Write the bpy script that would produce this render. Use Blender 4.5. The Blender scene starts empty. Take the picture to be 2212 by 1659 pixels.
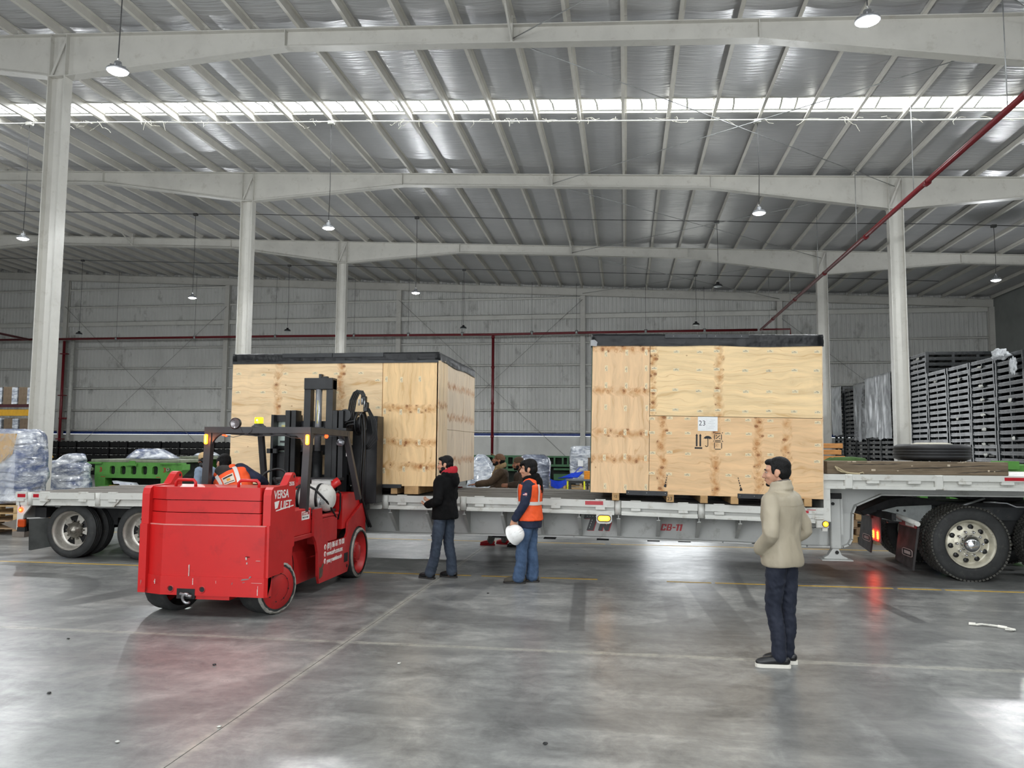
import bpy, bmesh, math, random
from mathutils import Vector, Matrix, noise
C = bpy.context.scene.collection
PI = math.pi
random.seed(7)
V = Vector
# ------------------------------------------------------------------ camera, world, sun-less sky, exposure
sc = bpy.context.scene
cam_data = bpy.data.cameras.new('camera')
cam = bpy.data.objects.new('camera', cam_data); C.objects.link(cam)
cam_data.sensor_fit = 'HORIZONTAL'; cam_data.sensor_width = 36.0
cam_data.lens = 1700.0 / 2212.0 * 36.0
cam_data.clip_end = 300
CR = V((0.98973599, 0.14273752, 0.00697662)); CU = V((0.00473161, -0.08152285, 0.99666024)); CF = V((-0.14282957, 0.9863975, 0.08136148))
cam.matrix_world = Matrix(((CR.x, CU.x, -CF.x, 0), (CR.y, CU.y, -CF.y, 0), (CR.z, CU.z, -CF.z, 1.82), (0, 0, 0, 1)))
sc.camera = cam
world = bpy.data.worlds.new('overcast_sky'); sc.world = world; world.use_nodes = True
bg = world.node_tree.nodes['Background']; bg.inputs[0].default_value = (0.93, 0.97, 1.0, 1); bg.inputs[1].default_value = 4.2
sc.view_settings.view_transform = 'Standard'; sc.view_settings.look = 'None'; sc.view_settings.gamma = 1.0
sc.view_settings.use_curve_mapping = False
sc.view_settings.exposure = 0.2
sc.cycles.use_adaptive_sampling = True; sc.cycles.adaptive_threshold = 0.03
sc.cycles.max_bounces = 8; sc.cycles.diffuse_bounces = 4; sc.cycles.glossy_bounces = 4; sc.cycles.transmission_bounces = 6; sc.cycles.transparent_max_bounces = 8
sc.cycles.caustics_reflective = False; sc.cycles.caustics_refractive = False
sc.cycles.sample_clamp_indirect = 6.0
LAMP_W = 520.0      # power of each lit high-bay lamp
SKYLIGHT = 9.0      # radiance of the daylight coming through the translucent roof sheets
# ------------------------------------------------------------------ helpers
def lin(c):
    return tuple((x / 12.92 if x <= 0.04045 else ((x + 0.055) / 1.055) ** 2.4) for x in c)
def rgb(*c):
    return (*lin(tuple(x / 255 for x in c)), 1)
MATS = {}
def nodes_of(name):
    m = bpy.data.materials.new(name); m.use_nodes = True
    nt = m.node_tree; b = nt.nodes['Principled BSDF']
    return m, nt, b
def nd(nt, t, **kw):
    n = nt.nodes.new(t)
    for k, v in kw.items():
        if k.startswith('i_'):
            n.inputs[k[2:].replace('_', ' ')].default_value = v
        else:
            setattr(n, k, v)
    return n
def math_node(nt, op, a, b=None, clamp=False):
    n = nt.nodes.new('ShaderNodeMath'); n.operation = op; n.use_clamp = clamp
    for i, v in enumerate((a, b)):
        if v is None: continue
        if isinstance(v, (int, float)): n.inputs[i].default_value = v
        else: nt.links.new(v, n.inputs[i])
    return n.outputs[0]
def mix_col(nt, f, a, b, blend='MIX'):
    n = nt.nodes.new('ShaderNodeMix'); n.data_type = 'RGBA'; n.blend_type = blend
    for s, v in ((n.inputs[0], f), (n.inputs[6], a), (n.inputs[7], b)):
        if isinstance(v, (int, float)): s.default_value = v
        elif isinstance(v, tuple): s.default_value = v
        else: nt.links.new(v, s)
    return n.outputs[2]
def ramp(nt, fac, stops):
    n = nt.nodes.new('ShaderNodeValToRGB'); cr = n.color_ramp
    while len(cr.elements) < len(stops): cr.elements.new(0.5)
    for e, (p, c) in zip(cr.elements, stops):
        e.position = p; e.color = c if isinstance(c, tuple) else (c, c, c, 1)
    nt.links.new(fac, n.inputs[0])
    return n.outputs[0]
def mat(name, col, rough=0.5, metal=0.0, var=0.12, scale=6.0, bump=0.0, bscale=40.0, emit=None, estr=1.0, stretch=(1, 1, 1), alpha=None, trans=0.0, dirt=None, spec=None):
    """Painted / plain surface: colour broken up by noise, optional fine bump and dirt."""
    if name in MATS: return MATS[name]
    m, nt, b = nodes_of(name)
    tc = nd(nt, 'ShaderNodeTexCoord'); mp = nd(nt, 'ShaderNodeMapping'); mp.inputs['Scale'].default_value = stretch
    nt.links.new(tc.outputs['Object'], mp.inputs[0])
    nz = nd(nt, 'ShaderNodeTexNoise', i_Scale=scale, i_Detail=4.0, i_Roughness=0.6); nt.links.new(mp.outputs[0], nz.inputs['Vector'])
    c = col if len(col) == 4 else (*col, 1)
    dark = (c[0] * (1 - var * 2), c[1] * (1 - var * 2), c[2] * (1 - var * 2), 1); lite = tuple(min(1, x * (1 + var)) for x in c[:3]) + (1,)
    co = ramp(nt, nz.outputs['Fac'], [(0.3, dark), (0.5, c), (0.72, lite)])
    if dirt:
        n2 = nd(nt, 'ShaderNodeTexNoise', i_Scale=scale * 2.7, i_Detail=6.0, i_Roughness=0.7); nt.links.new(mp.outputs[0], n2.inputs['Vector'])
        f = ramp(nt, n2.outputs['Fac'], [(0.56, 0.0), (0.68, dirt[1])])
        co = mix_col(nt, f, co, dirt[0])
    nt.links.new(co, b.inputs['Base Color'])
    rr = ramp(nt, nz.outputs['Fac'], [(0.3, min(1, rough * 1.15)), (0.7, rough * 0.88)])
    nt.links.new(rr, b.inputs['Roughness'])
    b.inputs['Metallic'].default_value = metal
    if spec is not None: b.inputs['Specular IOR Level'].default_value = spec
    if bump:
        n3 = nd(nt, 'ShaderNodeTexNoise', i_Scale=bscale, i_Detail=3.0); nt.links.new(mp.outputs[0], n3.inputs['Vector'])
        bp = nd(nt, 'ShaderNodeBump', i_Strength=bump, i_Distance=0.02); nt.links.new(n3.outputs['Fac'], bp.inputs['Height']); nt.links.new(bp.outputs[0], b.inputs['Normal'])
    if emit:
        b.inputs['Emission Color'].default_value = emit; b.inputs['Emission Strength'].default_value = estr
    if alpha is not None: b.inputs['Alpha'].default_value = alpha
    if trans: b.inputs['Transmission Weight'].default_value = trans
    MATS[name] = m
    return m
class MB:
    """Collects boxes, bars, tubes ... and builds ONE mesh object."""
    def __init__(s): s.v = []; s.f = []; s.mi = []; s.sm = []; s.mat_i = 0
    def add(s, vs, fs, smooth=False):
        o = len(s.v); s.v.extend(V(p) for p in vs)
        for f in fs: s.f.append(tuple(i + o for i in f)); s.mi.append(s.mat_i); s.sm.append(smooth)
        return s
    def box(s, x0, x1, y0, y1, z0, z1, ch=0.0):
        if ch <= 0:
            vs = [(x0, y0, z0), (x1, y0, z0), (x1, y1, z0), (x0, y1, z0), (x0, y0, z1), (x1, y0, z1), (x1, y1, z1), (x0, y1, z1)]
            return s.add(vs, [(3, 2, 1, 0), (4, 5, 6, 7), (0, 1, 5, 4), (1, 2, 6, 5), (2, 3, 7, 6), (3, 0, 4, 7)])
        c = ch   # chamfered box via three nested rings
        def ring(z, d): return [(x0 + d, y0, z), (x1 - d, y0, z), (x1, y0 + d, z), (x1, y1 - d, z), (x1 - d, y1, z), (x0 + d, y1, z), (x0, y1 - d, z), (x0, y0 + d, z)]
        def inr(z): return [(x0 + c, y0 + c, z), (x1 - c, y0 + c, z), (x1 - c, y0 + c, z), (x1 - c, y1 - c, z), (x1 - c, y1 - c, z), (x0 + c, y1 - c, z), (x0 + c, y1 - c, z), (x0 + c, y0 + c, z)]
        def ins(z): return [(x0 + c, y0 + c, z), (x1 - c, y0 + c, z), (x1 - c, y1 - c, z), (x0 + c, y1 - c, z)]
        o = len(s.v); vs = ins(z0) + ring(z0 + c, c) + ring(z1 - c, c) + ins(z1)
        fs = [(3, 2, 1, 0), (20, 21, 22, 23)]
        for k in range(8):
            fs.append((4 + k, 4 + (k + 1) % 8, 12 + (k + 1) % 8, 12 + k))
        q = [(0, 1, 0, 1), (1, 2, 2, 3), (2, 3, 4, 5), (3, 0, 6, 7)]
        for a, b, r0, r1 in q:
            fs.append((a, b, 4 + r1, 4 + r0)); fs.append((12 + r0, 12 + r1, 20 + b, 20 + a))
        for k, i in ((1, 1), (3, 2), (5, 3), (7, 0)):
            fs.append((i, 4 + (k + 1) % 8, 4 + k)); fs.append((12 + k, 12 + (k + 1) % 8, 20 + i))
        return s.add(vs, fs)
    def bar(s, p, q, w, h, up=(0, 0, 1), ext=0.0):
        """rectangular bar from p to q; w across, h along the up hint"""
        p, q = V(p), V(q); d = (q - p).normalized(); p = p - d * ext; q = q + d * ext
        u = V(up); x = d.cross(u)
        if x.length < 1e-4: x = d.cross(V((1, 0, 0)))
        x.normalize(); u = x.cross(d).normalized(); x = x * w / 2; u = u * h / 2
        vs = [p - x - u, p + x - u, p + x + u, p - x + u, q - x - u, q + x - u, q + x + u, q - x + u]
        return s.add(vs, [(0, 1, 2, 3), (7, 6, 5, 4), (0, 4, 5, 1), (1, 5, 6, 2), (2, 6, 7, 3), (3, 7, 4, 0)])
    def tube(s, pts, r, n=8, cap=True, smooth=True):
        pts = [V(p) for p in pts]; rs = r if isinstance(r, (list, tuple)) else [r] * len(pts)
        rings = []; up = None
        for i, p in enumerate(pts):
            d = (pts[min(i + 1, len(pts) - 1)] - pts[max(i - 1, 0)]).normalized()
            if up is None:
                up = d.cross(V((0, 0, 1)));
                if up.length < 1e-3: up = d.cross(V((1, 0, 0)))
                up.normalize()
            up = (up - d * up.dot(d)).normalized(); w = d.cross(up)
            rings.append([p + (up * math.cos(2 * PI * k / n) + w * math.sin(2 * PI * k / n)) * rs[i] for k in range(n)])
        vs = [v for rg in rings for v in rg]; fs = []
        for i in range(len(pts) - 1):
            for k in range(n):
                fs.append((i * n + k, i * n + (k + 1) % n, (i + 1) * n + (k + 1) % n, (i + 1) * n + k))
        s.add(vs, fs, smooth)
        if cap:
            m = len(pts) - 1; o = len(s.v) - len(vs)
            s.f.append(tuple(o + k for k in reversed(range(n)))); s.mi.append(s.mat_i); s.sm.append(False)
            s.f.append(tuple(o + m * n + k for k in range(n))); s.mi.append(s.mat_i); s.sm.append(False)
        return s
    def cyl(s, p, q, r, n=16, smooth=True): return s.tube([p, q], r, n, True, smooth)
    def lathe(s, prof, origin, axis='Y', n=32, smooth=True, closed=False):
        """prof: list of (radius, offset along axis)"""
        o = V(origin); vs = []; fs = []; m = len(prof)
        for k in range(n):
            a = 2 * PI * k / n; ca, sa = math.cos(a), math.sin(a)
            for r, t in prof:
                vs.append(o + (V((r * ca, t, r * sa)) if axis == 'Y' else V((r * ca, r * sa, t)) if axis == 'Z' else V((t, r * ca, r * sa))))
        rng = m if closed else m - 1
        for k in range(n):
            k2 = (k + 1) % n
            for j in range(rng):
                j2 = (j + 1) % m
                fs.append((k * m + j, k * m + j2, k2 * m + j2, k2 * m + j))
        return s.add(vs, fs, smooth)
    def prism(s, poly, axis, a, b, smooth=False):
        """extrude a 2-D polygon along an axis; axis 'Y': poly (x,z); 'X': poly (y,z); 'Z': poly (x,y)"""
        def P(u, w, t): return (u, t, w) if axis == 'Y' else (t, u, w) if axis == 'X' else (u, w, t)
        n = len(poly); vs = [P(u, w, a) for u, w in poly] + [P(u, w, b) for u, w in poly]
        fs = [tuple(range(n)), tuple(reversed(range(n, 2 * n)))] + [(i, i + n, (i + 1) % n + n, (i + 1) % n) for i in range(n)]
        return s.add(vs, fs, smooth)
    def ball(s, c, r, n=12, m=8):
        r = r if isinstance(r, (tuple, list)) else (r, r, r); vs = [(c[0], c[1], c[2] - r[2])]; fs = []
        for i in range(1, m):
            t = PI * i / m
            for k in range(n):
                a = 2 * PI * k / n
                vs.append((c[0] + r[0] * math.sin(t) * math.cos(a), c[1] + r[1] * math.sin(t) * math.sin(a), c[2] - r[2] * math.cos(t)))
        vs.append((c[0], c[1], c[2] + r[2])); L = len(vs) - 1
        for k in range(n):
            fs.append((0, 1 + (k + 1) % n, 1 + k)); fs.append((L, 1 + (m - 2) * n + k, 1 + (m - 2) * n + (k + 1) % n))
            for i in range(m - 2):
                fs.append((1 + i * n + k, 1 + i * n + (k + 1) % n, 1 + (i + 1) * n + (k + 1) % n, 1 + (i + 1) * n + k))
        return s.add(vs, fs, True)
    def mesh(s, name, mats):
        me = bpy.data.meshes.new(name); me.from_pydata([tuple(v) for v in s.v], [], s.f)
        for m in (mats if isinstance(mats, (list, tuple)) else [mats]): me.materials.append(m)
        me.polygons.foreach_set('material_index', s.mi); me.polygons.foreach_set('use_smooth', s.sm)
        bm = bmesh.new(); bm.from_mesh(me); bmesh.ops.recalc_face_normals(bm, faces=bm.faces); bm.to_mesh(me); bm.free()
        me.update(); return me
    def build(s, name, mats, parent=None, loc=None, rot=None):
        o = bpy.data.objects.new(name, s.mesh(name, mats)); C.objects.link(o)
        if parent is not None: o.parent = parent
        if loc is not None: o.location = loc
        if rot is not None: o.rotation_euler = rot
        return o
def put(name, me, parent=None, loc=(0, 0, 0), rot=(0, 0, 0), scale=None):
    o = bpy.data.objects.new(name, me); C.objects.link(o); o.parent = parent; o.location = loc; o.rotation_euler = rot
    if scale: o.scale = scale
    return o
def tag(o, label=None, cat=None, group=None, kind=None):
    if label: o['label'] = label
    if cat: o['category'] = cat
    if group: o['group'] = group
    if kind: o['kind'] = kind
    return o
def thing(name, label, cat, loc=(0, 0, 0), rz=0.0, group=None):
    o = bpy.data.objects.new(name, None); C.objects.link(o); o.location = loc; o.rotation_euler = (0, 0, rz); o.empty_display_size = 0.1
    return tag(o, label, cat, group)
def copy_tree(o, parent=None):
    c = o.copy(); C.objects.link(c); c.parent = parent
    for ch in list(o.children): copy_tree(ch, c)
    return c
def text_mesh(txt, size, ext=0.001, shear=0.0, bold=0.0, align='LEFT', sx=1.0):
    cu = bpy.data.curves.new('lettering', 'FONT'); cu.body = txt; cu.size = size; cu.extrude = ext; cu.shear = shear; cu.offset = bold; cu.align_x = align
    o = bpy.data.objects.new('lettering', cu); C.objects.link(o)
    dg = bpy.context.evaluated_depsgraph_get(); dg.update()
    me = bpy.data.meshes.new_from_object(o.evaluated_get(dg)); bpy.data.objects.remove(o); bpy.data.curves.remove(cu)
    if sx != 1.0: me.transform(Matrix.Diagonal((sx, 1, 1, 1)))
    return me
def lettering(name, txt, size, m, parent, loc, rot=(PI / 2, 0, 0), **kw):
    me = text_mesh(txt, size, **kw); me.materials.clear(); me.materials.append(m); me.name = name
    return put(name, me, parent, loc, rot)
def remesh_obj(mb, voxel, name, m, parent=None, smooth=2, fold=None, loc=None):
    """union of closed shapes -> one continuous skin (voxel remesh), optional cloth folds"""
    me0 = mb.mesh('tmp', m); o = bpy.data.objects.new('tmp', me0); C.objects.link(o)
    r = o.modifiers.new('r', 'REMESH'); r.mode = 'VOXEL'; r.voxel_size = voxel
    if smooth:
        q = o.modifiers.new('s', 'SMOOTH'); q.iterations = smooth; q.factor = 0.5
    dg = bpy.context.evaluated_depsgraph_get(); dg.update()
    me = bpy.data.meshes.new_from_object(o.evaluated_get(dg)); bpy.data.objects.remove(o); bpy.data.meshes.remove(me0)
    me.materials.clear(); me.materials.append(m); me.name = name
    if fold:
        amp, sxyz, seed = fold; off = V((seed * 3.1, seed * 1.7, seed * 5.3)); sv = V(sxyz)
        nn = [v.normal.copy() for v in me.vertices]
        for v, n in zip(me.vertices, nn):
            p = V((v.co.x * sv.x, v.co.y * sv.y, v.co.z * sv.z)) + off
            a = noise.noise(p); b = noise.noise(p * 2.3)
            c = noise.noise(V((p.x * 2.6 + p.z * 1.1, p.y * 2.6 - p.z * .9, p.z * .55)))      # long slanting creases
            v.co += n * amp * ((1 - abs(a) * 2.2) * 0.6 + b * 0.35 + (0.5 - abs(c) * 1.6) * 0.55 - 0.3)
    me.polygons.foreach_set('use_smooth', [True] * len(me.polygons)); me.update()
    o = bpy.data.objects.new(name, me); C.objects.link(o); o.parent = parent
    if loc: o.location = loc
    return o
# ------------------------------------------------------------------ the building
def ztop(x): return 11.72 - 0.05 * (x + 2.6)
FY = [-13.0, -2.8, 7.4, 17.6, 27.8, 38.0]      # portal frames; the wall frame stands at 48.2
WALLY = 48.2
XL, XR = -49.6, 20.95
m_steel = mat('white_painted_steel', rgb(196, 194, 187), 0.45, var=0.05, scale=1.2, dirt=(rgb(150, 144, 132), 0.35))
m_purlin = mat('white_purlin_paint', rgb(208, 205, 197), 0.5, var=0.05, scale=1.5)
m_wall = mat('grey_wall_sheet', rgb(204, 204, 200), 0.55, var=0.05, scale=0.5, dirt=(rgb(105, 103, 98), 0.5), stretch=(1, 1, 0.5))
m_block = mat('white_block_paint', rgb(205, 205, 200), 0.6, var=0.04, scale=1.0)
m_blue = mat('blue_stripe_paint', rgb(22, 52, 120), 0.5)
m_girt = mat('grey_girt_paint', rgb(205, 204, 197), 0.5, var=0.05, scale=2)
m_conc_wall = mat('grey_side_wall', rgb(135, 138, 135), 0.7, var=0.06, scale=0.7)
m_redpipe = mat('dark_red_pipe', rgb(112, 22, 30), 0.35, var=0.08)
m_galv = mat('galvanised_rod', rgb(170, 172, 172), 0.4, 0.6)
m_black = mat('black_plastic', rgb(24, 25, 26), 0.45)
m_cable = mat('grey_cable', rgb(70, 70, 70), 0.6)
def floor_material():
    m, nt, b = nodes_of('polished_concrete')
    geo = nd(nt, 'ShaderNodeNewGeometry'); P = geo.outputs['Position']
    def ns(scale, det, rough, st=(1, 1, 1), dist=0.0):
        mp = nd(nt, 'ShaderNodeMapping'); mp.inputs['Scale'].default_value = st; nt.links.new(P, mp.inputs[0])
        n = nd(nt, 'ShaderNodeTexNoise', i_Scale=scale, i_Detail=det, i_Roughness=rough, i_Distortion=dist); nt.links.new(mp.outputs[0], n.inputs['Vector']); return n.outputs['Fac']
    n1 = ns(0.55, 7.0, 0.62, dist=0.6); n2 = ns(2.6, 6.0, 0.7, (1, 1, 1), 0.8); n3 = ns(1.1, 6.0, 0.7, (0.7, 3.0, 1), 0.4); n4 = ns(9, 5, 0.75)
    s = math_node(nt, 'ADD', math_node(nt, 'MULTIPLY', n1, 0.36), math_node(nt, 'MULTIPLY', n2, 0.28))
    s = math_node(nt, 'ADD', s, math_node(nt, 'MULTIPLY', n3, 0.23)); s = math_node(nt, 'ADD', s, math_node(nt, 'MULTIPLY', n4, 0.15))
    co = ramp(nt, s, [(0.36, rgb(75, 76, 76)), (0.45, rgb(103, 104, 103)), (0.53, rgb(133, 134, 132)), (0.63, rgb(173, 173, 169))])
    sx = nd(nt, 'ShaderNodeSeparateXYZ'); nt.links.new(P, sx.inputs[0]); X, Y = sx.outputs[0], sx.outputs[1]
    def band(d, w, soft=0.05):      # 1 inside |d| < w
        return math_node(nt, 'SUBTRACT', 1.0, math_node(nt, 'DIVIDE', math_node(nt, 'SUBTRACT', math_node(nt, 'ABSOLUTE', d), w), soft, ), True)
    def sm(x): return math_node(nt, 'MINIMUM', math_node(nt, 'MAXIMUM', x, 0.0), 1.0)
    dark = None
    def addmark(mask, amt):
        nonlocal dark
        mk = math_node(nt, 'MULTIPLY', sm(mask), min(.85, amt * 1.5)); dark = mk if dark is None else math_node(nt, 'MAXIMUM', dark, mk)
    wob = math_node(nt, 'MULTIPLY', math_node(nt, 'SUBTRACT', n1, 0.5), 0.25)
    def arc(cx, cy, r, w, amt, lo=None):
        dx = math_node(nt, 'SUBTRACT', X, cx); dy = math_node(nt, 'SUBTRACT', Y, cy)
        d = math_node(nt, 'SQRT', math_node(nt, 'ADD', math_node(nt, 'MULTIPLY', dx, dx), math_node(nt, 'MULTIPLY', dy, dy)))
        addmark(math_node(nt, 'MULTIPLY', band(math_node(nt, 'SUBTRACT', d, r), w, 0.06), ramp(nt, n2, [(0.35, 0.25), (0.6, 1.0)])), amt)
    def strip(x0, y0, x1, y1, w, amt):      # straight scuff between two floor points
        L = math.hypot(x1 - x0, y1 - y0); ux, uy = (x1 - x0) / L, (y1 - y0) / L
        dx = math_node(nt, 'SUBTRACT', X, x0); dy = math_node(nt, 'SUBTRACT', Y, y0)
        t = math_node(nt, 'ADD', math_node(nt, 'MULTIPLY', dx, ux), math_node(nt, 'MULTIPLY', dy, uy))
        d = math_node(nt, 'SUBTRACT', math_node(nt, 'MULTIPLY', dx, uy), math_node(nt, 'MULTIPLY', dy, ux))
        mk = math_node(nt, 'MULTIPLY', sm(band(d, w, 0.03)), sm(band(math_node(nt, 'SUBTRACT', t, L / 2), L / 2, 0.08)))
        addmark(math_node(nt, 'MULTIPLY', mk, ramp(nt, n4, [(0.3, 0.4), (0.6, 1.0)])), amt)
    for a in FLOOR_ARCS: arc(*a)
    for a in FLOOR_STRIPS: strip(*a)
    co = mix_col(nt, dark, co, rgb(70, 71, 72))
    # reddish tint mixed over a patch of floor, lower left
    dx = math_node(nt, 'ADD', X, 3.6); dy = math_node(nt, 'SUBTRACT', Y, 6.35)
    rd = math_node(nt, 'SQRT', math_node(nt, 'ADD', math_node(nt, 'MULTIPLY', dx, math_node(nt, 'MULTIPLY', dx, 0.5)), math_node(nt, 'MULTIPLY', dy, math_node(nt, 'MULTIPLY', dy, 1.6))))
    rm = math_node(nt, 'MULTIPLY', sm(math_node(nt, 'SUBTRACT', 1.15, rd)), ramp(nt, n2, [(0.4, 0.1), (0.62, 1.0)]))
    co = mix_col(nt, math_node(nt, 'MULTIPLY', rm, 0.22), co, rgb(150, 118, 116))
    # worn pale edges along the slab joints
    jm = None
    for d in (math_node(nt, 'ADD', X, 2.6), math_node(nt, 'SUBTRACT', Y, 7.25), math_node(nt, 'SUBTRACT', X, 9.1), math_node(nt, 'SUBTRACT', Y, 17.5)):
        q = sm(band(math_node(nt, 'ADD', d, math_node(nt, 'MULTIPLY', math_node(nt, 'SUBTRACT', n2, .5), .05)), .018, .05)); jm = q if jm is None else math_node(nt, 'MAXIMUM', jm, q)
    co = mix_col(nt, math_node(nt, 'MULTIPLY', jm, ramp(nt, n4, [(.35, .15), (.6, .6)])), co, rgb(186, 184, 172))
    nt.links.new(co, b.inputs['Base Color'])
    rg = ramp(nt, s, [(0.36, 0.42), (0.5, 0.32), (0.64, 0.27)])
    nt.links.new(rg, b.inputs['Roughness'])
    b.inputs['Specular IOR Level'].default_value = 0.5
    bp = nd(nt, 'ShaderNodeBump', i_Strength=0.12, i_Distance=0.01); nt.links.new(ns(3.0, 5, 0.6, (0.6, 2.2, 1)), bp.inputs['Height']); nt.links.new(bp.outputs[0], b.inputs['Normal'])
    return m
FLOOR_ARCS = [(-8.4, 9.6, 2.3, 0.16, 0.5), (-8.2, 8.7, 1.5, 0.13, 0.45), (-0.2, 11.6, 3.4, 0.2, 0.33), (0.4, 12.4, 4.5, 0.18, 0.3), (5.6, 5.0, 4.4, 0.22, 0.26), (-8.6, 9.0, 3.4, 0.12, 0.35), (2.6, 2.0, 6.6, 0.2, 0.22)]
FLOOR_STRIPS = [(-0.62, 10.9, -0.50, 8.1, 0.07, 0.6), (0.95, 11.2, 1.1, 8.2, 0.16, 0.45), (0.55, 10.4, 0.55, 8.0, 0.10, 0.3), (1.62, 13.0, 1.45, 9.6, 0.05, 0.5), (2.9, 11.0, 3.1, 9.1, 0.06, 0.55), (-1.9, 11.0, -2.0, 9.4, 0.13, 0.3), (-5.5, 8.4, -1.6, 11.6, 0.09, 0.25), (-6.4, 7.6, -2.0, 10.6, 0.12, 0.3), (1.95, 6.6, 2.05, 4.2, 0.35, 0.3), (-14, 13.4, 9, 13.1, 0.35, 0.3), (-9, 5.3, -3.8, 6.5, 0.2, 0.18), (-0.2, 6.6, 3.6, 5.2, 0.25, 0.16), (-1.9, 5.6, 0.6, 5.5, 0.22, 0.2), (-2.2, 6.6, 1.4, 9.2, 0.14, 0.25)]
m_floor = floor_material()
m_joint = mat('dusty_joint_filler', rgb(96, 95, 90), 0.9)
b = MB(); b.box(XL, XR + 0.2, -14, WALLY + 0.4, -0.3, -0.003)
floor = tag(b.build('floor', m_joint), 'grey polished concrete warehouse floor cast in large slabs', kind='structure')
xs = [XL, -37.7, -26.0, -14.3, -2.6, 9.1, XR]; ys = [-14, -2.9, 7.25, 17.5, 27.7, 37.9, WALLY + 0.3]
g = 0.004
for i in range(len(xs) - 1):
    for j in range(len(ys) - 1):
        MB().box(xs[i] + g, xs[i + 1] - g, ys[j] + g, ys[j + 1] - g, -0.2, 0.0).build('slab', m_floor, floor)
m_yel = mat('worn_yellow_line', rgb(196, 160, 62), 0.5, var=0.15, scale=9, dirt=(rgb(128, 124, 110), 0.8))
k = 0
for yy, segs in ((11.25, [(-20, -6.6), (-6.5, -2.2), (-2.05, -1.25), (-1.2, -0.4), (0.55, 1.15), (1.2, 3.5), (3.56, 4.1), (4.15, 9)]), (15.4, [(-20, -4.0), (-3.9, -0.4), (-0.3, 3.0), (3.1, 9.0)])):
    for a, c in segs:
        k += 1
        tag(MB().box(a, c, yy - 0.032, yy + 0.032, 0.0, 0.0016).build('floor_marking', m_yel), 'yellow painted aisle line along the concrete floor', kind='structure', group='yellow aisle lines on the floor')
# ---- roof sheet with the sagging foil insulation under it
def foil():
    m, nt, b = nodes_of('foil_insulation')
    tc = nd(nt, 'ShaderNodeTexCoord'); mp = nd(nt, 'ShaderNodeMapping'); mp.inputs['Scale'].default_value = (0.45, 7.0, 1); nt.links.new(tc.outputs['Object'], mp.inputs[0])
    n = nd(nt, 'ShaderNodeTexNoise', i_Scale=1.6, i_Detail=3.5, i_Roughness=0.55, i_Distortion=0.3); nt.links.new(mp.outputs[0], n.inputs['Vector'])
    n2 = nd(nt, 'ShaderNodeTexNoise', i_Scale=0.3, i_Detail=3.0); nt.links.new(tc.outputs['Object'], n2.inputs['Vector'])
    nt.links.new(ramp(nt, n2.outputs['Fac'], [(0.3, rgb(190, 191, 193)), (0.7, rgb(208, 208, 210))]), b.inputs['Base Color'])
    b.inputs['Metallic'].default_value = 0.45; b.inputs['Roughness'].default_value = 0.34
    bp = nd(nt, 'ShaderNodeBump', i_Strength=0.9, i_Distance=0.045); nt.links.new(n.outputs['Fac'], bp.inputs['Height']); nt.links.new(bp.outputs[0], b.inputs['Normal'])
    return m
m_foil = foil()
PX = []        # purlin lines
x = -2.6
while x < XR: PX.append(x); x += 1.3
x = -3.9
while x > XL: PX.append(x); x -= 1.3
PX.sort()
SKY = [(21.95, 22.85), (1.6, 2.5)]
def zroof(x, t):       # t 0..1 between purlins -> sag
    return ztop(x) + 0.225 - 0.05 * math.sin(PI * t)
ysr = [-14.0, 1.6, 2.5] + [2.5 + (21.95 - 2.5) * k / 16 for k in range(1, 17)] + [22.85] + [22.85 + (WALLY + 0.3 - 22.85) * k / 22 for k in range(1, 23)]
edges = [XL] + PX + [XR]
b = MB()
for i in range(len(edges) - 1):
    xa, xb = edges[i], edges[i + 1]
    for j in range(len(ysr) - 1):
        if any(abs(ysr[j] - s0) < 1e-6 and abs(ysr[j + 1] - s1) < 1e-6 for s0, s1 in SKY): continue
        cols = 4; vs = []; fs = []
        for q in range(cols + 1):
            xx = xa + (xb - xa) * q / cols
            for yy in (ysr[j], ysr[j + 1]):
                wr = 0.012 * noise.noise(V((xx * 0.8, yy * 1.3, 3.0)))
                vs.append((xx, yy, zroof(xx, q / cols) + (wr if 0 < q < cols else 0)))
        for q in range(cols): fs.append((2 * q, 2 * q + 1, 2 * q + 3, 2 * q + 2))
        b.add(vs, fs, True)
ceiling = tag(b.build('ceiling', m_foil), 'sloping warehouse roof lined with crinkled silver foil insulation', kind='structure')
b = MB(); b.add([(XL, -14, ztop(XL) + .34), (XR, -14, ztop(XR) + .34), (XR, 1.55, ztop(XR) + .34), (XL, 1.55, ztop(XL) + .34)], [(0, 1, 2, 3)])
for y0, y1 in ((2.55, 21.9), (22.9, WALLY + .5)):
    b.add([(XL, y0, ztop(XL) + .34), (XR, y0, ztop(XR) + .34), (XR, y1, ztop(XR) + .34), (XL, y1, ztop(XL) + .34)], [(0, 1, 2, 3)])
b.build('roof_sheet', m_girt, ceiling)
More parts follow.
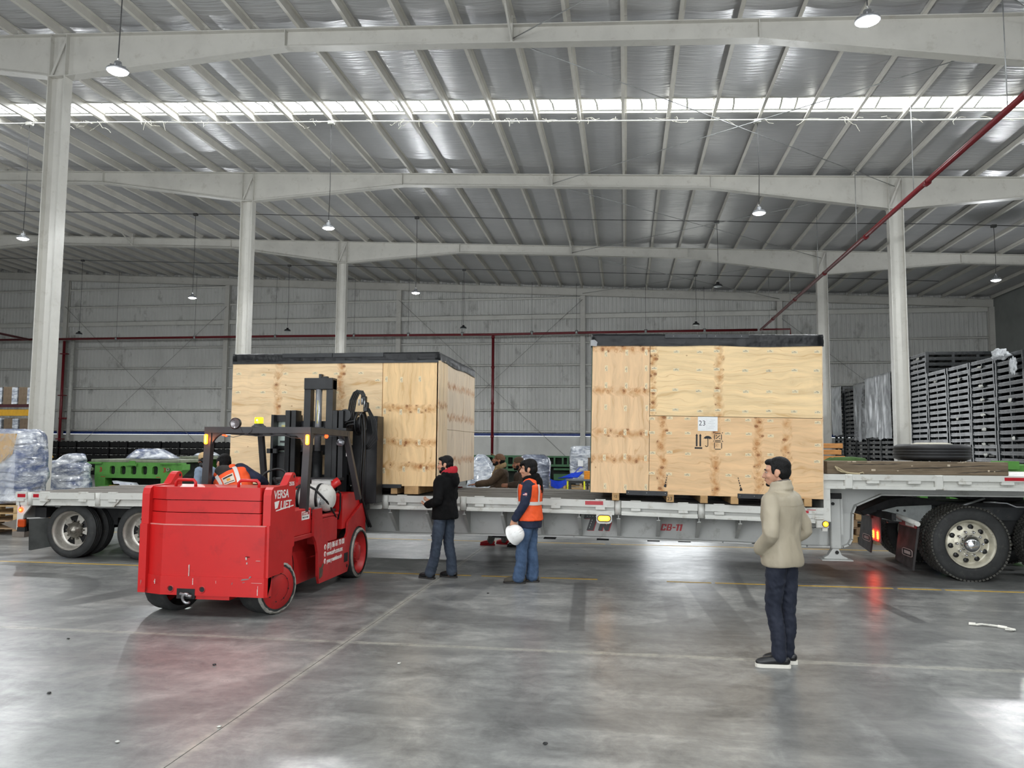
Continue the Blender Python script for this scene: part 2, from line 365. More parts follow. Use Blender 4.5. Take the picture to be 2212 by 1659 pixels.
# translucent daylight sheets, one between each pair of purlins, with dark side laps
def skylight_mat():
    m, nt, b = nodes_of('translucent_roof_sheet')
    b.inputs['Base Color'].default_value = (0.9, 0.93, 0.95, 1); b.inputs['Emission Color'].default_value = (0.93, 0.97, 1, 1); b.inputs['Emission Strength'].default_value = SKYLIGHT; b.inputs['Roughness'].default_value = 0.4
    return m
m_sky = skylight_mat()
for s0, s1 in SKY:
    for i in range(len(edges) - 1):
        xa, xb = edges[i], edges[i + 1]; vs = []; fs = []
        for q in range(5):
            xx = xa + (xb - xa) * q / 4
            vs += [(xx, s0, zroof(xx, 0) + 0.05 ), (xx, s1, zroof(xx, 0) + 0.05)]
        for q in range(4): fs.append((2 * q, 2 * q + 1, 2 * q + 3, 2 * q + 2))
        MB().add(vs, fs, True).build('skylight_sheet', m_sky, ceiling)
    for i in range(len(edges) - 1):
        for t in (0.34, 0.92) if i % 3 else (0.34, 0.66):
            xx = edges[i] + (edges[i + 1] - edges[i]) * t
            MB().add([(xx - .03, s0, ztop(xx) + .22), (xx + .03, s0, ztop(xx) + .22), (xx + .09, (s0 + s1) / 2, ztop(xx) + .26), (xx + .03, (s0 + s1) / 2, ztop(xx) + .26), (xx + .05, s1, ztop(xx) + .22), (xx + .11, s1, ztop(xx) + .22)], [(0, 1, 2, 3), (3, 2, 5, 4)]).build('skylight_lap', m_girt, ceiling)
    for yy in (s0 - .03, s1 + .03):
        MB().bar((XL, yy, ztop(XL) + .20), (XR, yy, ztop(XR) + .20), 0.06, 0.05).build('skylight_flashing', m_girt, ceiling)
# purlins: Z sections spanning bay by bay, seen one by one
def purlin_mesh(L):
    w, d, t = 0.075, 0.21, 0.012
    b = MB(); poly = [(-t / 2, d), (-t / 2, t), (-w, t), (-w, 0), (t / 2, 0), (t / 2, d - t), (w, d - t), (w, d)]
    b.prism(poly, 'Y', 0, L); b.bar((-w, 0, .012), (-w, L, .012), .008, .03, ); return b.mesh('purlin', m_purlin)
bays = list(zip(FY, FY[1:] + [WALLY]))
for ya, yb in bays:
    me = purlin_mesh(yb - ya - 0.02)
    if yb < 10:
        for x in PX[::2] if False else PX: put('purlin', me, ceiling, (x, ya + .01, ztop(x)))
    else:
        for x in PX: put('purlin', me, ceiling, (x, ya + .01, ztop(x)), (0, random.uniform(-.02, .02), 0))
# ---- portal frames: tapered I rafters on H columns every 23.4 m
COLX = [-37.7, -14.3, 9.1]
def depth(x):
    d = min(abs(x - c) for c in COLX); lo, hi = 0.46, 1.12
    return hi if d < 0.24 else lo if d > 6.1 else hi + (lo - hi) * (d - 0.24) / (6.1 - 0.24)
def stations():
    s = {XL, XR}
    for c in COLX:
        for d in (-6.1, -0.24, 0.24, 6.1):
            if XL < c + d < XR: s.add(c + d)
    return sorted(s)
def frame(y):
    b = MB(); st = stations()
    top = [(x, ztop(x)) for x in st]; bot = [(x, ztop(x) - depth(x)) for x in st]
    for (x0, z0), (x1, z1), (u0, w0), (u1, w1) in zip(top, top[1:], bot, bot[1:]):
        b.prism([(x0, z0), (x1, z1), (u1, w1), (u0, w0)], 'Y', y - .008, y + .008)
        b.bar((x0, y, z0 - .012), (x1, y, z1 - .012), .28, .024, ext=0.002)
        b.bar((u0, y, w0 + .012), (u1, y, w1 + .012), .28, .024, ext=0.004)
    f = tag(b.build('rafter_beam', m_steel), 'white tapered steel roof rafter spanning column to column', kind='structure', group='portal frame rafters')
    for c in COLX:
        zt, zb = ztop(c), ztop(c) - depth(c)
        for dx in (-.22, .22):
            MB().box(c + dx - .008, c + dx + .008, y - .135, y + .135, zb + .02, zt - .02).build('stiffener_plate', m_steel, f)
        MB().bar((c - .2, y - .07, zb + .06), (c + .2, y - .07, zt - .06), .06, .02, up=(0, 1, 0)).build('knee_brace', m_steel, f)
        for dx in (-6.1, 6.1):
            x = c + dx
            if XL < x < XR: MB().box(x - .01, x + .01, y - .14, y + .14, ztop(x) - .45, ztop(x) - .01).build('splice_plate', m_steel, f)
    for x in (-26.0, -2.6, 20.6):
        MB().box(x - .03, x + .03, y - .15, y - .02, ztop(x) - .46, ztop(x) + .2).build('splice_plate', m_steel, f)
        MB().bar((x, y - .1, ztop(x) - .42), (x - .02, y - 1.0, ztop(x) + .02), .05, .05).build('flange_brace', m_steel, f)
    return f
for y in FY: frame(y)
def column_mesh(h):
    b = MB()
    b.box(-.225, .225, -.008, .008, .03, h)
    for dx in (-.225, .225): b.box(dx - .012, dx + .012, -.15, .15, .03, h)
    b.box(-.32, .32, -.25, .25, 0, .03)
    for sx in (-.27, .27):
        for sy in (-.19, .19): b.cyl((sx, sy, .03), (sx, sy, .09), .018, 6)
    b.box(-.26, .26, -.16, .16, h - .02, h)
    return b.mesh('column', m_steel)
for c in COLX:
    me = column_mesh(ztop(c) - 1.12 + .01)
    for y in FY: tag(put('column', me, None, (c, y, 0)), 'white steel H section column carrying the roof rafters', kind='structure', group='warehouse columns')
# ---- back wall
def corrugated(x0, x1, z0, z1, y, pitch=0.25):
    b = MB(); n = int((x1 - x0) / pitch); vs = []; fs = []
    prof = [(0, 0), (.55, 0), (.65, -.035), (.9, -.035)]
    pts = []
    for i in range(n):
        for u, d in prof: pts.append((x0 + (i + u) * (x1 - x0) / n, y + d))
    pts.append((x1, y))
    for x, yy in pts: vs += [(x, yy, z0), (x, yy, z1 if z1 else ztop(x) + .3)]
    for i in range(len(pts) - 1): fs.append((2 * i, 2 * i + 2, 2 * i + 3, 2 * i + 1))
    return b.add(vs, fs)
DX0, DX1, DZ = 1.25, 4.95, 7.4      # open loading door in the back wall
b = corrugated(XL, DX0, 2.6, None, WALLY + .28); b2 = corrugated(DX1, XR, 2.6, None, WALLY + .28); b3 = corrugated(DX0, DX1, DZ, None, WALLY + .28)
for q in (b2, b3): b.add(q.v, q.f)
wall_back = tag(b.build('wall_back', m_wall), 'grey corrugated sheet back wall of the warehouse', kind='structure')
def block_wall(x0, x1):
    b = MB(); n = 12; h = 2.56 / n; b.box(x0, x1, WALLY + .2, WALLY + .36, 0, 2.57)
    for k in range(n): b.box(x0, x1, WALLY + .18 + .002 * (k % 2), WALLY + .38, k * h + .002, (k + 1) * h - .004)
    return b
b = block_wall(XL, DX0); q = block_wall(DX1, XR); b.add(q.v, q.f)
b.build('block_course', m_block, wall_back)['kind'] = 'stuff'
for a, c in ((XL, DX0), (DX1, XR)):
    tag(MB().box(a, c, WALLY + .15, WALLY + .3, 2.58, 2.74).build('trim_1' if a == XL else 'trim_2', m_blue), 'dark blue stripe along the top of the block wall', kind='structure')
tag(MB().box(DX0 - .12, DX0, WALLY + .1, WALLY + .45, 0, DZ + .12).box(DX1, DX1 + .12, WALLY + .1, WALLY + .45, 0, DZ + .12).box(DX0 - .12, DX1 + .12, WALLY + .1, WALLY + .45, DZ, DZ + .12).build('door_1', m_steel), 'open loading door in the back wall behind the crates', kind='structure')
tag(MB().box(DX0 - 30, DX1 + 30, WALLY + .5, WALLY + 40, -.3, -.02).build('yard', mat('yard_concrete', rgb(170, 168, 160), 0.8)), 'bare concrete yard outside the loading door', kind='structure')
WX = [-49.4, -37.7, -26.0, -14.3, -2.6, 9.1, 20.8]
b = MB(); b.bar((XL, WALLY, ztop(XL) - .24), (XR, WALLY, ztop(XR) - .24), .02, .46)
for dz in (.01, .45): b.bar((XL, WALLY, ztop(XL) - dz), (XR, WALLY, ztop(XR) - dz), .22, .022)
tag(b.build('rafter_beam', m_steel), 'white steel rafter along the top of the back wall', kind='structure')
for c in WX:
    h = ztop(c) - .47
    tag(MB().box(c - .15, c + .15, WALLY - .11, WALLY - .09, 0, h).box(c - .15, c + .15, WALLY + .09, WALLY + .11, 0, h).box(c - .008, c + .008, WALLY - .1, WALLY + .1, 0, h).build('wall_column', m_steel), 'white steel wind column standing against the back wall', kind='structure', group='wind columns along the back wall')
for zz, hh in ((2.80, .1), (4.13, .1), (5.6, .1), (6.93, .1), (8.3, .1), (9.85, .3), (11.1, .12), (12.3, .12)):
    for a, c in zip(WX, WX[1:]):
        if zz > ztop((a + c) / 2) - .75: continue
        if zz < DZ and a < DX0 < c:
            for p, q in ((a + .16, DX0 - .12), (DX1 + .12, c - .16)): MB().box(p, q, WALLY + .1, WALLY + .24, zz, zz + hh).build('girt', m_girt, wall_back)
            continue
        MB().box(a + .16, c - .16, WALLY + .02, WALLY + .24, zz + hh - .02, zz + hh).box(a + .16, c - .16, WALLY + .02, WALLY + .035, zz, zz + hh).build('girt', m_girt, wall_back)
m_rod = mat('grey_brace_rod', rgb(150, 150, 146), 0.5, 0.3)
def rod(p, q, r, label, group, m=m_rod):
    return tag(MB().cyl(p, q, r, 6).build('brace_rod', m), label, kind='structure', group=group)
for a, c in ((-14.3, -2.6), (-37.7, -26.0)):
    rod((a, WALLY - .15, 11.2), (c, WALLY - .15, .4), .014, 'thin diagonal bracing rod across the back wall', 'wall bracing rods')
    rod((a, WALLY - .15, .4), (c, WALLY - .15, 11.0), .014, 'thin diagonal bracing rod across the back wall', 'wall bracing rods')
rod((9.2, WALLY - .15, 9.6), (20.6, WALLY - .15, .4), .014, 'thin diagonal bracing rod across the back wall', 'wall bracing rods')
for ya, yb in bays[2:]:
    for a, c in ((-2.6, 9.1),):
        ra = ztop(a) - .33; rc = ztop(c) - .33
        rod((a, ya + .05, ra), (c, yb - .05, rc), .013, 'thin diagonal roof bracing rod under the purlins', 'roof bracing rods', m_galv)
        rod((a, yb - .05, ra), (c, ya + .05, rc), .013, 'thin diagonal roof bracing rod under the purlins', 'roof bracing rods', m_galv)
# right-hand wall
tag(MB().box(XR, XR + .2, -14, WALLY + .4, 0, ztop(XR) + .3).build('wall_right', m_conc_wall), 'plain dark grey right side wall', kind='structure')
tag(MB().box(XL - .2, XL, -14, WALLY + .4, 0, ztop(XL) + .3).build('wall_left', m_wall), 'grey sheet left side wall', kind='structure')
b = corrugated(XL, -15.0, 0, None, -13.9); b2 = corrugated(7.0, XR, 0, None, -13.9); b.add(b2.v, b2.f)  # wall added out of view; its opening sets how much sky fill enters
tag(b.build('wall_front_added', m_wall), 'unseen grey corrugated front wall, added with an opening that sets the fill light', kind='structure')
# ---- fire mains
pipe = thing('sprinkler_main', 'dark red sprinkler pipe running high along the back wall', 'pipe', (0, 46.9, 8.78))
MB().tube([(-48, 0, .04), (-22, 0, .02), (-8, 0, -.06), (-2, 0, -.02), (7.6, 0, 0)], .075, 10).build('pipe', m_redpipe, pipe)
MB().tube([(-7.98, .05, -.05), (-7.98, .05, -7.6)], .085, 10).build('riser', m_redpipe, pipe)
for zz in (-.15, -2.0, -4.2, -6.2): MB().cyl((-7.98, .05, zz), (-7.98, .05, zz - .12), .11, 10).build('coupling', m_redpipe, pipe)
for x in (-44, -38.5, -33, -27.5, -22, -16.8, -13.3, -9.9, -5.6, -2.9, 1.2, 4.6):
    MB().cyl((x, 0, -.1), (x, 0, .12), .095, 8).build('clamp', m_galv, pipe); MB().cyl((x, 0, .1), (x, 0, ztop(x) - 8.75), .009, 5).build('hanger_rod', m_cable, pipe)
pipe2 = thing('sprinkler_branch', 'dark red sprinkler pipe running from the back wall toward the viewer', 'pipe', (7.78, 0, 8.78))
MB().tube([(0, 46.9, 0), (0, 4.0, .04)], .07, 10).build('pipe', m_redpipe, pipe2)
for y in (43, 37.5, 32, 26.6, 21.3, 16, 10.7):
    MB().cyl((0, y - .09, .0), (0, y + .09, 0), .09, 10).build('coupling', m_redpipe, pipe2); MB().cyl((-.05, y + .8, .05), (-.05, y + .8, ztop(7.8) - 8.6), .011, 5).build('hanger_rod', m_galv, pipe2)
MB().tube([(0, 46.6, -.03), (1.6, 46.6, -.03), (1.6, 46.6, -.5)], .05, 8).build('drain_elbow', m_redpipe, pipe2)
pipe3 = thing('sprinkler_branch', 'dark red sprinkler pipe far left running along beside the white column', 'pipe', (-39.3, 0, 8.8))
MB().tube([(0, 46.9, 0), (0, 24, .5)], .075, 10).build('pipe', m_redpipe, pipe3)
riser = thing('standpipe', 'dark red standpipe beside the far left wall column', 'pipe', (-37.35, 47.7, 0))
MB().tube([(0, 0, 8.8), (0, 0, 0)], .09, 10).build('pipe', m_redpipe, riser)
for zz in (2.2, 5.1, 7.9): MB().box(-.2, .3, -.13, .13, zz, zz + .06).build('bracket', m_redpipe, riser)
MB().cyl((-.1, 0, 3.6), (.45, 0, 3.6), .06, 8).build('valve', m_redpipe, riser)
MB().tube([(.55, .1, 9.2), (.55, .1, 0)], .13, 10).build('duct', mat('white_duct', rgb(190, 190, 184), 0.5), riser)
# ---- lamps and their conduits
m_lens = mat('lamp_lens', rgb(255, 255, 255), 0.3, emit=(0.95, 0.98, 1, 1), estr=60)
m_lens_off = mat('lamp_lens_off', rgb(190, 195, 195), 0.3)
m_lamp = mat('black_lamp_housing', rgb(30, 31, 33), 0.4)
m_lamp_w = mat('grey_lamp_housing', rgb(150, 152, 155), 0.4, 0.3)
def lamp_parts(lit):
    h = MB(); h.lathe([(.02, .16), (.06, .15), (.075, .06), (.10, .05), (.185, .01), (.19, -.02), (.165, -.035)], (0, 0, 0), 'Z', 20)
    for k in range(10):
        a = 2 * PI * k / 10; h.bar((.07 * math.cos(a), .07 * math.sin(a), .04), (.15 * math.cos(a), .15 * math.sin(a), .02), .012, .07)
    l = MB(); l.lathe([(0, -.075), (.06, -.072), (.12, -.058), (.17, -.03), (.178, -.02)], (0, 0, 0), 'Z', 20)
    k = MB(); k.tube([(0, 0, .15), (.018, 0, .18), (.018, 0, .2), (0, 0, .23), (-.018, 0, .2)], .006, 6)
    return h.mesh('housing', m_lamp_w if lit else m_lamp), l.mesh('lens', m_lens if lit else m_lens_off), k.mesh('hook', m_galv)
LP = {True: lamp_parts(True), False: lamp_parts(False)}
def lamp(x, y, lit, label, z=8.5, far=False):
    t = thing('highbay_lamp', label, 'lamp', (x, y, z), group='high bay lamps')
    hm, lm, km = LP[lit]
    put('housing', hm, t); put('lens', lm, t); put('hook', km, t)
    zc = ztop(x) - .31
    MB().tube([(0, 0, .22), (.02, 0, (zc - z) * .4), (0, 0, zc - z)], .011, 5).build('cord', m_cable, t)
    if lit:
        ld = bpy.data.lights.new('lamp_light', 'SPOT'); ld.shadow_soft_size = .12; ld.energy = LAMP_W; ld.color = (.95, .98, 1.0); ld.spot_size = math.radians(178); ld.spot_blend = .25
        lo = bpy.data.objects.new('lamp_light', ld); C.objects.link(lo); lo.parent = t; lo.location = (0, 0, -.12)
        ld = bpy.data.lights.new('lens_light', 'POINT'); ld.shadow_soft_size = .14; ld.energy = LAMP_W * .55; ld.color = (.95, .98, 1.0)      # the domed lens also shines sideways
        lo = bpy.data.objects.new('lens_light', ld); C.objects.link(lo); lo.parent = t; lo.location = (0, 0, -.25)
LN = {-32.5: 'far left', -19.3: 'left', -8.95: 'centre left', 3.75: 'centre right', 14.3: 'right'}
lamp(-8.95, 12.4, True, 'lit bay lamp hanging in front of the nearest left rafter haunch')
lamp(3.75, 12.4, True, 'lit bay lamp against the nearest rafter, topmost in the picture')
lamp(-19.3, 22.5, True, 'lit bay lamp just outside the nearest left column')
lamp(-8.95, 22.5, True, 'lit bay lamp on a long cord right of the second left column')
lamp(3.75, 22.5, True, 'lit bay lamp hanging below the crossing roof brace rods')
lamp(-19.3, 32.6, True, 'lit bay lamp against the grey back wall, left of both slim columns')
lamp(-8.95, 32.6, True, 'lit bay lamp against the back wall, over the left crate')
lamp(3.75, 32.6, False, 'unlit black bay lamp just above the back wall rafter')
lamp(14.3, 32.6, True, 'lit bay lamp by the right wall, above the black pallet stacks')
lamp(-32.5, 42.7, False, 'unlit bay lamp beside the wall pipe, furthest left')
lamp(-19.3, 42.7, False, 'unlit black bay lamp between the two slim left columns')
lamp(-8.95, 42.7, False, 'unlit black bay lamp above the pipe tee on the back wall')
lamp(3.75, 42.7, False, 'unlit black bay lamp just above the right crate')
for x, y, w in ((-8.95, 2.2, 'behind the viewer, left one'), (3.75, 2.2, 'behind the viewer, right one'), (-19.3, 12.4, 'of the nearest row, beyond the left picture edge'), (14.3, 12.4, 'of the nearest row, beyond the right picture edge'), (14.3, 22.5, 'of the second row, beyond the right picture edge'), (-32.5, 22.5, 'added unseen beyond the left picture edge, second row'), (-32.5, 32.6, 'added unseen beyond the left picture edge, third row')): lamp(x, y, True, 'lit bay lamp ' + w)  # unseen lamps; the far-left pair is added to brighten the back wall
for y, m in ((12.4, m_cable), (22.5, m_girt), (32.6, m_cable), (42.7, m_cable)):
    t = thing('cable_conduit', {12.4: 'lamp supply conduit over the nearest lamp row', 22.5: 'pale lamp conduit along the edge of the bright skylight strip', 32.6: 'dark lamp supply cable below the middle purlins', 42.7: 'dark lamp supply cable above the back wall'}[y], 'conduit', (0, y, 0))
    MB().tube([(x, 0, ztop(x) - .22 - .02 * math.sin(x * .9)) for x in range(-48, 20, 4)], .022 if y == 22.5 else .016, 6).build('cable', m, t)
    for x in LN: MB().box(x - .09, x + .09, -.07, .07, ztop(x) - .3, ztop(x) - .2).build('junction_box', m, t)
# strands of torn wrapping caught along the conduit under the skylight
m_strand = mat('torn_strands', rgb(225, 222, 205), 0.6)
random.seed(11); b = MB()
for k in range(85):
    x = random.uniform(-22, 13); z = ztop(x) - .2; y = 22.40 + random.uniform(-.06, .05); pts = [(x, y, z)]
    L = random.choice((2, 3, 3, 4, 6))
    dx = random.uniform(-.12, .12)
    for q in range(L): 
        x += dx + random.uniform(-.09, .09); z -= random.uniform(-.04, .13); pts.append((x, y, z))
    b.tube(pts, .006, 4, False)
tag(b.build('torn_plastic_strands', m_strand), 'tangled pale plastic strands hanging along the skylight edge', 'plastic strands', kind='stuff')
# ------------------------------------------------------------------ wheels shared by trailer and tractor
m_rubber = mat('worn_tyre_rubber', rgb(44, 45, 45), 0.75, var=0.15, scale=5, dirt=(rgb(84, 82, 76), 0.45))
m_dusty = mat('dusty_tread_rubber', rgb(74, 73, 68), 0.85, var=0.18, scale=8)
m_rim = mat('dull_alloy_rim', rgb(182, 178, 170), 0.38, 0.55, var=0.12, scale=7, dirt=(rgb(105, 95, 80), 0.6))
m_alum = mat('cream_wheel_paint', rgb(205, 200, 182), 0.35, 0.25, var=0.06, dirt=(rgb(140, 132, 112), 0.6))
m_chrome = mat('chrome', rgb(225, 226, 230), 0.08, 1.0, var=0.0)
m_dark = mat('dark_underside', rgb(26, 26, 27), 0.7, var=0.2)
m_white = mat('white_trailer_paint', rgb(206, 206, 200), 0.38, var=0.04, scale=2.5, dirt=(rgb(150, 140, 124), 0.55))
m_beamw = mat('grey_white_beam_paint', rgb(186, 187, 184), 0.5, var=0.05, scale=1.6, dirt=(rgb(130, 126, 118), 0.5))
m_deckwood = mat('grey_deck_planks', rgb(118, 113, 106), 0.75, var=0.16, scale=3, stretch=(0.4, 6, 6), dirt=(rgb(70, 66, 62), 0.6))
m_redtape = mat('red_reflective_tape', rgb(176, 22, 38), 0.35)
m_amber = mat('lit_amber_lamp', rgb(255, 170, 20), 0.3, emit=(1.0, 0.30, 0.01, 1), estr=6.0)
m_amber_core = mat('amber_lamp_core', rgb(255, 220, 60), 0.3, emit=(1.0, 0.50, 0.02, 1), estr=6.5)
m_redlamp = mat('lit_red_lamp', rgb(255, 40, 20), 0.3, emit=(1.0, 0.05, 0.01, 1), estr=5.0)
m_redcore = mat('red_lamp_core', rgb(255, 190, 60), 0.3, emit=(1.0, 0.35, 0.03, 1), estr=5.0)
m_orange_off = mat('orange_lamp_glass', rgb(196, 72, 16), 0.3)
def tyre_bm(R, ri, w, grooves=0):
    b = MB(); pr = [(ri, .03), (ri + .03, .0), (ri + .06, .004), (R - .07, .0), (R - .02, .02), (R - .004, .045)]
    if grooves:
        n = grooves; step = (w - .09) / n
        for k in range(n):
            a = .045 + k * step; pr += [(R, a + .002), (R, a + step - .012), (R - .012, a + step - .011), (R - .012, a + step - .002)]
    pr += [(R - .004, w - .045), (R - .02, w - .02), (R - .07, w), (ri + .06, w - .004), (ri + .03, w), (ri, w - .03)]
    b.lathe(pr, (0, 0, 0), 'Y', 44, True, True); return b
# ------------------------------------------------------------------ lowboy trailer
YN, YF = 11.6, 14.3
def zd(x):
    pts = [(-9.8, 1.05), (-3.6, 1.10), (-.75, 1.09), (1.35, 1.04), (2.8, 1.01), (9, 1.0)]
    for (a, za), (c, zc) in zip(pts, pts[1:]):
        if x <= c: return za + (zc - za) * (x - a) / (c - a)
    return 1.0
TR = thing('lowboy_trailer', 'long white lowboy trailer with plank deck carrying both plywood crates', 'trailer', (0, YN, 0))
def tp(b, name, m, par=None): return b.build(name, m, par or TR)
ST = [-9.8, -9.55, -8.35, -7.15, -5.95, -4.77, -3.6, -2.4, -1.27, -.12, 1.06, 2.2, 2.66]
# side rails, segment by segment between the stake pockets, near and far side
for side, y0, s in (('near', 0, 1), ('far', YF - YN, -1)):
    for a, c in zip(ST, ST[1:]):
        a2 = a + (.05 if a > -9.7 else 0); c2 = c - .05
        za, zc = zd(a), zd(c)
        b = MB(); y = lambda d: y0 + s * d
        b.bar((a2, y(.0), za - .05), (c2, y(.0), zc - .05), .03, .10); b.bar((a2, y(.06), za - .11), (c2, y(.06), zc - .11), .012, .2)
        if a > -7.0: b.bar((a2, y(.02), za - .195), (c2, y(.02), zc - .195), .09, .022); b.bar((a2, y(.015), za - .17), (c2, y(.015), zc - .17), .02, .04)
        r = tp(b, 'side_rail', m_white)
        n = 2 if c2 - a2 > .8 else 1
        for k in range(n if side == 'near' else 0):
            x = a2 + (c2 - a2) * ((k + .5) / n + (.06 if k else -.06)); z = zd(x)
            tp(MB().box(x - .07, x + .07, -.022, .03, z - .145, z - .102, .006), 'tie_clip', m_white, r)
            tp(MB().box(x - .075, x + .075, -.02, .03, z - .008, z + .012, .004), 'tie_clip', m_white, r)
    for x in ST[1:-1]:
        z = zd(x); b = MB()
        b.cyl((x, y0 + s * .02, z - (.2 if x > -7 or True else .2)), (x, y0 + s * .02, z + .002), .047, 14)
        tp(b, 'stake_pocket', m_white)
for x0, x1 in ((-.59, -.33), (2.5, 2.62), (-9.76, -9.62), (-9.48, -9.38)):
    z = zd(x0) - .05; tp(MB().box(x0, x1, -.019, -.0155, z - .027, z + .027), 'reflector_tape', m_redtape)
# deck planks
random.seed(3)
npl = 14; wv = (YF - YN - .14) / npl
for k in range(npl):
    b = MB(); y0 = .07 + k * wv; dz = random.uniform(-.006, .006)
    xs_ = [-9.78, -6.5, -3.6, -.75, 1.35, 2.72]
    for a, c in zip(xs_, xs_[1:]):
        b.bar((a, y0 + wv / 2, zd(a) - .022 + dz), (c, y0 + wv / 2, zd(c) - .022 + dz), wv - .012, .04)
    tp(b, 'plank', m_deckwood)
tp(MB().bar((-9.78, 1.35, .98), (-3.6, 1.35, 1.03), 2.4, .03).bar((-3.6, 1.35, 1.03), (-.75, 1.35, 1.02), 2.4, .03).bar((-.75, 1.35, 1.02), (2.7, 1.35, .94), 2.4, .03), 'deck_underlay', m_dark)
for x in [-9.2 + .6 * k for k in range(20)]:
    tp(MB().box(x - .03, x + .03, .08, 2.62, zd(x) - .19, zd(x) - .07), 'crossmember', m_dark)
# main beams with lower flange, and gooseneck web in the same plate
bot = [(-9.6, .80), (-6.4, .80), (-5.7, .50), (-3.54, .49), (-.78, .50), (1.4, .47), (2.58, .44), (3.08, .44), (3.16, .475), (3.205, .55), (3.225, .92), (3.27, 1.03), (3.62, 1.19), (6.9, 1.2)]
top = [(6.9, 1.44), (2.75, 1.44), (2.73, .96), (-.75, .98), (-3.6, .98), (-9.6, .92)]
for y in (.5, 2.2):
    tp(MB().prism(bot + top, 'Y', y - .007, y + .007), 'main_beam', m_beamw)
    b = MB()
    for p, q in zip(bot, bot[1:]): b.bar((p[0], y, p[1]), (q[0], y, q[1]), .2, .022, up=(0, 0, 1) if abs(p[0] - q[0]) > .1 else (1, 0, 0), ext=.006)
    tp(b, 'beam_flange', m_beamw)
for x in [-.68 + .57 * k for k in range(-9, 6)]:
    z = zd(x) - .2
    for s, y0 in ((1, 0), (-1, YF - YN)):
        tp(MB().prism([(y0 + s * .03, z), (y0 + s * .5, z), (y0 + s * .5, .53), (y0 + s * .42, .53), (y0 + s * .03, z - .06)], 'X', x - .006, x + .006).bar((x, y0 + s * .03, z - .06), (x, y0 + s * .44, .53), .05, .012), 'outrigger', m_beamw)
for x in (-9.6, -4.4, -2.9, -1.95, -1.15, -.35, .4, .85, 1.9):
    tp(MB().box(x - .09, x + .09, .4, .6, .455, .468), 'skid_pad', m_dark)
# gooseneck upper deck
ZG = 1.49
for side, y0, s in (('near', 0, 1), ('far', YF - YN, -1)):
    for a, c in ((2.735, 3.02), (3.12, 4.2), (4.3, 5.4), (5.5, 6.9)):
        b = MB(); y = lambda d: y0 + s * d
        b.bar((a, y(0), ZG - .04), (c, y(0), ZG - .04), .03, .08); b.bar((a, y(.05), ZG - .1), (c, y(.05), ZG - .1), .012, .2)
        b.bar((a, y(.01), ZG - .18), (c, y(.01), ZG - .18), .05, .045)
        r = tp(b, 'neck_rail', m_white)
        if side == 'near':
            for x in ((a + c) / 2 - .27, (a + c) / 2 + .27) if c - a > .5 else ():
                tp(MB().box(x - .085, x + .085, -.022, .03, ZG - .125, ZG - .083, .006), 'tie_clip', m_white, r)
    for x in (3.07, 4.25, 5.45): tp(MB().box(x - .055, x + .055, y0 - .022 if s > 0 else y0 - .06, y0 + .06 if s > 0 else y0 + .022, ZG - .2, ZG + .002, .012), 'stake_pocket', m_white)
for k in range(6): tp(MB().box(2.735, 6.9, .06 + k * .43, .06 + k * .43 + .42, ZG - .03, ZG - .002 - .003 * (k % 2)), 'neck_deck_plate', m_white)
tp(MB().box(2.5, 2.82, -.005, .05, .83, 1.02).box(2.73, 2.82, -.005, .05, 1.02, 1.30), 'neck_side_plate', m_white)
tp(MB().box(2.73, 2.82, 2.65, 2.71, .83, 1.3), 'neck_side_plate', m_white)
tp(MB().box(2.735, 2.79, .06, 2.64, .9, 1.46), 'neck_front_plate', m_white)
r = tp(MB().box(2.40, 2.72, -.03, .0, .935, .985).box(2.40, 2.70, -.02, .01, .875, .915), 'winch_track', m_white)
tp(MB().box(2.6, 2.72, -.05, 0, .86, .895, .006), 'tie_clip', m_white, r)
tp(MB().box(2.44, 2.52, -.034, -.0302, .945, .98), 'reflector_tape', m_redtape)
tp(MB().box(5.08, 5.33, -.019, -.0155, ZG - .065, ZG - .02), 'reflector_tape', m_redtape)
# landing leg and its foot
leg = tp(MB().box(2.90, 3.04, .33, .47, .42, 1.2, .012).box(3.045, 3.075, .36, .44, .62, 1.2), 'landing_leg', m_beamw)
tp(MB().box(2.87, 3.05, .3, .34, 1.13, 1.21, .005).cyl((2.93, .3, 1.06), (2.93, .33, 1.06), .022, 10), 'leg_bracket', m_dark, leg)
tp(MB().prism([(2.80, .28), (3.12, .28), (3.12, .292), (3.04, .33), (3.0, .42), (2.92, .42), (2.86, .33), (2.80, .292)], 'Y', .34, .46).box(2.74, 3.16, .2, .6, .268, .282), 'leg_foot', m_beamw, leg)
tp(MB().cyl((2.975, .335, .37), (2.975, .33, .37), .026, 12), 'foot_pin', m_dark, leg)
# marker lamps
def round_lamp(name, x, z, r, y, mo, mc, box=None):
    l = tp(MB().lathe([(r, .02), (r, -.005), (r * .8, -.012)], (x, y, z), 'Y', 20), name, m_redlamp if mo is m_redlamp else m_black)
    tp(MB().lathe([(r * .86, -.004), (r * .75, -.016), (0, -.022)], (x, y, z), 'Y', 20), 'lens', mo, l)
    tp(MB().lathe([(r * .42, -.019), (0, -.026)], (x, y, z), 'Y', 14), 'bulb', mc, l)
    return l
tp(MB().box(2.62, 2.79, -.03, .03, .74, .86, .012), 'lamp_box', m_white); tp(MB().box(2.70, 2.77, -.02, .02, .70, .74), 'lamp_bracket', m_white)
round_lamp('marker_lamp', 2.74, .80, .045, -.036, m_amber, m_amber_core)
tp(MB().tube([(2.66, -.01, .76), (2.58, -.0, .74), (2.52, .02, .80)], .005, 5), 'lamp_wire', m_dark)
pl = [(-.43, .91), (-.205, .91), (-.205, .785), (-.22, .755), (-.25, .742), (-.385, .742), (-.415, .755), (-.43, .785)]
lb = tp(MB().prism(pl, 'Y', -.02, -.008), 'lamp_plate', m_white)
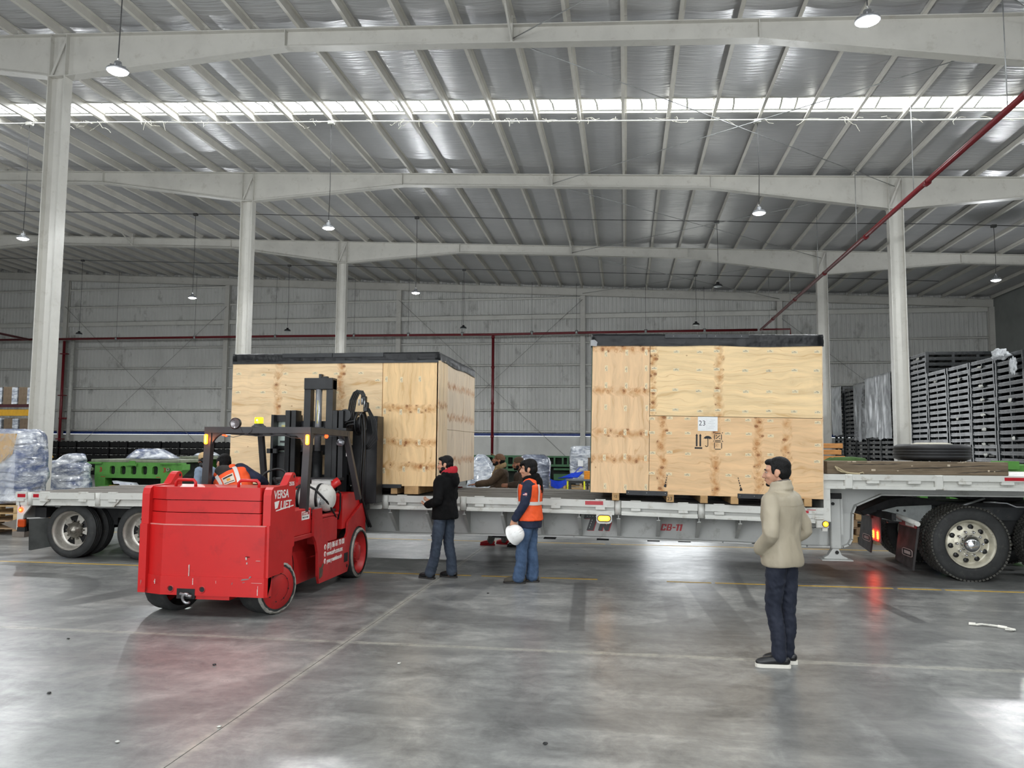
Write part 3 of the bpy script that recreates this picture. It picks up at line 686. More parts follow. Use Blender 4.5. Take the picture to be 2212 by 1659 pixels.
def oval(x, z, w, h, y, name, m, par, n=10, d=.01):
    pts = []
    for k in range(n + 1): a = -PI / 2 + PI * k / n; pts.append((x + (w - h) / 2 + h / 2 * math.cos(a), z + h / 2 * math.sin(a)))
    for k in range(n + 1): a = PI / 2 + PI * k / n; pts.append((x - (w - h) / 2 + h / 2 * math.cos(a), z + h / 2 * math.sin(a)))
    return tp(MB().prism(pts, 'Y', y - d, y), name, m, par)
oval(-.317, .818, .20, .10, -.02, 'lamp_gasket', m_black, lb); oval(-.317, .818, .172, .074, -.03, 'lens', m_amber, lb, d=.008); oval(-.317, .818, .12, .045, -.038, 'bulb', m_amber_core, lb, d=.003)
# company letters on the beam
m_letter = mat('black_letter_vinyl', rgb(22, 22, 24), 0.45); m_letred = mat('red_letter_vinyl', rgb(168, 24, 34), 0.45); m_letw = mat('white_letter_vinyl', rgb(235, 235, 230), 0.45)
yb = .486
Tp = [(0, .235), (.27, .235), (.255, .165), (.165, .165), (.115, 0), (.02, 0), (.075, .165), (-.02, .165)]
Np = [(.185, 0), (.225, .125), (.28, .125), (.305, .06), (.325, .125), (.375, .125), (.335, 0), (.285, 0), (.26, .06), (.24, 0)]
def dec(poly, ox, oz, y, name, m): return tp(MB().prism([(ox + u * 1.05, oz + w * 1.05) for u, w in poly], 'Y', y - .003, y), name, m)
for poly in (Tp, Np): dec(poly, -.605, .585, yb, 'letter_shadow', m_letred); dec(poly, -.617, .592, yb - .003, 'letter', m_letter)
for k in range(6): tp(MB().box(-.59 + k * .042, -.572 + k * .042, yb - .0075, yb - .006, .80, .806), 'road_dash', m_letw)
for k in range(4): tp(MB().bar((-.508 - k * .0125, yb - .007, .755 - k * .036), (-.515 - k * .0125, yb - .007, .733 - k * .036), .001, .005, up=(1, 0, 0)), 'road_dash', m_letw)
def block_letter(strokes, ox, oz, w, h, t, y, m):
    b = MB()
    for (u0, v0, u1, v1) in strokes:
        x0, x1, z0, z1 = u0 * w, u1 * w, v0 * h, v1 * h
        sh = lambda z: .24 * z
        b.prism([(ox + x0 + sh(z0), oz + z0), (ox + x1 + sh(z0), oz + z0), (ox + x1 + sh(z1), oz + z1), (ox + x0 + sh(z1), oz + z1)], 'Y', y - .003, y)
    return tp(b, 'lettering', m)
LC = [(0, 0, .36, 1), (.36, 0, 1, .2), (.36, .8, 1, 1), (.66, .62, 1, .8), (.66, .2, 1, .36)]
LBB = [(0, 0, .36, 1), (.36, 0, .92, .17), (.36, .42, .92, .58), (.36, .83, .92, 1), (.66, .17, 1, .46), (.66, .54, .96, .83)]
LN1 = [(.3, 0, .72, 1), (.0, .8, .3, .95)]
for strokes, ox, w in ((LC, .505, .072), (LBB, .587, .074), ([(0, .40, 1, .58)], .672, .042), (LN1, .716, .062), (LN1, .764, .062)): block_letter(strokes, ox, .612, w, .098, .02, yb, m_letred)
# rear end
for x0, x1, x2, x3 in ((-9.8, -9.2, -9.32, -9.8), (-8.61, -7.97, -8.07, -8.51), (-6.9, -6.3, -6.4, -6.8)):
    tp(MB().prism([(x0, .955), (x1, .96), (x2, .845), (x3, .845)], 'Y', .01, .04), 'skirt_plate', m_white)
tp(MB().prism([(-9.78, .95), (-9.45, .95), (-9.66, .69), (-9.70, .45), (-9.78, .45)], 'Y', .02, .05), 'tail_plate', m_white)
round_lamp('marker_lamp', -9.71, .77, .042, .015, m_redlamp, m_redcore)
tp(MB().tube([(-9.75, .015, .93), (-9.735, .012, .86), (-9.72, .012, .81)], .006, 5), 'lamp_wire', m_dark)
tp(MB().box(-9.76, -9.63, .0, .06, .49, .62, .015), 'turn_lamp', m_orange_off); tp(MB().box(-9.76, -9.62, .01, .06, .42, .49), 'lamp_base', m_dark)
tp(MB().box(-9.84, -9.62, .0, .12, .33, .42, .006), 'bumper_end', mat('bare_grey_steel', rgb(118, 110, 102), 0.6))
tp(MB().box(-9.82, -9.72, .1, 2.6, .34, .44), 'rear_bumper', m_dark)
tp(MB().prism([(-10.13, .53), (-9.78, .63), (-9.78, .42), (-9.95, .47)], 'Y', .1, .5), 'bumper_wedge', MATS['bare_grey_steel'])
tp(MB().box(-9.8, -9.74, .05, 2.65, .62, 1.03), 'tail_board', m_white)
# mud flap, suspension and wheels
tp(MB().add([(-9.63, .1, .62), (-9.30, .42, .62), (-9.28, .45, .18), (-9.62, .12, .11)], [(0, 1, 2, 3)]).add([(-9.60, .1, .62), (-9.27, .42, .62), (-9.25, .45, .18), (-9.59, .12, .11)], [(3, 2, 1, 0)]), 'mud_flap', mat('grey_mud_flap', rgb(62, 64, 62), 0.7))
tp(MB().bar((-9.66, .09, .63), (-9.44, .30, .63), .05, .02), 'flap_hanger', m_beamw); tp(MB().box(-9.6, -9.4, .2, .5, .635, .8), 'spring_hanger', m_dark)
tyA = tyre_bm(.44, .30, .25, 4).mesh('tyre', m_rubber)
rb = MB(); rb.lathe([(.315, -.002), (.318, .012), (.30, .02), (.285, .06), (.275, .14), (.255, .165), (.235, .17)], (0, 0, 0), 'Y', 36); rimA = rb.mesh('rim', m_rim)
sp = MB()
for k in range(5):
    a = 2 * PI * k / 5 + .3; a0, a1 = a - .36, a + .36
    sp.add([(.105 * math.cos(a0), .15, .105 * math.sin(a0)), (.105 * math.cos(a1), .15, .105 * math.sin(a1)), (.25 * math.cos(a + .3), .172, .25 * math.sin(a + .3)), (.25 * math.cos(a - .3), .172, .25 * math.sin(a - .3))], [(0, 1, 2, 3)])
spA = sp.mesh('spokes', m_rim)
hb = MB(); hb.lathe([(.0, .03), (.03, .035), (.045, .05), (.075, .055), (.085, .09), (.125, .11), (.13, .16)], (0, 0, 0), 'Y', 24)
for k in range(10):
    a = 2 * PI * k / 10; hb.cyl((.145 * math.cos(a), .12, .145 * math.sin(a)), (.145 * math.cos(a), .17, .145 * math.sin(a)), .016, 6)
hubA = hb.mesh('hub', mat('oily_hub', rgb(120, 116, 108), 0.3, 0.7, var=.3, scale=20)); 
drum = MB(); drum.lathe([(.0, .18), (.26, .18), (.27, .3)], (0, 0, 0), 'Y', 24); drumA = drum.mesh('brake_drum', m_dark)
for x in (-8.91, -7.66, -6.41):
    for y0, ry in ((.12, 0), (2.58, PI)):
        w = put('wheel', tyA, TR, (x, y0, .44), (0, 0, ry)); put('rim', rimA, w); put('spokes', spA, w, (0, 0, 0), (0, .5 + x, 0)); put('hub', hubA, w); put('brake_drum', drumA, w)
        w2 = put('wheel', tyA, TR, (x, y0 + (.31 if ry == 0 else -.31), .44), (0, 0, ry)); put('rim', rimA, w2)
    tp(MB().cyl((x, .3, .44), (x, 2.4, .44), .06, 10), 'axle', m_dark); tp(MB().box(x - .5, x + .5, .62, .72, .5, .62), 'spring', m_dark)
tp(MB().box(-9.3, -5.9, .6, 2.1, .62, .86), 'suspension_frame', m_dark)
# ------------------------------------------------------------------ tractor unit under the gooseneck
TK = thing('truck_tractor', 'dark tractor unit with big dual wheels coupled under the gooseneck', 'truck', (0, 12.0, 0))
kp = lambda b, name, m, par=None: b.build(name, m, par or TK)
for y in (.87, 1.73): kp(MB().box(3.95, 8.6, y - .04, y + .04, .72, 1.0, .01), 'frame_rail', mat('dark_grey_frame', rgb(58, 60, 62), 0.55, var=.1, dirt=(rgb(100, 96, 88), .4)))
kp(MB().prism([(3.80, .93), (4.02, .99), (4.5, 1.02), (4.5, .80), (4.15, .75), (3.80, .80)], 'Y', .6, .62), 'tail_side_plate', mat('pale_grey_plate', rgb(150, 154, 152), 0.5))
for x in (4.02, 4.12): kp(MB().cyl((x, .595, .93), (x, .6, .93), .018, 10), 'bolt_hole', m_dark)
kp(MB().box(3.78, 3.84, .1, 2.5, .82, .92), 'rear_crossmember', m_dark)
fen = [(3.55, .90), (3.72, .98), (3.95, 1.08), (4.25, 1.13), (4.55, 1.08), (4.9, 1.05), (6.5, 1.05), (6.5, .99), (4.9, .99), (4.5, 1.0), (4.2, 1.0), (3.9, .94), (3.6, .84)]
kp(MB().prism(fen, 'Y', .78, .84), 'ramp_rail', m_dark); kp(MB().prism(fen, 'Y', 1.78, 1.84), 'ramp_rail', m_dark); kp(MB().prism([(x, z - .01) for x, z in fen], 'Y', .84, 1.78), 'ramp_plate', m_dark)
kp(MB().lathe([(.0, 1.16), (.42, 1.16), (.45, 1.13), (.45, 1.08), (.3, 1.05)], (5.6, 1.3, 0), 'Z', 24), 'fifth_wheel_plate', m_dark)
kp(MB().prism([(4.9, 1.16), (5.3, 1.12), (5.3, 1.09), (5.0, 1.11)], 'Y', .9, 1.7), 'fifth_wheel_ramp', m_dark)
kp(MB().cyl((4.9, .65, 1.0), (5.3, .75, 1.12), .02, 8).tube([(5.2, .55, 1.08), (5.5, .5, 1.07), (5.6, .45, 1.02), (6.2, .45, 1.02)], .012, 6), 'air_line', m_galv)
for x in (4.79, 6.12):
    kp(MB().cyl((x, .3, .52), (x, 2.3, .52), .09, 12).ball((x, 1.3, .52), (.24, .22, .24)), 'axle', m_dark)
    kp(MB().prism([(x - .55, .62), (x + .55, .62), (x + .3, .45), (x - .3, .45)], 'Y', .78, .95), 'leaf_spring', m_dark)
kp(MB().box(4.2, 6.9, .66, .74, .60, .80), 'torque_beam', m_dark)
tyB = tyre_bm(.52, .325, .27, 3).mesh('tyre', m_rubber)
tb = MB(); random.seed(5)
for k in range(64):
    a = 2 * PI * k / 64
    for y0, y1, off in ((.004, .05, 0), (.055, .10, .5), (.115, .155, 0), (.165, .215, .5), (.22, .266, 0)):
        aa = a + off * 2 * PI / 64; c, s_ = math.cos(aa), math.sin(aa)
        r0, r1 = .505, .527; p = V((c * r0, 0, s_ * r0)); q = V((c * r1, 0, s_ * r1))
        tb.bar((p.x, (y0 + y1) / 2, p.z), (q.x, (y0 + y1) / 2, q.z), .034, y1 - y0, up=(0, 1, 0))
trB = tb.mesh('tread_blocks', m_dusty)
rb = MB(); rb.lathe([(.335, -.004), (.34, .012), (.322, .02), (.305, .05), (.295, .11), (.285, .125), (.26, .125), (.20, .075), (.15, .06), (.13, .06)], (0, 0, 0), 'Y', 40); rimB = rb.mesh('rim', m_alum)
hh = MB()
for k in range(10):
    a = 2 * PI * k / 10 + .15; c, s_ = math.cos(a), math.sin(a)
    hh.lathe([(0, .082), (.034, .082), (.037, .10)], (.235 * c, 0, .235 * s_), 'Y', 12)
holeB = hh.mesh('hand_holes', m_black)
hb = MB(); hb.lathe([(.0, -.10), (.06, -.092), (.105, -.06), (.128, .0), (.132, .06)], (0, 0, 0), 'Y', 28); hubB = hb.mesh('hub_cap', m_chrome)
lb_ = MB()
for k in range(10):
    a = 2 * PI * k / 10; c, s_ = math.cos(a), math.sin(a); lb_.lathe([(0, .005), (.014, .01), (.02, .03), (.021, .07)], (.17 * c, 0, .17 * s_), 'Y', 10)
lugB = lb_.mesh('lug_nuts', m_chrome)
for x in (4.79, 6.12):
    for y0, ry in ((0, 0), (2.6, PI)):
        w = put('wheel', tyB, TK, (x, y0, .523), (0, 0, ry))
        for nm, me in (('tread_blocks', trB), ('rim', rimB), ('hand_holes', holeB), ('hub_cap', hubB), ('lug_nuts', lugB)):
            put(nm, me, w)['kind'] = 'thing' if nm in ('rim', 'hub_cap') else 'stuff'
        w2 = put('wheel', tyB, TK, (x, y0 + (.33 if ry == 0 else -.33), .523), (0, 0, ry)); put('tread_blocks', trB, w2)['kind'] = 'stuff'; put('rim', rimB, w2)
m_flap = mat('black_mud_flap', rgb(42, 38, 38), 0.6); m_redw = mat('red_white_tape', rgb(150, 24, 32), 0.4)
for y0, y1 in ((.0, .72), (1.95, 2.62)):
    f = kp(MB().add([(4.09, y0, .74), (4.09, y1, .80), (4.00, y1, .20), (4.00, y0, .14)], [(0, 1, 2, 3)]).add([(4.105, y0, .74), (4.105, y1, .80), (4.015, y1, .20), (4.015, y0, .14)], [(3, 2, 1, 0)]).bar((4.10, y0, .74), (4.01, y0, .14), .02, .03), 'mud_flap', m_flap)
    kp(MB().box(4.075, 4.088, y0 + .02, y1, .72, .80), 'reflective_tape', m_redw, f); kp(MB().box(4.066, 4.0748, y0 + .1, y0 + .42, .735, .785), 'tape_panel', m_letw, f)
    fb = MB(); yc = y0 + .25
    pts = []
    for k in range(20):
        a = 2 * PI * k / 20; pts.append((4.022 - .0, yc + .20 * max(-1, min(1, 1.25 * math.cos(a))), .36 + .05 * max(-1, min(1, 1.25 * math.sin(a))) + .0))
    fb.tube(pts + [pts[0]], .006, 5, False); 
    for k in range(7): fb.box(4.014, 4.022, yc - .13 + k * .036, yc - .11 + k * .036, .34, .385)
    kp(fb, 'maker_badge', mat('faded_badge_paint', rgb(170, 150, 146), .5), f)
    kp(MB().cyl((4.08, y0 - .05, .79), (3.96, y1 + .25, .90), .035, 14), 'flap_tube', m_white)
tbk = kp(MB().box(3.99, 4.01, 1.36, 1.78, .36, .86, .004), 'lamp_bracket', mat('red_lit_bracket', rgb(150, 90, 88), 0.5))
for y, mo in ((1.68, m_redcore), (1.46, m_redlamp)):
    kp(MB().add([(3.985, y + .06 * math.cos(2 * PI * k / 16), .47 + .085 * math.sin(2 * PI * k / 16)) for k in range(16)], [tuple(range(16))]), 'tail_lamp', m_redlamp, tbk)
    for dz in (-.045, -.015, .015, .045):
        for dy in (-.018, .018): kp(MB().ball((3.983, y + dy, .47 + dz), .012, 8, 5), 'tail_lamp_led', m_redcore, tbk)
for yy, zz, e in ((1.57, .47, 2.2),):
    ld = bpy.data.lights.new('tail_lamp_light', 'POINT'); ld.energy = e; ld.color = (1, .04, .02); ld.shadow_soft_size = .06
    lo = bpy.data.objects.new('tail_lamp_light', ld); C.objects.link(lo); lo.parent = TK; lo.location = (3.93, yy, zz)
# ------------------------------------------------------------------ load on the gooseneck
m_timber = mat('weathered_timber', rgb(112, 98, 80), 0.85, var=0.2, scale=2.2, stretch=(0.5, 8, 8), dirt=(rgb(168, 156, 138), 0.5), bump=.5, bscale=9)
t = thing('timber_beam', 'long weathered timber beam lying along the gooseneck deck', 'timber', (2.8, 11.66, ZG))
b = MB(); b.box(0, 2.37, 0, .32, .0, .185, .008); b.build('beam', m_timber, t)
for p in ([(.3, .13), (.75, .135), (1.0, .15)], [(.9, .075), (1.4, .11), (1.9, .12), (2.2, .14)], [(1.7, .03), (2.37, .07)]):
    MB().tube([(p[0][0] + (p[-1][0] - p[0][0]) * q / 14, -.0005, p[0][1] + (p[-1][1] - p[0][1]) * q / 14 + .007 * noise.noise(V((q * .9, p[0][0] * 5, 1)))) for q in range(15)], [.0008] + [.0026 + .0012 * (q % 3) for q in range(13)] + [.0008], 4).build('crack', m_dark, t)
random.seed(9)
for k in range(12):
    x = random.uniform(.1, 2.3); z = random.choice((.17, .18, .12, .05)); MB().box(x, x + random.uniform(.01, .06), -.003, .0, z, z + random.uniform(.004, .03)).build('splinter', mat('bare_splinter', rgb(196, 182, 160), .8), t)
t2 = tag(MB().box(2.80, 4.9, 12.06, 12.32, ZG, ZG + .17, .01).build('timber_beam', m_timber), 'second dark timber beam behind the long one on the gooseneck', 'timber')
t = thing('rope_coil', 'loose pale rope tangle hanging at the left end of the timber', 'rope', (2.95, 11.62, ZG))
MB().tube([(-.05, 0, .11), (-.02, -.01, .06), (.03, 0, .035), (.09, .0, .03), (.15, -.01, .015), (.22, 0, .012), (.28, 0, .01), (.24, .0, .012), (.1, 0, .02), (.02, .01, .06), (-.03, .0, .1), (.05, .0, .05), (.12, -.0, .012)], .012, 6).tube([(.25, 0, .01), (.32, 0, .03), (.33, 0, .01)], .008, 5).build('rope', mat('pale_rope', rgb(172, 158, 128), .9), t)
t = thing('spare_tyre', 'worn spare truck tyre lying flat on the timber beams', 'tyre', (4.44, 12.35, ZG + .19))
b = MB(); pr = []
for r, z in [(.30, .02), (.33, 0), (.44, .004), (.5, .03), (.515, .05), (.515, .075), (.505, .078), (.505, .086), (.515, .09), (.515, .115), (.505, .118), (.505, .126), (.515, .13), (.515, .155), (.505, .158), (.505, .166), (.515, .17), (.515, .19), (.5, .215), (.44, .24), (.33, .235), (.30, .22)]: pr.append((r, z))
b.lathe(pr, (0, 0, 0), 'Z', 44, True, True); b.build('tyre', mat('clean_black_rubber', rgb(30, 31, 33), 0.6, var=.12), t)
MB().lathe([(.31, .20), (.315, .235), (.25, .25), (.2, .265), (.0, .265)], (0, 0, 0), 'Z', 32).build('rim', m_alum, t)
t = tag(MB().tube([(2.95, 12.7, ZG + .08), (3.15, 12.6, ZG + .16), (3.4, 12.65, ZG + .17), (3.6, 12.7, ZG + .15)], .07, 8).tube([(2.9, 12.75, ZG + .09), (3.1, 12.7, ZG + .2), (3.35, 12.7, ZG + .17)], .03, 6).build('strap_bundle', mat('green_webbing', rgb(62, 92, 44), .9)), 'green webbing strap bundle behind the timber beam', 'straps')
# ------------------------------------------------------------------ plywood crates
def ply(name, axis, lines, tone=(236, 205, 150), v_off=0.0, strong=()):
    tone = (min(255, tone[0] * 1.01), tone[1] * 1.005, tone[2] * 1.07)
    """plywood face: grain along x ('H'), z ('V') or y ('S'); knot rows cross the grain at `lines`"""
    m, nt, b = nodes_of(name)
    tc = nd(nt, 'ShaderNodeTexCoord'); sx = nd(nt, 'ShaderNodeSeparateXYZ'); nt.links.new(tc.outputs['Object'], sx.inputs[0])
    X, Y, Z = sx.outputs
    u, v = (X, Z) if axis == 'H' else (Z, X) if axis == 'V' else (Z, Y)
    def cmb(a, sa, c, scl, off=0.0):
        n = nd(nt, 'ShaderNodeCombineXYZ'); nt.links.new(math_node(nt, 'MULTIPLY', a, sa), n.inputs[0]); nt.links.new(math_node(nt, 'MULTIPLY', c, scl), n.inputs[1]); n.inputs[2].default_value = v_off + off; return n.outputs[0]
    def ns(vec, det=5.0, rough=.6):
        n = nd(nt, 'ShaderNodeTexNoise', i_Scale=1.0, i_Detail=det, i_Roughness=rough); nt.links.new(vec, n.inputs['Vector']); return n.outputs['Fac']
    g = None
    wob = math_node(nt, 'MULTIPLY', math_node(nt, 'SUBTRACT', ns(cmb(u, .3, v, 4.5), 3), .5), .16)
    for L in lines:
        d = math_node(nt, 'ABSOLUTE', math_node(nt, 'ADD', math_node(nt, 'SUBTRACT', u, L), wob))
        k = math_node(nt, 'SUBTRACT', 1.0, math_node(nt, 'MULTIPLY', d, 13.0), True)
        g = k if g is None else math_node(nt, 'MAXIMUM', g, k)
    if g is None: g = math_node(nt, 'MULTIPLY', u, 0.0)
    warp = ns(cmb(u, .9, v, 2.2, 4), 3)
    gv = math_node(nt, 'ADD', math_node(nt, 'MULTIPLY', v, 9.0), math_node(nt, 'ADD', math_node(nt, 'MULTIPLY', warp, 3.0), math_node(nt, 'MULTIPLY', g, 1.2)))
    fine = ns(cmb(u, 1.0, gv, 1.0), 6, .62)
    c = lambda s: rgb(*[x * s for x in tone])
    co = ramp(nt, fine, [(0.30, rgb(tone[0] * .87, tone[1] * .80, tone[2] * .70)), (0.42, c(.95)), (0.55, c(1.0)), (0.7, c(1.04))])
    # thin late-wood lines
    lw = math_node(nt, 'FRACT', math_node(nt, 'MULTIPLY', gv, 1.7)); ln = math_node(nt, 'MULTIPLY', ramp(nt, lw, [(0.0, 0.0), (0.86, 0.0), (0.94, 1.0), (1.0, 0.0)]), ramp(nt, ns(cmb(u, 1.2, v, 1.5, 9), 3), [(0.42, 0.0), (0.62, .55)]))
    co = mix_col(nt, ln, co, rgb(tone[0] * .80, tone[1] * .66, tone[2] * .50))
    blot = ramp(nt, ns(cmb(u, 2.0, v, 2.0, 17), 5), [(0.60, 0.0), (0.80, .32)])
    co = mix_col(nt, blot, co, rgb(158, 142, 112))
    halo = math_node(nt, 'MULTIPLY', g, ramp(nt, ns(cmb(u, 6, v, 11, 23), 3), [(0.34, 0.0), (0.60, .80)]))
    co = mix_col(nt, halo, co, rgb(186, 124, 62))
    vo = nd(nt, 'ShaderNodeTexVoronoi', i_Scale=1.0, i_Randomness=.85); nt.links.new(cmb(u, 8.5, v, 12.5, 31), vo.inputs['Vector'])
    kn = math_node(nt, 'MULTIPLY', ramp(nt, vo.outputs['Distance'], [(0.0, 1.0), (0.22, .9), (0.30, 0.0)]), ramp(nt, g, [(0.08, 0.0), (0.25, 1.0)]))
    co = mix_col(nt, math_node(nt, 'MULTIPLY', kn, .85), co, rgb(132, 76, 34))
    ring = math_node(nt, 'MULTIPLY', ramp(nt, vo.outputs['Distance'], [(0.30, 0.0), (0.36, .9), (0.43, 0.0)]), ramp(nt, g, [(0.12, 0.0), (0.35, 1.0)]))
    co = mix_col(nt, math_node(nt, 'MULTIPLY', ring, .6), co, rgb(170, 108, 52))
    v2 = nd(nt, 'ShaderNodeTexVoronoi', i_Scale=1.0, i_Randomness=1.0); nt.links.new(cmb(u, 3.3, v, 4.1, 5), v2.inputs['Vector'])
    co = mix_col(nt, math_node(nt, 'MULTIPLY', ramp(nt, v2.outputs['Distance'], [(0.0, 1.0), (0.035, .9), (0.05, 0.0)]), .6), co, rgb(140, 84, 40))
    nt.links.new(co, b.inputs['Base Color']); b.inputs['Roughness'].default_value = .6; b.inputs['Specular IOR Level'].default_value = .3
    bp = nd(nt, 'ShaderNodeBump', i_Strength=.12, i_Distance=.01); nt.links.new(fine, bp.inputs['Height']); nt.links.new(bp.outputs[0], b.inputs['Normal'])
    return m
m_tarp = mat('black_plastic_tarp', rgb(11, 13, 16), 0.38, spec=.3, var=.2, scale=3, bump=.9, bscale=5)
m_angle = mat('black_steel_angle', rgb(36, 38, 40), .4, .3); m_ironb = mat('black_fork_plate', rgb(32, 34, 38), .5)
m_block_w = mat('pine_skid', rgb(186, 150, 104), .8, var=.15, scale=6)
m_paper = mat('white_paper', rgb(236, 238, 238), .6, var=.02); m_ink = mat('black_ink', rgb(18, 19, 22), .6); m_greyink = mat('faint_grey_ink', rgb(196, 199, 201), .6)
m_stamp = mat('pale_stamp_patch', rgb(232, 214, 178), .8, var=.06, spec=.1); m_stampink = mat('blue_grey_stamp_ink', rgb(98, 98, 106), .8, spec=.1)
m_screw = mat('bright_screw', rgb(190, 190, 190), .3, .8)
def drape(x0, x1, y0, y1, zt, zb, seed):
    """tarp pulled over the lid: top sheet and crumpled skirt"""
    b = MB(); per = []; n = 40; m = 34
    for k in range(n): per.append((x0 + (x1 - x0) * k / n, y0, 0, -1))
    for k in range(m): per.append((x1, y0 + (y1 - y0) * k / m, 1, 0))
    for k in range(n): per.append((x1 - (x1 - x0) * k / n, y1, 0, 1))
    for k in range(m): per.append((x0, y1 - (y1 - y0) * k / m, -1, 0))
    rows = 6; vs = []; fs = []; N = len(per)
    for r in range(rows + 1):
        t = r / rows
        for i, (x, y, nx, ny) in enumerate(per):
            s = V((x * 3.2 + y * 3.1, seed, t * 2.2)); d = .006 + .017 * abs(noise.noise(s)) * (0.3 + t) + .008 * noise.noise(s * 3.1)
            zz = zt + (zb - zt) * t + (.018 * noise.noise(V((x * 1.3 + y * 1.1, seed + 5, 0))) if r == rows else 0) + (.004 * noise.noise(s * 2) if r == 0 else 0)
            if r == 0: d *= .4
            vs.append((x + nx * d, y + ny * d, zz))
    for r in range(rows):
        for i in range(N): fs.append((r * N + i, r * N + (i + 1) % N, (r + 1) * N + (i + 1) % N, (r + 1) * N + i))
    fs.append(tuple(range(N))); return b.add(vs, fs, True)
def stamps(rows, vert, y, seed):
    random.seed(seed); b = MB()
    for x, z in rows:
        x += random.uniform(-.01, .01); z += random.uniform(-.012, .012); w, h = (.085, .042) if not vert else (.042, .085)
        b.mat_i = 0; b.box(x - w / 2, x + w / 2, y - .0006, y, z - h / 2, z + h / 2); b.mat_i = 1
        if not vert:
            for q in range(5): a = x - w / 2 + .006 + q * .013; b.box(a, a + random.uniform(.004, .01), y - .0012, y - .0007, z - .009, z - .001)
            b.box(x - .012, x + .012, y - .0012, y - .0007, z + .006, z + .011)
        else:
            for q in range(5): a = z - h / 2 + .006 + q * .013; b.box(x + .002, x + .009, y - .0012, y - .0007, a, a + random.uniform(.004, .01))
            b.box(x - .011, x - .006, y - .0012, y - .0007, z - .012, z + .012)
    return b
# ---- left crate, held by the forklift
X0, X1, Y0, Y1, Z0, Z1 = -1.66, 1.66, 0.0, 2.9, .12, 2.15       # local to the crate's base centre front
CR1 = thing('plywood_crate', 'large plywood crate behind the forklift mast, its right end in view', 'crate', (-4.47, YN, 1.12), group=None)
cp = lambda b, n, m, par=CR1: b.build(n, m, par)
P1a = ply('plywood_left_front', 'H', [-.90, .12], (236, 208, 156), 2.0); P1b = ply('plywood_left_end_strip', 'V', [1.30, .42, .78], (238, 204, 144), 7.0)
P1c = ply('plywood_side_sheet', 'S', [.5, 1.2, 1.7], (226, 206, 168), 11.0); P1d = ply('plywood_side_battens', 'S', [1.35], (232, 206, 158), 13.0)
cp(MB().box(X0, .785, 0, .02, Z0, 2.03, .002), 'front_panel', P1a); cp(MB().box(.795, X1, 0, .02, Z0, 2.03, .002), 'front_panel', P1b)
cp(MB().box(X0 + .02, X1 - .02, .02, Y1, Z0 + .02, Z1 - .02), 'inner_frame', m_block_w)
for k in range(4): cp(MB().box(X1 - .02, X1 + .012 - .004 * (k % 2), .0 + k * .155, .0 + (k + 1) * .155 - .006, Z0, 2.05), 'side_batten', P1d)
cp(MB().box(X1 - .02, X1, .625, Y1, Z0, .985, .002), 'side_panel', P1c); cp(MB().box(X1 - .02, X1, .625, Y1, .99, 2.05, .002), 'side_panel', P1c)
cp(MB().box(X0, X0 + .02, .02, Y1, Z0, 2.05), 'side_panel', P1c); cp(MB().box(X0, X1, Y1 - .01, Y1 + .012, Z0, 2.05), 'rear_panel', P1a)
cp(drape(X0 - .003, X1 + .003, -.003, Y1 + .003, Z1, 2.02, 3.0), 'tarp_cover', m_tarp)
for a, c in ((-.83, -.02), (-.01, .80)): cp(MB().box(a, c, -.026, -.012, 2.085, 2.145), 'lid_angle', m_angle)
cp(MB().box(X0 - .002, X1 + .002, -.014, -.01, 1.99, 2.03), 'lid_strip', m_angle)
for x in (-1.6, -.56, .44, 1.0): cp(MB().box(x - .05, x + .05, .0, Y1, 0, Z0, .004), 'skid', m_block_w)
cp(MB().box(1.16, 1.38, .0, Y1, 0, Z0, .004), 'skid', m_block_w)
cp(MB().box(.74, 1.12, -.03, .0, .09, .145, .002), 'fork_plate', m_ironb)
cp(stamps([(x, z) for z in (1.83, 1.55, 1.05, .62) for x in (-1.55, -1.15, -.78, -.3, .05, .45)] + [(.72, 1.73), (.72, 1.3), (.72, .5)], False, -.0003, 1), 'grade_stamps', [m_stamp, m_stampink])['kind'] = 'stuff'
cp(stamps([(x, z) for z in (1.73, 1.25, .78) for x in (.84, 1.09, 1.37)] + [(1.15, .37), (1.45, .37), (.84, .35)], True, -.0003, 2), 'grade_stamps', [m_stamp, m_stampink])['kind'] = 'stuff'
# ---- right crate, number 23
CR2 = thing('plywood_crate', 'plywood crate marked 23 with black handling symbols standing on the trailer', 'crate', (0, 11.5, 1.082)); CR2.rotation_euler = (0, .016, 0)
cp2 = lambda b, n, m: b.build(n, m, CR2)
x0, x1, xs_, zs, zb, zt, zl = -.51, 2.70, .32, 1.225, .105, 2.405, 2.235
P2a = ply('plywood_upright_sheet', 'V', [2.2, 1.58, .97, .60], (232, 198, 146), 21.0); P2b = ply('plywood_upper_sheet', 'H', [1.30, .36], (240, 212, 154), 27.0); P2c = ply('plywood_lower_sheet', 'H', [.50, 1.24, 1.83, 2.22], (230, 194, 140), 33.0)
m_grside = mat('dark_green_side', rgb(40, 66, 48), .6)
cp2(MB().box(x0, xs_ - .003, 0, .02, zb, 2.3, .002), 'front_panel', P2a); cp2(MB().box(xs_ + .003, x1, 0, .02, zs + .003, 2.3, .002), 'front_panel', P2b); cp2(MB().box(xs_ + .003, x1, .002, .022, zb, zs - .003, .002), 'front_panel', P2c)
cp2(MB().box(x0 + .02, x1 - .02, .022, 2.48, zb + .01, zt - .02), 'inner_frame', m_dark)
cp2(MB().box(x0 - .012, x0 + .0, .004, 2.5, zb, 2.3), 'side_panel', m_grside); cp2(MB().box(x1, x1 + .012, .01, 2.5, zb, 2.3), 'side_panel', P1c); cp2(MB().box(x0, x1, 2.48, 2.5, zb, 2.3), 'rear_panel', P2b)
cp2(drape(x0 - .013, x1 + .013, -.005, 2.505, zt, zl, 9.0), 'tarp_cover', m_tarp)
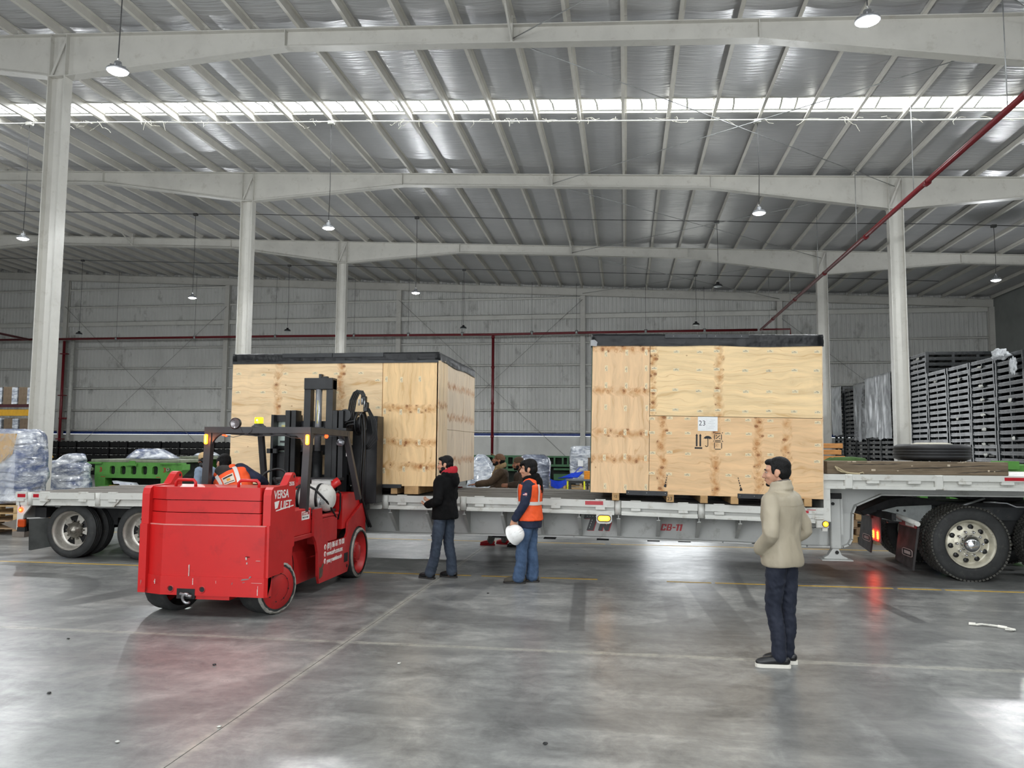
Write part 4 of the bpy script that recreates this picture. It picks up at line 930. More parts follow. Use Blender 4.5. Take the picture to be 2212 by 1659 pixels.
for a, c in ((.53, 1.11), (1.12, 1.70)):
    cp2(MB().box(a, c, -.034, -.018, zt - .055, zt + .0), 'lid_angle', m_angle)
    for x in (a + .12, c - .1): cp2(MB().ball((x, -.035, zt - .028), .007, 8, 6), 'screw', m_screw)
cp2(MB().add([(x0 - .03, -.036, zl - .005), (x0 + .06, -.036, zl - .012), (x0 + .07, -.036, zl + .05), (x0 + .03, -.036, zl + .085), (x0 - .03, -.036, zl + .08)], [(0, 1, 2, 3, 4)]), 'tape_patch', mat('grey_tape', rgb(150, 152, 154), .5))
for x in (-.15, .62, 1.09, 1.51, 2.1, 2.5): cp2(MB().box(x - .052, x + .052, .0, 2.45, 0, zb, .004), 'skid', m_block_w)
for a, c in ((0, .58), (1.55, 2.0)):
    cp2(MB().box(a, c, -.02, .0, zb - .02, zb + .045, .002), 'fork_plate', m_ironb)
    for x in (a + .03, (a + c) / 2, c - .03): cp2(MB().ball((x, -.021, zb + .015), .006, 8, 5), 'screw', m_screw)
lettering('lettering', '23', .075, m_ink, CR2, (.575, -.001, .022)); lettering('lettering', '12', .05, m_ink, CR2, (-.18, -.001, .04))
lab = cp2(MB().box(1.0, 1.275, -.003, -.0008, 1.02, 1.222), 'label_sheet', m_paper)
lettering('lettering', '23', .1, m_ink, lab, (1.01, -.0034, 1.097), bold=-.0006)
b = MB()
for k in range(7): b.box(1.122, 1.255, -.0036, -.0031, 1.05 + k * .0235, 1.0512 + k * .0235)
for k in range(6): b.box(1.14 + (k % 3) * .02, 1.22 + (k % 2) * .02, -.0036, -.0031, 1.058 + k * .0235, 1.062 + k * .0235)
b.box(1.12, 1.1215, -.0036, -.0031, 1.04, 1.2); b.box(1.01, 1.255, -.0036, -.0031, 1.035, 1.0362); b.build('printed_form', m_greyink, lab)
yk = -.0022
b = MB()
for x in (.985, 1.035): b.prism([(x - .011, .80), (x + .011, .80), (x + .011, .95), (x + .018, .95), (x, .98), (x - .018, .95), (x - .011, .95)], 'Y', yk, yk + .0015)
b.box(.957, 1.062, yk, yk + .0015, .765, .787); cp2(b, 'handling_arrows', m_ink)
b = MB(); cx, cz = 1.138, .905; pts = [(cx + .056 * math.cos(a), cz + .046 * math.sin(a)) for a in [PI * k / 16 for k in range(17)]]
pts += [(cx - .056 + .112 * (k + .5) / 8 if False else cx - .056 + .112 * k / 8, cz + (.0 if k % 2 == 0 else .011)) for k in range(1, 8)]
b.prism(pts, 'Y', yk, yk + .0015); pp = [(cx + .002, yk, cz), (cx + .002, yk, cz - .09)] + [(cx - .014 + .016 * math.cos(a), yk, cz - .09 - .016 * math.sin(a)) for a in [PI * k / 8 for k in range(1, 9)]]
b.tube(pp, .005, 6); cp2(b, 'umbrella_symbol', m_ink)
b = MB(); q = yk
for (a, c, d, e) in ((1.238, .988, 1.318, .988), (1.238, .888, 1.318, .888), (1.231, .90, 1.231, .975), (1.328, .90, 1.328, .975), (1.25, .912, 1.308, .962), (1.25, .966, 1.266, .95), (1.296, .922, 1.312, .908), (1.215, 1.002, 1.228, .993), (1.334, .993, 1.347, 1.004), (1.214, .875, 1.228, .885), (1.334, .885, 1.35, .873), (1.238, .868, 1.318, .868), (1.238, .765, 1.318, .765), (1.231, .775, 1.231, .858), (1.33, .775, 1.33, .858)):
    b.bar((a, q, c), (d, q, e), .0015, .009, up=(e - c, 0, a - d))
cp2(b, 'stacking_symbol', m_ink)
for xa, za, xb, zb2 in ((.578, .385, .545, .225), (1.555, .375, 1.60, .205)):
    b = MB()
    for k in range(5):
        t = k / 5; w = .009 + .012 * t; p = V((xa + (xb - xa) * t, yk, za + (zb2 - za) * t)); e = p + V(((xb - xa) * .13, 0, (zb2 - za) * .13)); b.bar(p, e, .0015, w, up=(0, 1, 0)) if False else b.bar(p, e, w, .0015, up=(0, 1, 0))
    b.bar((xb - .006 * (1 if xb > xa else -1), yk, zb2 + .012), (xb, yk, zb2 - .015), .034, .0015, up=(0, 1, 0)); cp2(b, 'dashed_arrow', m_ink)
cp2(stamps([(x, z) for z in (2.16, 1.90, 1.60, 1.31) for x in (.375, .69, 1.02, 1.27, 1.66, 1.99, 2.33, 2.63)] + [(x, z) for z in (1.19, .98, .70, .40) for x in (.36, .60, .86, 1.42, 1.7, 2.0)] + [(2.63, 1.17), (2.63, .85), (2.63, .62)], False, -.0004, 3), 'grade_stamps', [m_stamp, m_stampink])['kind'] = 'stuff'
cp2(stamps([(x, z) for z in (2.13, 1.9, 1.66, 1.33, .98, .62, .2) for x in (-.31, -.02, .27)], True, -.0004, 4), 'grade_stamps', [m_stamp, m_stampink])['kind'] = 'stuff'
# ------------------------------------------------------------------ red low-profile forklift
FO = V((-4.47, 9.5, 0))
FK = thing('forklift', 'stocky red forklift with black mast and overhead guard lifting the left crate', 'forklift', FO)
def fp(b, name, m, par=None):
    for v in b.v: v -= FO
    return b.build(name, m, par or FK)
m_red = mat('forklift_red_paint', rgb(196, 33, 33), 0.34, var=0.05, scale=1.6, dirt=(rgb(150, 26, 28), 0.35))
m_red2 = mat('forklift_red_paint_worn', rgb(178, 34, 35), 0.42, var=0.08, scale=3, dirt=(rgb(120, 40, 36), 0.45))
m_guard = mat('charcoal_guard_paint', rgb(50, 50, 52), 0.42, var=.08)
m_mast = mat('greasy_black_mast', rgb(30, 31, 33), 0.4, .2, var=.2, scale=5)
m_hose = mat('black_hose', rgb(20, 20, 21), .5); m_scr = mat('bare_scratch', rgb(208, 196, 190), .5); m_grey_scr = mat('grey_scrape', rgb(120, 118, 116), .5)
m_wedge = mat('worn_grey_tyre_edge', rgb(150, 148, 140), .85, var=.25, scale=14)
# counterweight: three stacked slabs on a heavy block, with chamfered left rear corner
def slab(x0, x1, y0, z0, z1, ch, name, m=m_red, y1=8.58):
    return fp(MB().prism([(x0, y0 + .10), (x0 + .27, y0), (x1 - ch, y0), (x1, y0 + ch), (x1, y1), (x0, y1)], 'Z', z0, z1), name, m)
slab(-5.185, -3.835, 7.955, 1.245, 1.38, .01, 'counterweight_slab'); slab(-5.18, -3.84, 7.965, 1.112, 1.238, .01, 'counterweight_slab'); slab(-5.185, -3.83, 7.955, .985, 1.105, .01, 'counterweight_slab')
cw = fp(MB().prism([(-5.21, 8.04), (-4.93, 7.94), (-3.77, 7.94), (-3.74, 7.97), (-3.74, 8.58), (-5.21, 8.58)], 'Z', .44, .975).prism([(-5.22, 8.03), (-4.93, 7.93), (-3.76, 7.93), (-3.73, 7.96), (-3.73, 8.05), (-5.22, 8.12)], 'Z', .24, .44).box(-4.75, -4.15, 7.95, 8.6, .2, .45), 'counterweight', m_red)
fp(MB().prism([(-5.20, 8.035), (-4.93, 7.936), (-3.78, 7.936), (-3.76, 7.95), (-5.19, 8.05)], 'Z', .972, .984), 'ledge', mat('pale_pink_edge', rgb(214, 130, 124), .5), cw)  # ledge strip coloured a paler pink than the block
for x in (-4.81, -4.45):
    fp(MB().lathe([(.04, -.001), (.034, -.012), (.03, -.002), (.028, .05), (0, .05)], (x, 7.93, .305), 'Y', 18), 'tie_hole', m_red2, cw); fp(MB().lathe([(.027, .001), (0, .001)], (x, 7.928, .305), 'Y', 14), 'hole_shadow', m_dark, cw)
fp(MB().box(-4.735, -4.53, 7.926, 7.99, .205, .31), 'hitch_pocket', m_dark, cw)
sh = MB(); sh.tube([(-4.60 + .06 * math.cos(a) * .75, 7.89 - .015 * math.sin(a), .215 + .05 * math.sin(a)) for a in [PI * k / 10 for k in range(3, 18)]], .014, 8).cyl((-4.68, 7.90, .262), (-4.55, 7.90, .235), .016, 8)
fp(sh, 'tow_shackle', mat('galvanised_shackle', rgb(170, 170, 172), .35, .7), cw)
random.seed(4); b = MB(); b2 = MB()
for x, z, w, h in ((-3.98, .66, .05, .006), (-3.97, .655, .012, .03), (-3.965, .60, .014, .02), (-4.61, .56, .006, .12), (-4.56, .42, .005, .07), (-3.86, .62, .05, .004), (-3.83, .36, .006, .10), (-4.3, .40, .006, .03), (-5.0, .40, .01, .05), (-3.9, .39, .12, .004)):
    for k in range(3): b.box(x + random.uniform(-.004, .004), x + w, 7.9275, 7.9292 if z < .44 else 7.939, z - h * (k + 1) / 3 + .002, z - h * k / 3)
for x, z, w, h in ((-3.97, .575, .016, .03), (-4.02, .41, .10, .022), (-3.93, .43, .03, .03), (-4.0, .385, .03, .012), (-4.12, .36, .012, .03), (-5.16, .33, .01, .06)):
    b2.prism([(x, z), (x + w, z + h * .7), (x + w * .8, z + h), (x + w * .2, z + h * .8)], 'Y', 7.9275 if z < .44 else 7.9375, 7.9295 if z < .44 else 7.9395)
fp(b, 'paint_scratches', m_scr, cw)['kind'] = 'stuff'; fp(b2, 'paint_scrapes', m_grey_scr, cw)['kind'] = 'stuff'
for x0, x1 in ((-4.895, -4.645), (-4.165, -3.91)):
    b = MB(); b.tube([(x0 + .01, 8.08, 1.37), (x0 + .01, 8.08, 1.425), (x0 + .035, 8.08, 1.452), (x1 - .035, 8.08, 1.452), (x1 - .01, 8.08, 1.425), (x1 - .01, 8.08, 1.37)], .017, 8); fp(b, 'lift_handle', m_red)
# side plates with lifting lugs
for s, xo in ((1, -3.73), (-1, -5.21)):
    poly = [(7.975, .98), (7.975, 1.30), (7.995, 1.36), (8.04, 1.385), (8.36, 1.395), (8.47, 1.50), (8.505, 1.525), (8.55, 1.53), (8.585, 1.51), (8.60, 1.47), (8.60, .70), (8.42, .675), (8.2, .62), (8.06, .50), (8.02, .34), (7.96, .25), (7.955, .98)]
    pl_ = fp(MB().prism(poly, 'X', xo - .085 if s > 0 else xo, xo if s > 0 else xo + .085), 'side_plate', m_red)
    fp(MB().cyl((xo - .09 if s > 0 else xo - .003, 8.55, 1.485), (xo + .003 if s > 0 else xo + .09, 8.55, 1.485), .017, 12), 'lug_eye', m_dark, pl_)
RZ = (0, 0, PI / 2)
lettering('lettering', 'VERSA', .125, m_letw, FK, (-3.7285 - FO.x, 8.04 - FO.y, 1.26), (PI / 2, 0, PI / 2), shear=.1, bold=.002, sx=1.05)
lettering('lettering', 'LIFT', .125, m_letw, FK, (-3.7285 - FO.x, 8.20 - FO.y, 1.14), (PI / 2, 0, PI / 2), shear=.1, bold=.002, sx=1.25); lettering('lettering', '25/35', .06, m_letw, FK, (-3.7285 - FO.x, 8.42 - FO.y, 1.385), (PI / 2, 0, PI / 2), bold=.001)
fp(MB().prism([(8.06, 1.225), (8.18, 1.235), (8.14, 1.16), (8.08, 1.15)], 'X', -3.7302, -3.7285).bar((-3.729, 8.1, 1.13), (-3.729, 8.55, 1.16), .002, .012, up=(0, 0, 1)), 'logo_mark', m_letw)
# chassis
fp(MB().box(-5.15, -3.95, 8.5, 11.0, .16, .72).box(-5.1, -3.98, 8.5, 9.3, .72, .98), 'chassis', m_red2)
fp(MB().box(-4.0, -3.79, 8.6, 9.22, .78, 1.085, .008), 'guard_pedestal', m_red); fp(MB().box(-5.16, -4.9, 8.6, 9.22, .78, 1.085, .008), 'guard_pedestal', m_red)
fp(MB().box(-4.0, -3.775, 8.6, 9.22, .73, .78, .004), 'pedestal_sill', m_red2)
fp(MB().tube([(-3.945, 8.75 + .35 * math.cos(a), .35 + .35 * math.sin(a)) for a in [-.5 + .2 * k for k in range(10)]], .004, 4), 'panel_seam', m_dark)
for s, xo in ((1, -3.75), (-1, -5.19)):
    arch = [(10.84 + .375 * math.cos(a), .335 + .375 * math.sin(a)) for a in [PI + .55 - (PI + 1.1 - .45) * k / 14 for k in range(15)]]
    poly = [(9.22, 1.06), (9.22, .74), (9.30, .66), (9.36, .52), (9.375, .24), (9.43, .14), (10.42, .14)] + [p for p in arch if p[1] > .14] + [(11.13, .70), (11.15, .86), (10.98, 1.02), (10.42, .80), (10.40, .66), (10.34, .605), (9.72, .60), (9.60, .65), (9.52, .78), (9.46, 1.06)]
    fp(MB().prism(poly, 'X', xo - .03 if s > 0 else xo, xo if s > 0 else xo + .03), 'side_panel', m_red2)
dr = fp(MB().box(-4.3, -3.785, 9.50, 10.10, .60, .925, .012), 'side_box', m_red2); fp(MB().box(-4.3, -3.775, 9.48, 10.12, .928, .965, .008), 'box_lid', m_red2, dr)
fp(MB().box(-4.4, -4.2, 10.1, 10.42, .6, .95), 'dark_recess', m_dark)
b = MB(); b.prism([(10.28, .72), (10.28, 1.16), (10.34, 1.185), (10.86, 1.185), (11.06, 1.0), (11.1, .72)], 'X', -4.42, -3.79); hd = fp(b, 'front_hood', m_red)
b = MB(); b.prism([(10.28, .72), (10.28, 1.16), (10.34, 1.185), (10.86, 1.185), (11.06, 1.0), (11.1, .72)], 'X', -5.15, -4.56); fp(b, 'front_hood', m_red)
for x0, x1, nm in ((-4.25, -4.11, 'warning_sticker'), (-4.09, -3.95, 'warning_sticker')):
    st_ = fp(MB().box(x0, x1, 10.277, 10.2795, 1.02, 1.11), nm, m_letw, hd); fp(MB().box(x0 + .02, x1 - .02, 10.2755, 10.2768, 1.035, 1.095) if x0 < -4.2 else MB().box(x0 + .025, x0 + .055, 10.2755, 10.2768, 1.035, 1.075).box(x0 + .075, x0 + .11, 10.2755, 10.2768, 1.035, 1.085), 'sticker_print', m_letred if x0 < -4.2 else m_ink, hd)
st_ = fp(MB().box(-3.9635, -3.961, 8.7, 8.73, .9, .91).box(-3.79, -3.7875, 8.93, 9.16, .955, 1.055), 'danger_sticker', m_letw)
fp(MB().box(-3.7874, -3.786, 8.945, 9.145, 1.01, 1.045), 'sticker_header', m_letred, st_)
lettering('lettering', 'DANGER', .034, m_letw, FK, (-3.7855 - FO.x, 8.965 - FO.y, 1.015), (PI / 2, 0, PI / 2), bold=.0006); lettering('lettering', 'PINCH POINT', .028, m_ink, FK, (-3.787 - FO.x, 8.955 - FO.y, .972), (PI / 2, 0, PI / 2))
for k, (t_, s_) in enumerate((('(81) 86 61 70 00', .098), ('www.arle.com.mx', .088), ('gruas y maniobras arle', .075))):
    z = .535 - k * .088
    lettering('lettering', t_, s_, m_letw, FK, (-3.7485 - FO.x, 9.66 - FO.y, z), (PI / 2, 0, PI / 2), bold=.0025, sx=(.93, .86, .78)[k])
    fp(MB().lathe([(.0, .0), (.032, .0), (.034, -.002)], (-3.7485, 9.60, z + .03), 'X', 16), 'contact_icon', m_letw)
    fp(MB().box(-3.748, -3.7465, 9.59, 9.61, z + .012, z + .048), 'icon_print', m_red2)
fp(MB().box(-3.7485, -3.746, 10.28, 10.42, .28, .40), 'jack_pocket', m_dark); fp(MB().cyl((-3.752, 10.40, .22), (-3.747, 10.40, .22), .025, 12), 'jack_pocket', m_dark)
fp(MB().prism([(9.42, .34), (9.52, .30), (9.50, .22), (9.42, .2)], 'X', -3.75, -3.74).bar((-3.742, 9.44, .27), (-3.735, 9.51, .37), .012, .02), 'step_latch', mat('greasy_latch', rgb(90, 74, 62), .6))
# wheels
def fork_wheel(c, r, w, yaw, big, s):
    wt = MB(); wt.lathe([(r - .055, -.004), (r - .02, -.004), (r - .006, .012), (r, .03), (r, w - .03), (r - .01, w), (r - .055, w)], (0, 0, 0), 'X', 36)
    o = wt.build('wheel', m_rubber, FK); o.location = V(c) - FO; o.rotation_euler = (0, 0, yaw)
    e = MB(); random.seed(int(r * 100)); n = 60
    vs = []; fs = []
    for k in range(n):
        a = 2 * PI * k / n; r0 = r - .004 + random.uniform(-.004, .004); r1 = r - .035 + random.uniform(-.008, .008)
        vs += [(.012, r0 * math.cos(a), r0 * math.sin(a)), (-.0065, (r - .018) * math.cos(a), (r - .018) * math.sin(a)), (-.006, r1 * math.cos(a), r1 * math.sin(a))]
    for k in range(n):
        k2 = (k + 1) % n; fs += [(3 * k, 3 * k2, 3 * k2 + 1, 3 * k + 1), (3 * k + 1, 3 * k2 + 1, 3 * k2 + 2, 3 * k + 2)]
    e.add(vs, fs, True).build('worn_edge', m_wedge, o)
    d = MB()
    if big: d.lathe([(r - .055, .01), (r - .075, .02), (r - .09, .09), (.15, .1), (.14, .05), (.11, .03), (.04, .025), (0, .02)], (0, 0, 0), 'X', 32)
    else: d.lathe([(r - .055, .0), (r - .06, -.006), (.0, -.006)], (0, 0, 0), 'X', 32)
    dd = d.build('wheel_disc', m_red2, o)
    q = MB()
    for k in range(8):
        a = 2 * PI * k / 8 + .2; rr = .12 if big else .15; q.cyl((-.01 if not big else .03, rr * math.cos(a), rr * math.sin(a)), (.02 if not big else .06, rr * math.cos(a), rr * math.sin(a)), .008 if not big else .014, 6)
    if not big: q.tube([(-.008, .15 * math.cos(a), .15 * math.sin(a)) for a in [2 * PI * k / 24 for k in range(18)]], .002, 4)
    q.build('wheel_bolts', m_dark if not big else m_red2, o)['kind'] = 'stuff'
    return o
fork_wheel((-3.77, 8.30, .285), .285, .30, PI - .36, False, 1); fork_wheel((-5.17, 8.42, .285), .285, .30, -.36 , False, -1)
fork_wheel((-3.72, 10.84, .345), .345, .32, PI, True, 1); fork_wheel((-5.22, 10.84, .345), .345, .32, 0, True, -1)
# overhead guard
gd = fp(MB().bar((-5.10, 9.08, 1.06), (-5.08, 9.10, 2.02), .085, .09, up=(0, 1, 0)), 'guard_post', m_guard); fp(MB().bar((-3.83, 9.08, 1.02), (-3.80, 9.10, 2.02), .085, .09, up=(0, 1, 0)), 'guard_post', m_guard)
fp(MB().bar((-3.68, 10.62, 1.1), (-3.79, 10.35, 2.0), .07, .07, up=(0, 1, 0)), 'guard_post', m_guard); fp(MB().bar((-5.05, 10.62, 1.1), (-5.02, 10.35, 2.0), .07, .07, up=(0, 1, 0)), 'guard_post', m_guard)
fp(MB().bar((-5.125, 9.09, 2.02), (-3.755, 9.09, 2.02), .09, .075), 'guard_crossbar', m_guard); fp(MB().bar((-5.06, 10.36, 2.0), (-3.75, 10.36, 2.0), .07, .07), 'guard_crossbar', m_guard)
for x in (-5.08, -3.79): fp(MB().bar((x, 9.06, 2.02), (x, 10.39, 2.0), .075, .075), 'guard_side_bar', m_guard)
for k in range(5): fp(MB().bar((-4.86 + k * .215, 9.1, 2.035), (-4.86 + k * .215, 10.36, 2.015), .03, .045), 'guard_roof_bar', m_guard)
def gusset(x, s):
    pts = [(x, 1.985), (x, 1.80)] + [(x + s * (.22 - .22 * math.cos(a)), 1.80 + .185 * math.sin(a)) for a in [PI / 2 * k / 8 for k in range(1, 9)]]
    fp(MB().prism(pts, 'Y', 9.07, 9.11), 'guard_gusset', m_guard)
gusset(-5.04, 1); gusset(-3.85, -1)
fp(MB().prism([(9.14, 1.985), (9.14, 1.8), (9.18, 1.9), (9.25, 1.96), (9.34, 1.985)], 'X', -3.82, -3.78), 'guard_gusset', m_guard)
fp(MB().prism([(10.3, 1.97), (10.32, 1.86), (10.26, 1.93), (10.18, 1.965)], 'X', -3.82, -3.78), 'guard_gusset', m_guard)
m_orl = mat('lit_orange_marker', rgb(255, 120, 20), .3, emit=(1, .2, .01, 1), estr=5.0); m_orc = mat('orange_marker_core', rgb(255, 180, 60), .3, emit=(1, .42, .04, 1), estr=8.0)
for x in (-5.095, -3.79):
    pts = [(x + .022 * math.cos(a), 1.905 + (.045 if math.sin(a) > 0 else -.045) + .018 * math.sin(a)) for a in [2 * PI * (k + .5) / 20 for k in range(20)]]
    l_ = fp(MB().prism(pts, 'Y', 9.030, 9.046), 'marker_lamp', m_orl); fp(MB().box(x - .01, x + .01, 9.026, 9.0295, 1.86, 1.95), 'lamp_core', m_orc, l_)
    ld = bpy.data.lights.new('marker_light', 'POINT'); ld.energy = 1.2; ld.color = (1, .25, .05); ld.shadow_soft_size = .03
    lo = bpy.data.objects.new('marker_light', ld); C.objects.link(lo); lo.parent = FK; lo.location = V((x, 8.97, 1.9)) - FO
l_ = fp(MB().ball((-3.78, 9.62, 1.955), (.02, .045, .026), 12, 6), 'marker_lamp', m_redlamp)
fp(MB().ball((-4.86, 9.04, 1.955), (.03, .012, .008), 8, 5).ball((-4.835, 9.04, 1.945), (.02, .012, .008), 8, 5), 'marker_lamp', m_redlamp)
wl = fp(MB().lathe([(.0, .07), (.04, .06), (.066, .02), (.07, -.02), (.062, -.026)], (-4.72, 9.05, 2.10), 'Y', 24).box(-4.73, -4.71, 9.05, 9.08, 2.02, 2.06), 'work_lamp', m_lamp)
fp(MB().lathe([(.06, -.024), (.055, -.02), (0, -.018)], (-4.72, 9.05, 2.10), 'Y', 24), 'lamp_glass', mat('faceted_grey_glass', rgb(128, 124, 126), .2, .5, var=.3, scale=60), wl)
bc = fp(MB().lathe([(.085, .0), (.085, .012), (.06, .03), (.055, .045), (.0, .045)], (-4.455, 9.12, 2.055), 'Z', 24), 'beacon', m_guard)
fp(MB().lathe([(.052, .045), (.052, .115), (.048, .122), (.0, .124)], (-4.455, 9.12, 2.055), 'Z', 24), 'beacon_dome', mat('lit_yellow_beacon', rgb(255, 200, 10), .3, emit=(1, .62, .01, 1), estr=1.3), bc); fp(MB().ball((-4.455, 9.066, 2.14), .011, 8, 6), 'beacon_flash', mat('beacon_flash', rgb(255, 240, 160), .3, emit=(1, .85, .4, 1), estr=5.0), bc)
b = MB(); b.tube([(-4.98, 9.04, 1.92), (-4.92, 9.04, 1.975), (-4.87, 9.04, 1.97), (-4.83, 9.04, 1.945), (-4.74, 9.04, 1.93), (-4.64, 9.04, 1.955), (-4.56, 9.04, 1.965), (-4.45, 9.04, 1.945), (-4.3, 9.04, 1.95), (-4.1, 9.04, 1.965), (-4.0, 9.04, 1.93), (-3.86, 9.04, 1.92)], .004, 5).tube([(-4.67, 9.04, 2.07), (-4.63, 9.035, 2.0), (-4.57, 9.035, 1.965), (-4.51, 9.035, 2.0), (-4.5, 9.05, 2.05)], .004, 5); fp(b, 'wiring', m_cable)
# mast and carriage
fp(MB().box(-4.68, -4.58, 11.0, 11.14, .35, 2.80).box(-4.34, -4.24, 11.0, 11.14, .35, 2.80), 'inner_mast', m_mast)
fp(MB().box(-4.68, -4.24, 10.98, 11.16, 2.66, 2.83, .006).box(-4.47, -4.43, 11.02, 11.1, 2.83, 2.89).box(-4.42, -4.34, 11.02, 11.08, 2.83, 2.855), 'mast_head', m_mast)
fp(MB().cyl((-4.465, 11.03, 1.75), (-4.465, 11.03, 2.7), .048, 20), 'lift_ram', mat('grey_ram_chrome', rgb(176, 178, 182), .25, .6, var=.1)); fp(MB().cyl((-4.465, 11.03, .4), (-4.465, 11.03, 1.76), .075, 20), 'ram_barrel', m_mast)
fp(MB().box(-4.465, -4.455, 10.978, 10.984, 2.16, 2.5), 'ram_stripe', mat('yellow_chain_mark', rgb(190, 176, 60), .5))
for x in (-4.88, -4.79, -4.16, -4.07): fp(MB().box(x - .04, x + .035, 10.9, 11.1, .3, 2.35, .005), 'outer_mast', m_mast)
fp(MB().box(-4.92, -4.03, 11.0, 11.12, 1.02, 1.1).box(-4.92, -4.03, 11.1, 11.14, 2.1, 2.2), 'mast_crossmember', m_mast)
fp(MB().box(-4.95, -3.86, 10.55, 10.78, 2.05, 2.085).bar((-4.9, 10.6, 2.07), (-4.2, 10.6, 2.09), .03, .02), 'mast_top_bar', m_mast)
fp(MB().box(-4.9, -4.0, 10.5, 10.9, 1.345, 1.385, .006).box(-4.75, -3.97, 10.45, 10.55, 1.36, 1.395), 'cowl_plate', m_guard)
fp(MB().cyl((-4.03, 10.95, 2.28), (-4.03, 11.2, 2.28), .09, 16).box(-4.06, -3.8, 11.15, 11.2, 2.3, 2.34), 'chain_sheave', m_mast)
fp(MB().box(-3.78, -3.62, 11.2, 11.5, 1.0, 2.28, .006).box(-4.03, -3.8, 11.3, 11.46, .9, 2.2), 'carriage_plate', m_mast)
fp(MB().box(-5.30, -5.26, 11.25, 11.48, 1.1, 2.30).box(-5.30, -4.9, 11.35, 11.48, 2.2, 2.30).box(-5.30, -4.9, 11.4, 11.48, 1.1, 1.74), 'carriage_plate', m_mast)
fp(MB().box(-5.26, -4.92, 11.42, 11.46, 1.74, 2.2), 'carriage_window', mat('pale_green_panel', rgb(176, 190, 182), .3, .2, var=.2, scale=9)); fp(MB().box(-5.2, -5.06, 11.40, 11.418, 2.02, 2.15), 'yellow_notice', mat('yellow_notice', rgb(206, 196, 130), .5)); fp(MB().cyl((-5.26, 11.38, 1.80), (-4.92, 11.38, 1.80), .035, 10).box(-5.36, -5.2, 11.25, 11.31, 1.72, 1.79).box(-5.2, -5.0, 11.36, 11.4, 1.88, 1.91), 'carriage_roller', m_mast)
for x in (-4.86, -4.2): fp(MB().box(x - .07, x + .07, 11.5, 13.6, 1.17, 1.215, .004).box(x - .07, x + .07, 11.46, 11.52, 1.17, 1.75, .004), 'fork', m_mast)
fp(MB().box(-5.1, -3.7, 11.46, 11.5, 1.25, 1.4).box(-5.1, -3.7, 11.46, 11.5, 1.7, 1.85), 'fork_carriage', m_mast)
fp(MB().box(-3.97, -3.93, 10.86, 10.87, 1.68, 1.98).box(-4.04, -4.02, 10.86, 10.87, 1.2, 2.0), 'load_chart', m_mast); fp(MB().box(-3.965, -3.935, 10.856, 10.8605, 1.69, 1.97), 'chart_label', m_letw)
fp(MB().ball((-3.84, 10.28, 1.88), (.06, .04, .05), 12, 8), 'guard_camera', mat('glass_lamp', rgb(140, 142, 148), .2, .5, var=.4, scale=30))
# hose reel and hoses
b = MB(); b.lathe([(.0, -.035), (.10, -.035), (.105, .035), (0, .035)], (-3.80, 10.98, 2.16), 'X', 28)
b.lathe([(.17, -.045), (.175, -.03), (.12, -.03)], (-3.80, 10.98, 2.16), 'X', 28).lathe([(.17, .045), (.175, .03), (.12, .03), (.0, .045)], (-3.80, 10.98, 2.16), 'X', 28); fp(b, 'hose_reel', m_mast)
b = MB()
for k in range(4):
    o = -.045 + k * .028
    b.tube([(-3.96 + o, 10.98, 2.05), (-3.95 + o, 10.98, 2.3), (-3.92 + o, 10.98, 2.5), (-3.87 + o, 10.98, 2.61), (-3.82 + o, 10.98, 2.645 - k * .004), (-3.77 + o * .5, 10.98, 2.58), (-3.745 + o * .4, 10.98, 2.45)], .013, 6)
b.box(-3.80, -3.72, 10.95, 11.02, 2.44, 2.56, .01).box(-3.76, -3.69, 10.95, 11.02, 2.33, 2.47, .01); fp(b, 'hose_loop', m_hose)
b = MB()
for k in range(2): x = -3.74 + k * .035; b.tube([(x - .04, 10.9, 2.3), (x - .01, 10.9, 2.1), (x, 10.9, 1.8), (x - .02, 10.9, 1.4), (x - .04, 10.95, 1.1), (x - .02, 11.15, .8), (x + .02, 11.2, .66)], .017, 7)
for k in range(4): b.tube([(-3.70 + .01 * k, 10.95, 2.38), (-3.63 + .022 * k, 10.95, 2.2), (-3.60 + .022 * k, 10.95, 2.02 - .03 * k), (-3.68 + .012 * k, 10.95, 1.86 - .02 * k), (-3.78, 11.0, 1.78)], .008, 5)
b.tube([(-4.1, 11.0, 2.1), (-4.0, 10.95, 2.18), (-3.9, 10.96, 2.2), (-3.82, 10.97, 2.19)], .014, 6).tube([(-4.05, 11.0, 2.08), (-3.98, 10.95, 2.14), (-3.9, 10.96, 2.155), (-3.82, 10.97, 2.15)], .014, 6)
fp(b, 'hydraulic_hose', m_hose)
for x, z in ((-3.815, 2.42), (-3.77, 2.43), (-3.735, 2.4)): fp(MB().cyl((x, 10.93, z), (x, 10.93, z + .09), .011, 8), 'hose_fitting', m_galv)
# gas bottle and engine bay
lpg = fp(MB().lathe([(0, -.32), (.09, -.31), (.15, -.27), (.175, -.21), (.18, 0), (.18, .17), (.165, .24), (.11, .285), (0, .29)], (-4.04, 9.84, 1.16), 'X', 28), 'gas_bottle', mat('scuffed_white_bottle', rgb(214, 212, 206), .4, var=.06, dirt=(rgb(140, 132, 120), .6)))
fp(MB().lathe([(.15, -.26), (.15, -.40), (.135, -.40), (.135, -.26)], (-4.04, 9.84, 1.16), 'X', 24, True, True), 'bottle_collar', mat('grey_collar', rgb(110, 112, 114), .4, .5), lpg)
for o in (-.13, .12): fp(MB().lathe([(.184, -.018), (.188, -.012), (.188, .012), (.184, .018)], (-4.04 + o, 9.84, 1.16), 'X', 28), 'bottle_strap', m_hose, lpg)
fp(MB().box(-4.12, -3.86, 10.0, 10.03, 1.2, 1.38).box(-4.12, -3.86, 10.0, 10.12, 1.375, 1.385), 'white_bracket', mat('white_bracket_paint', rgb(205, 205, 202), .5))
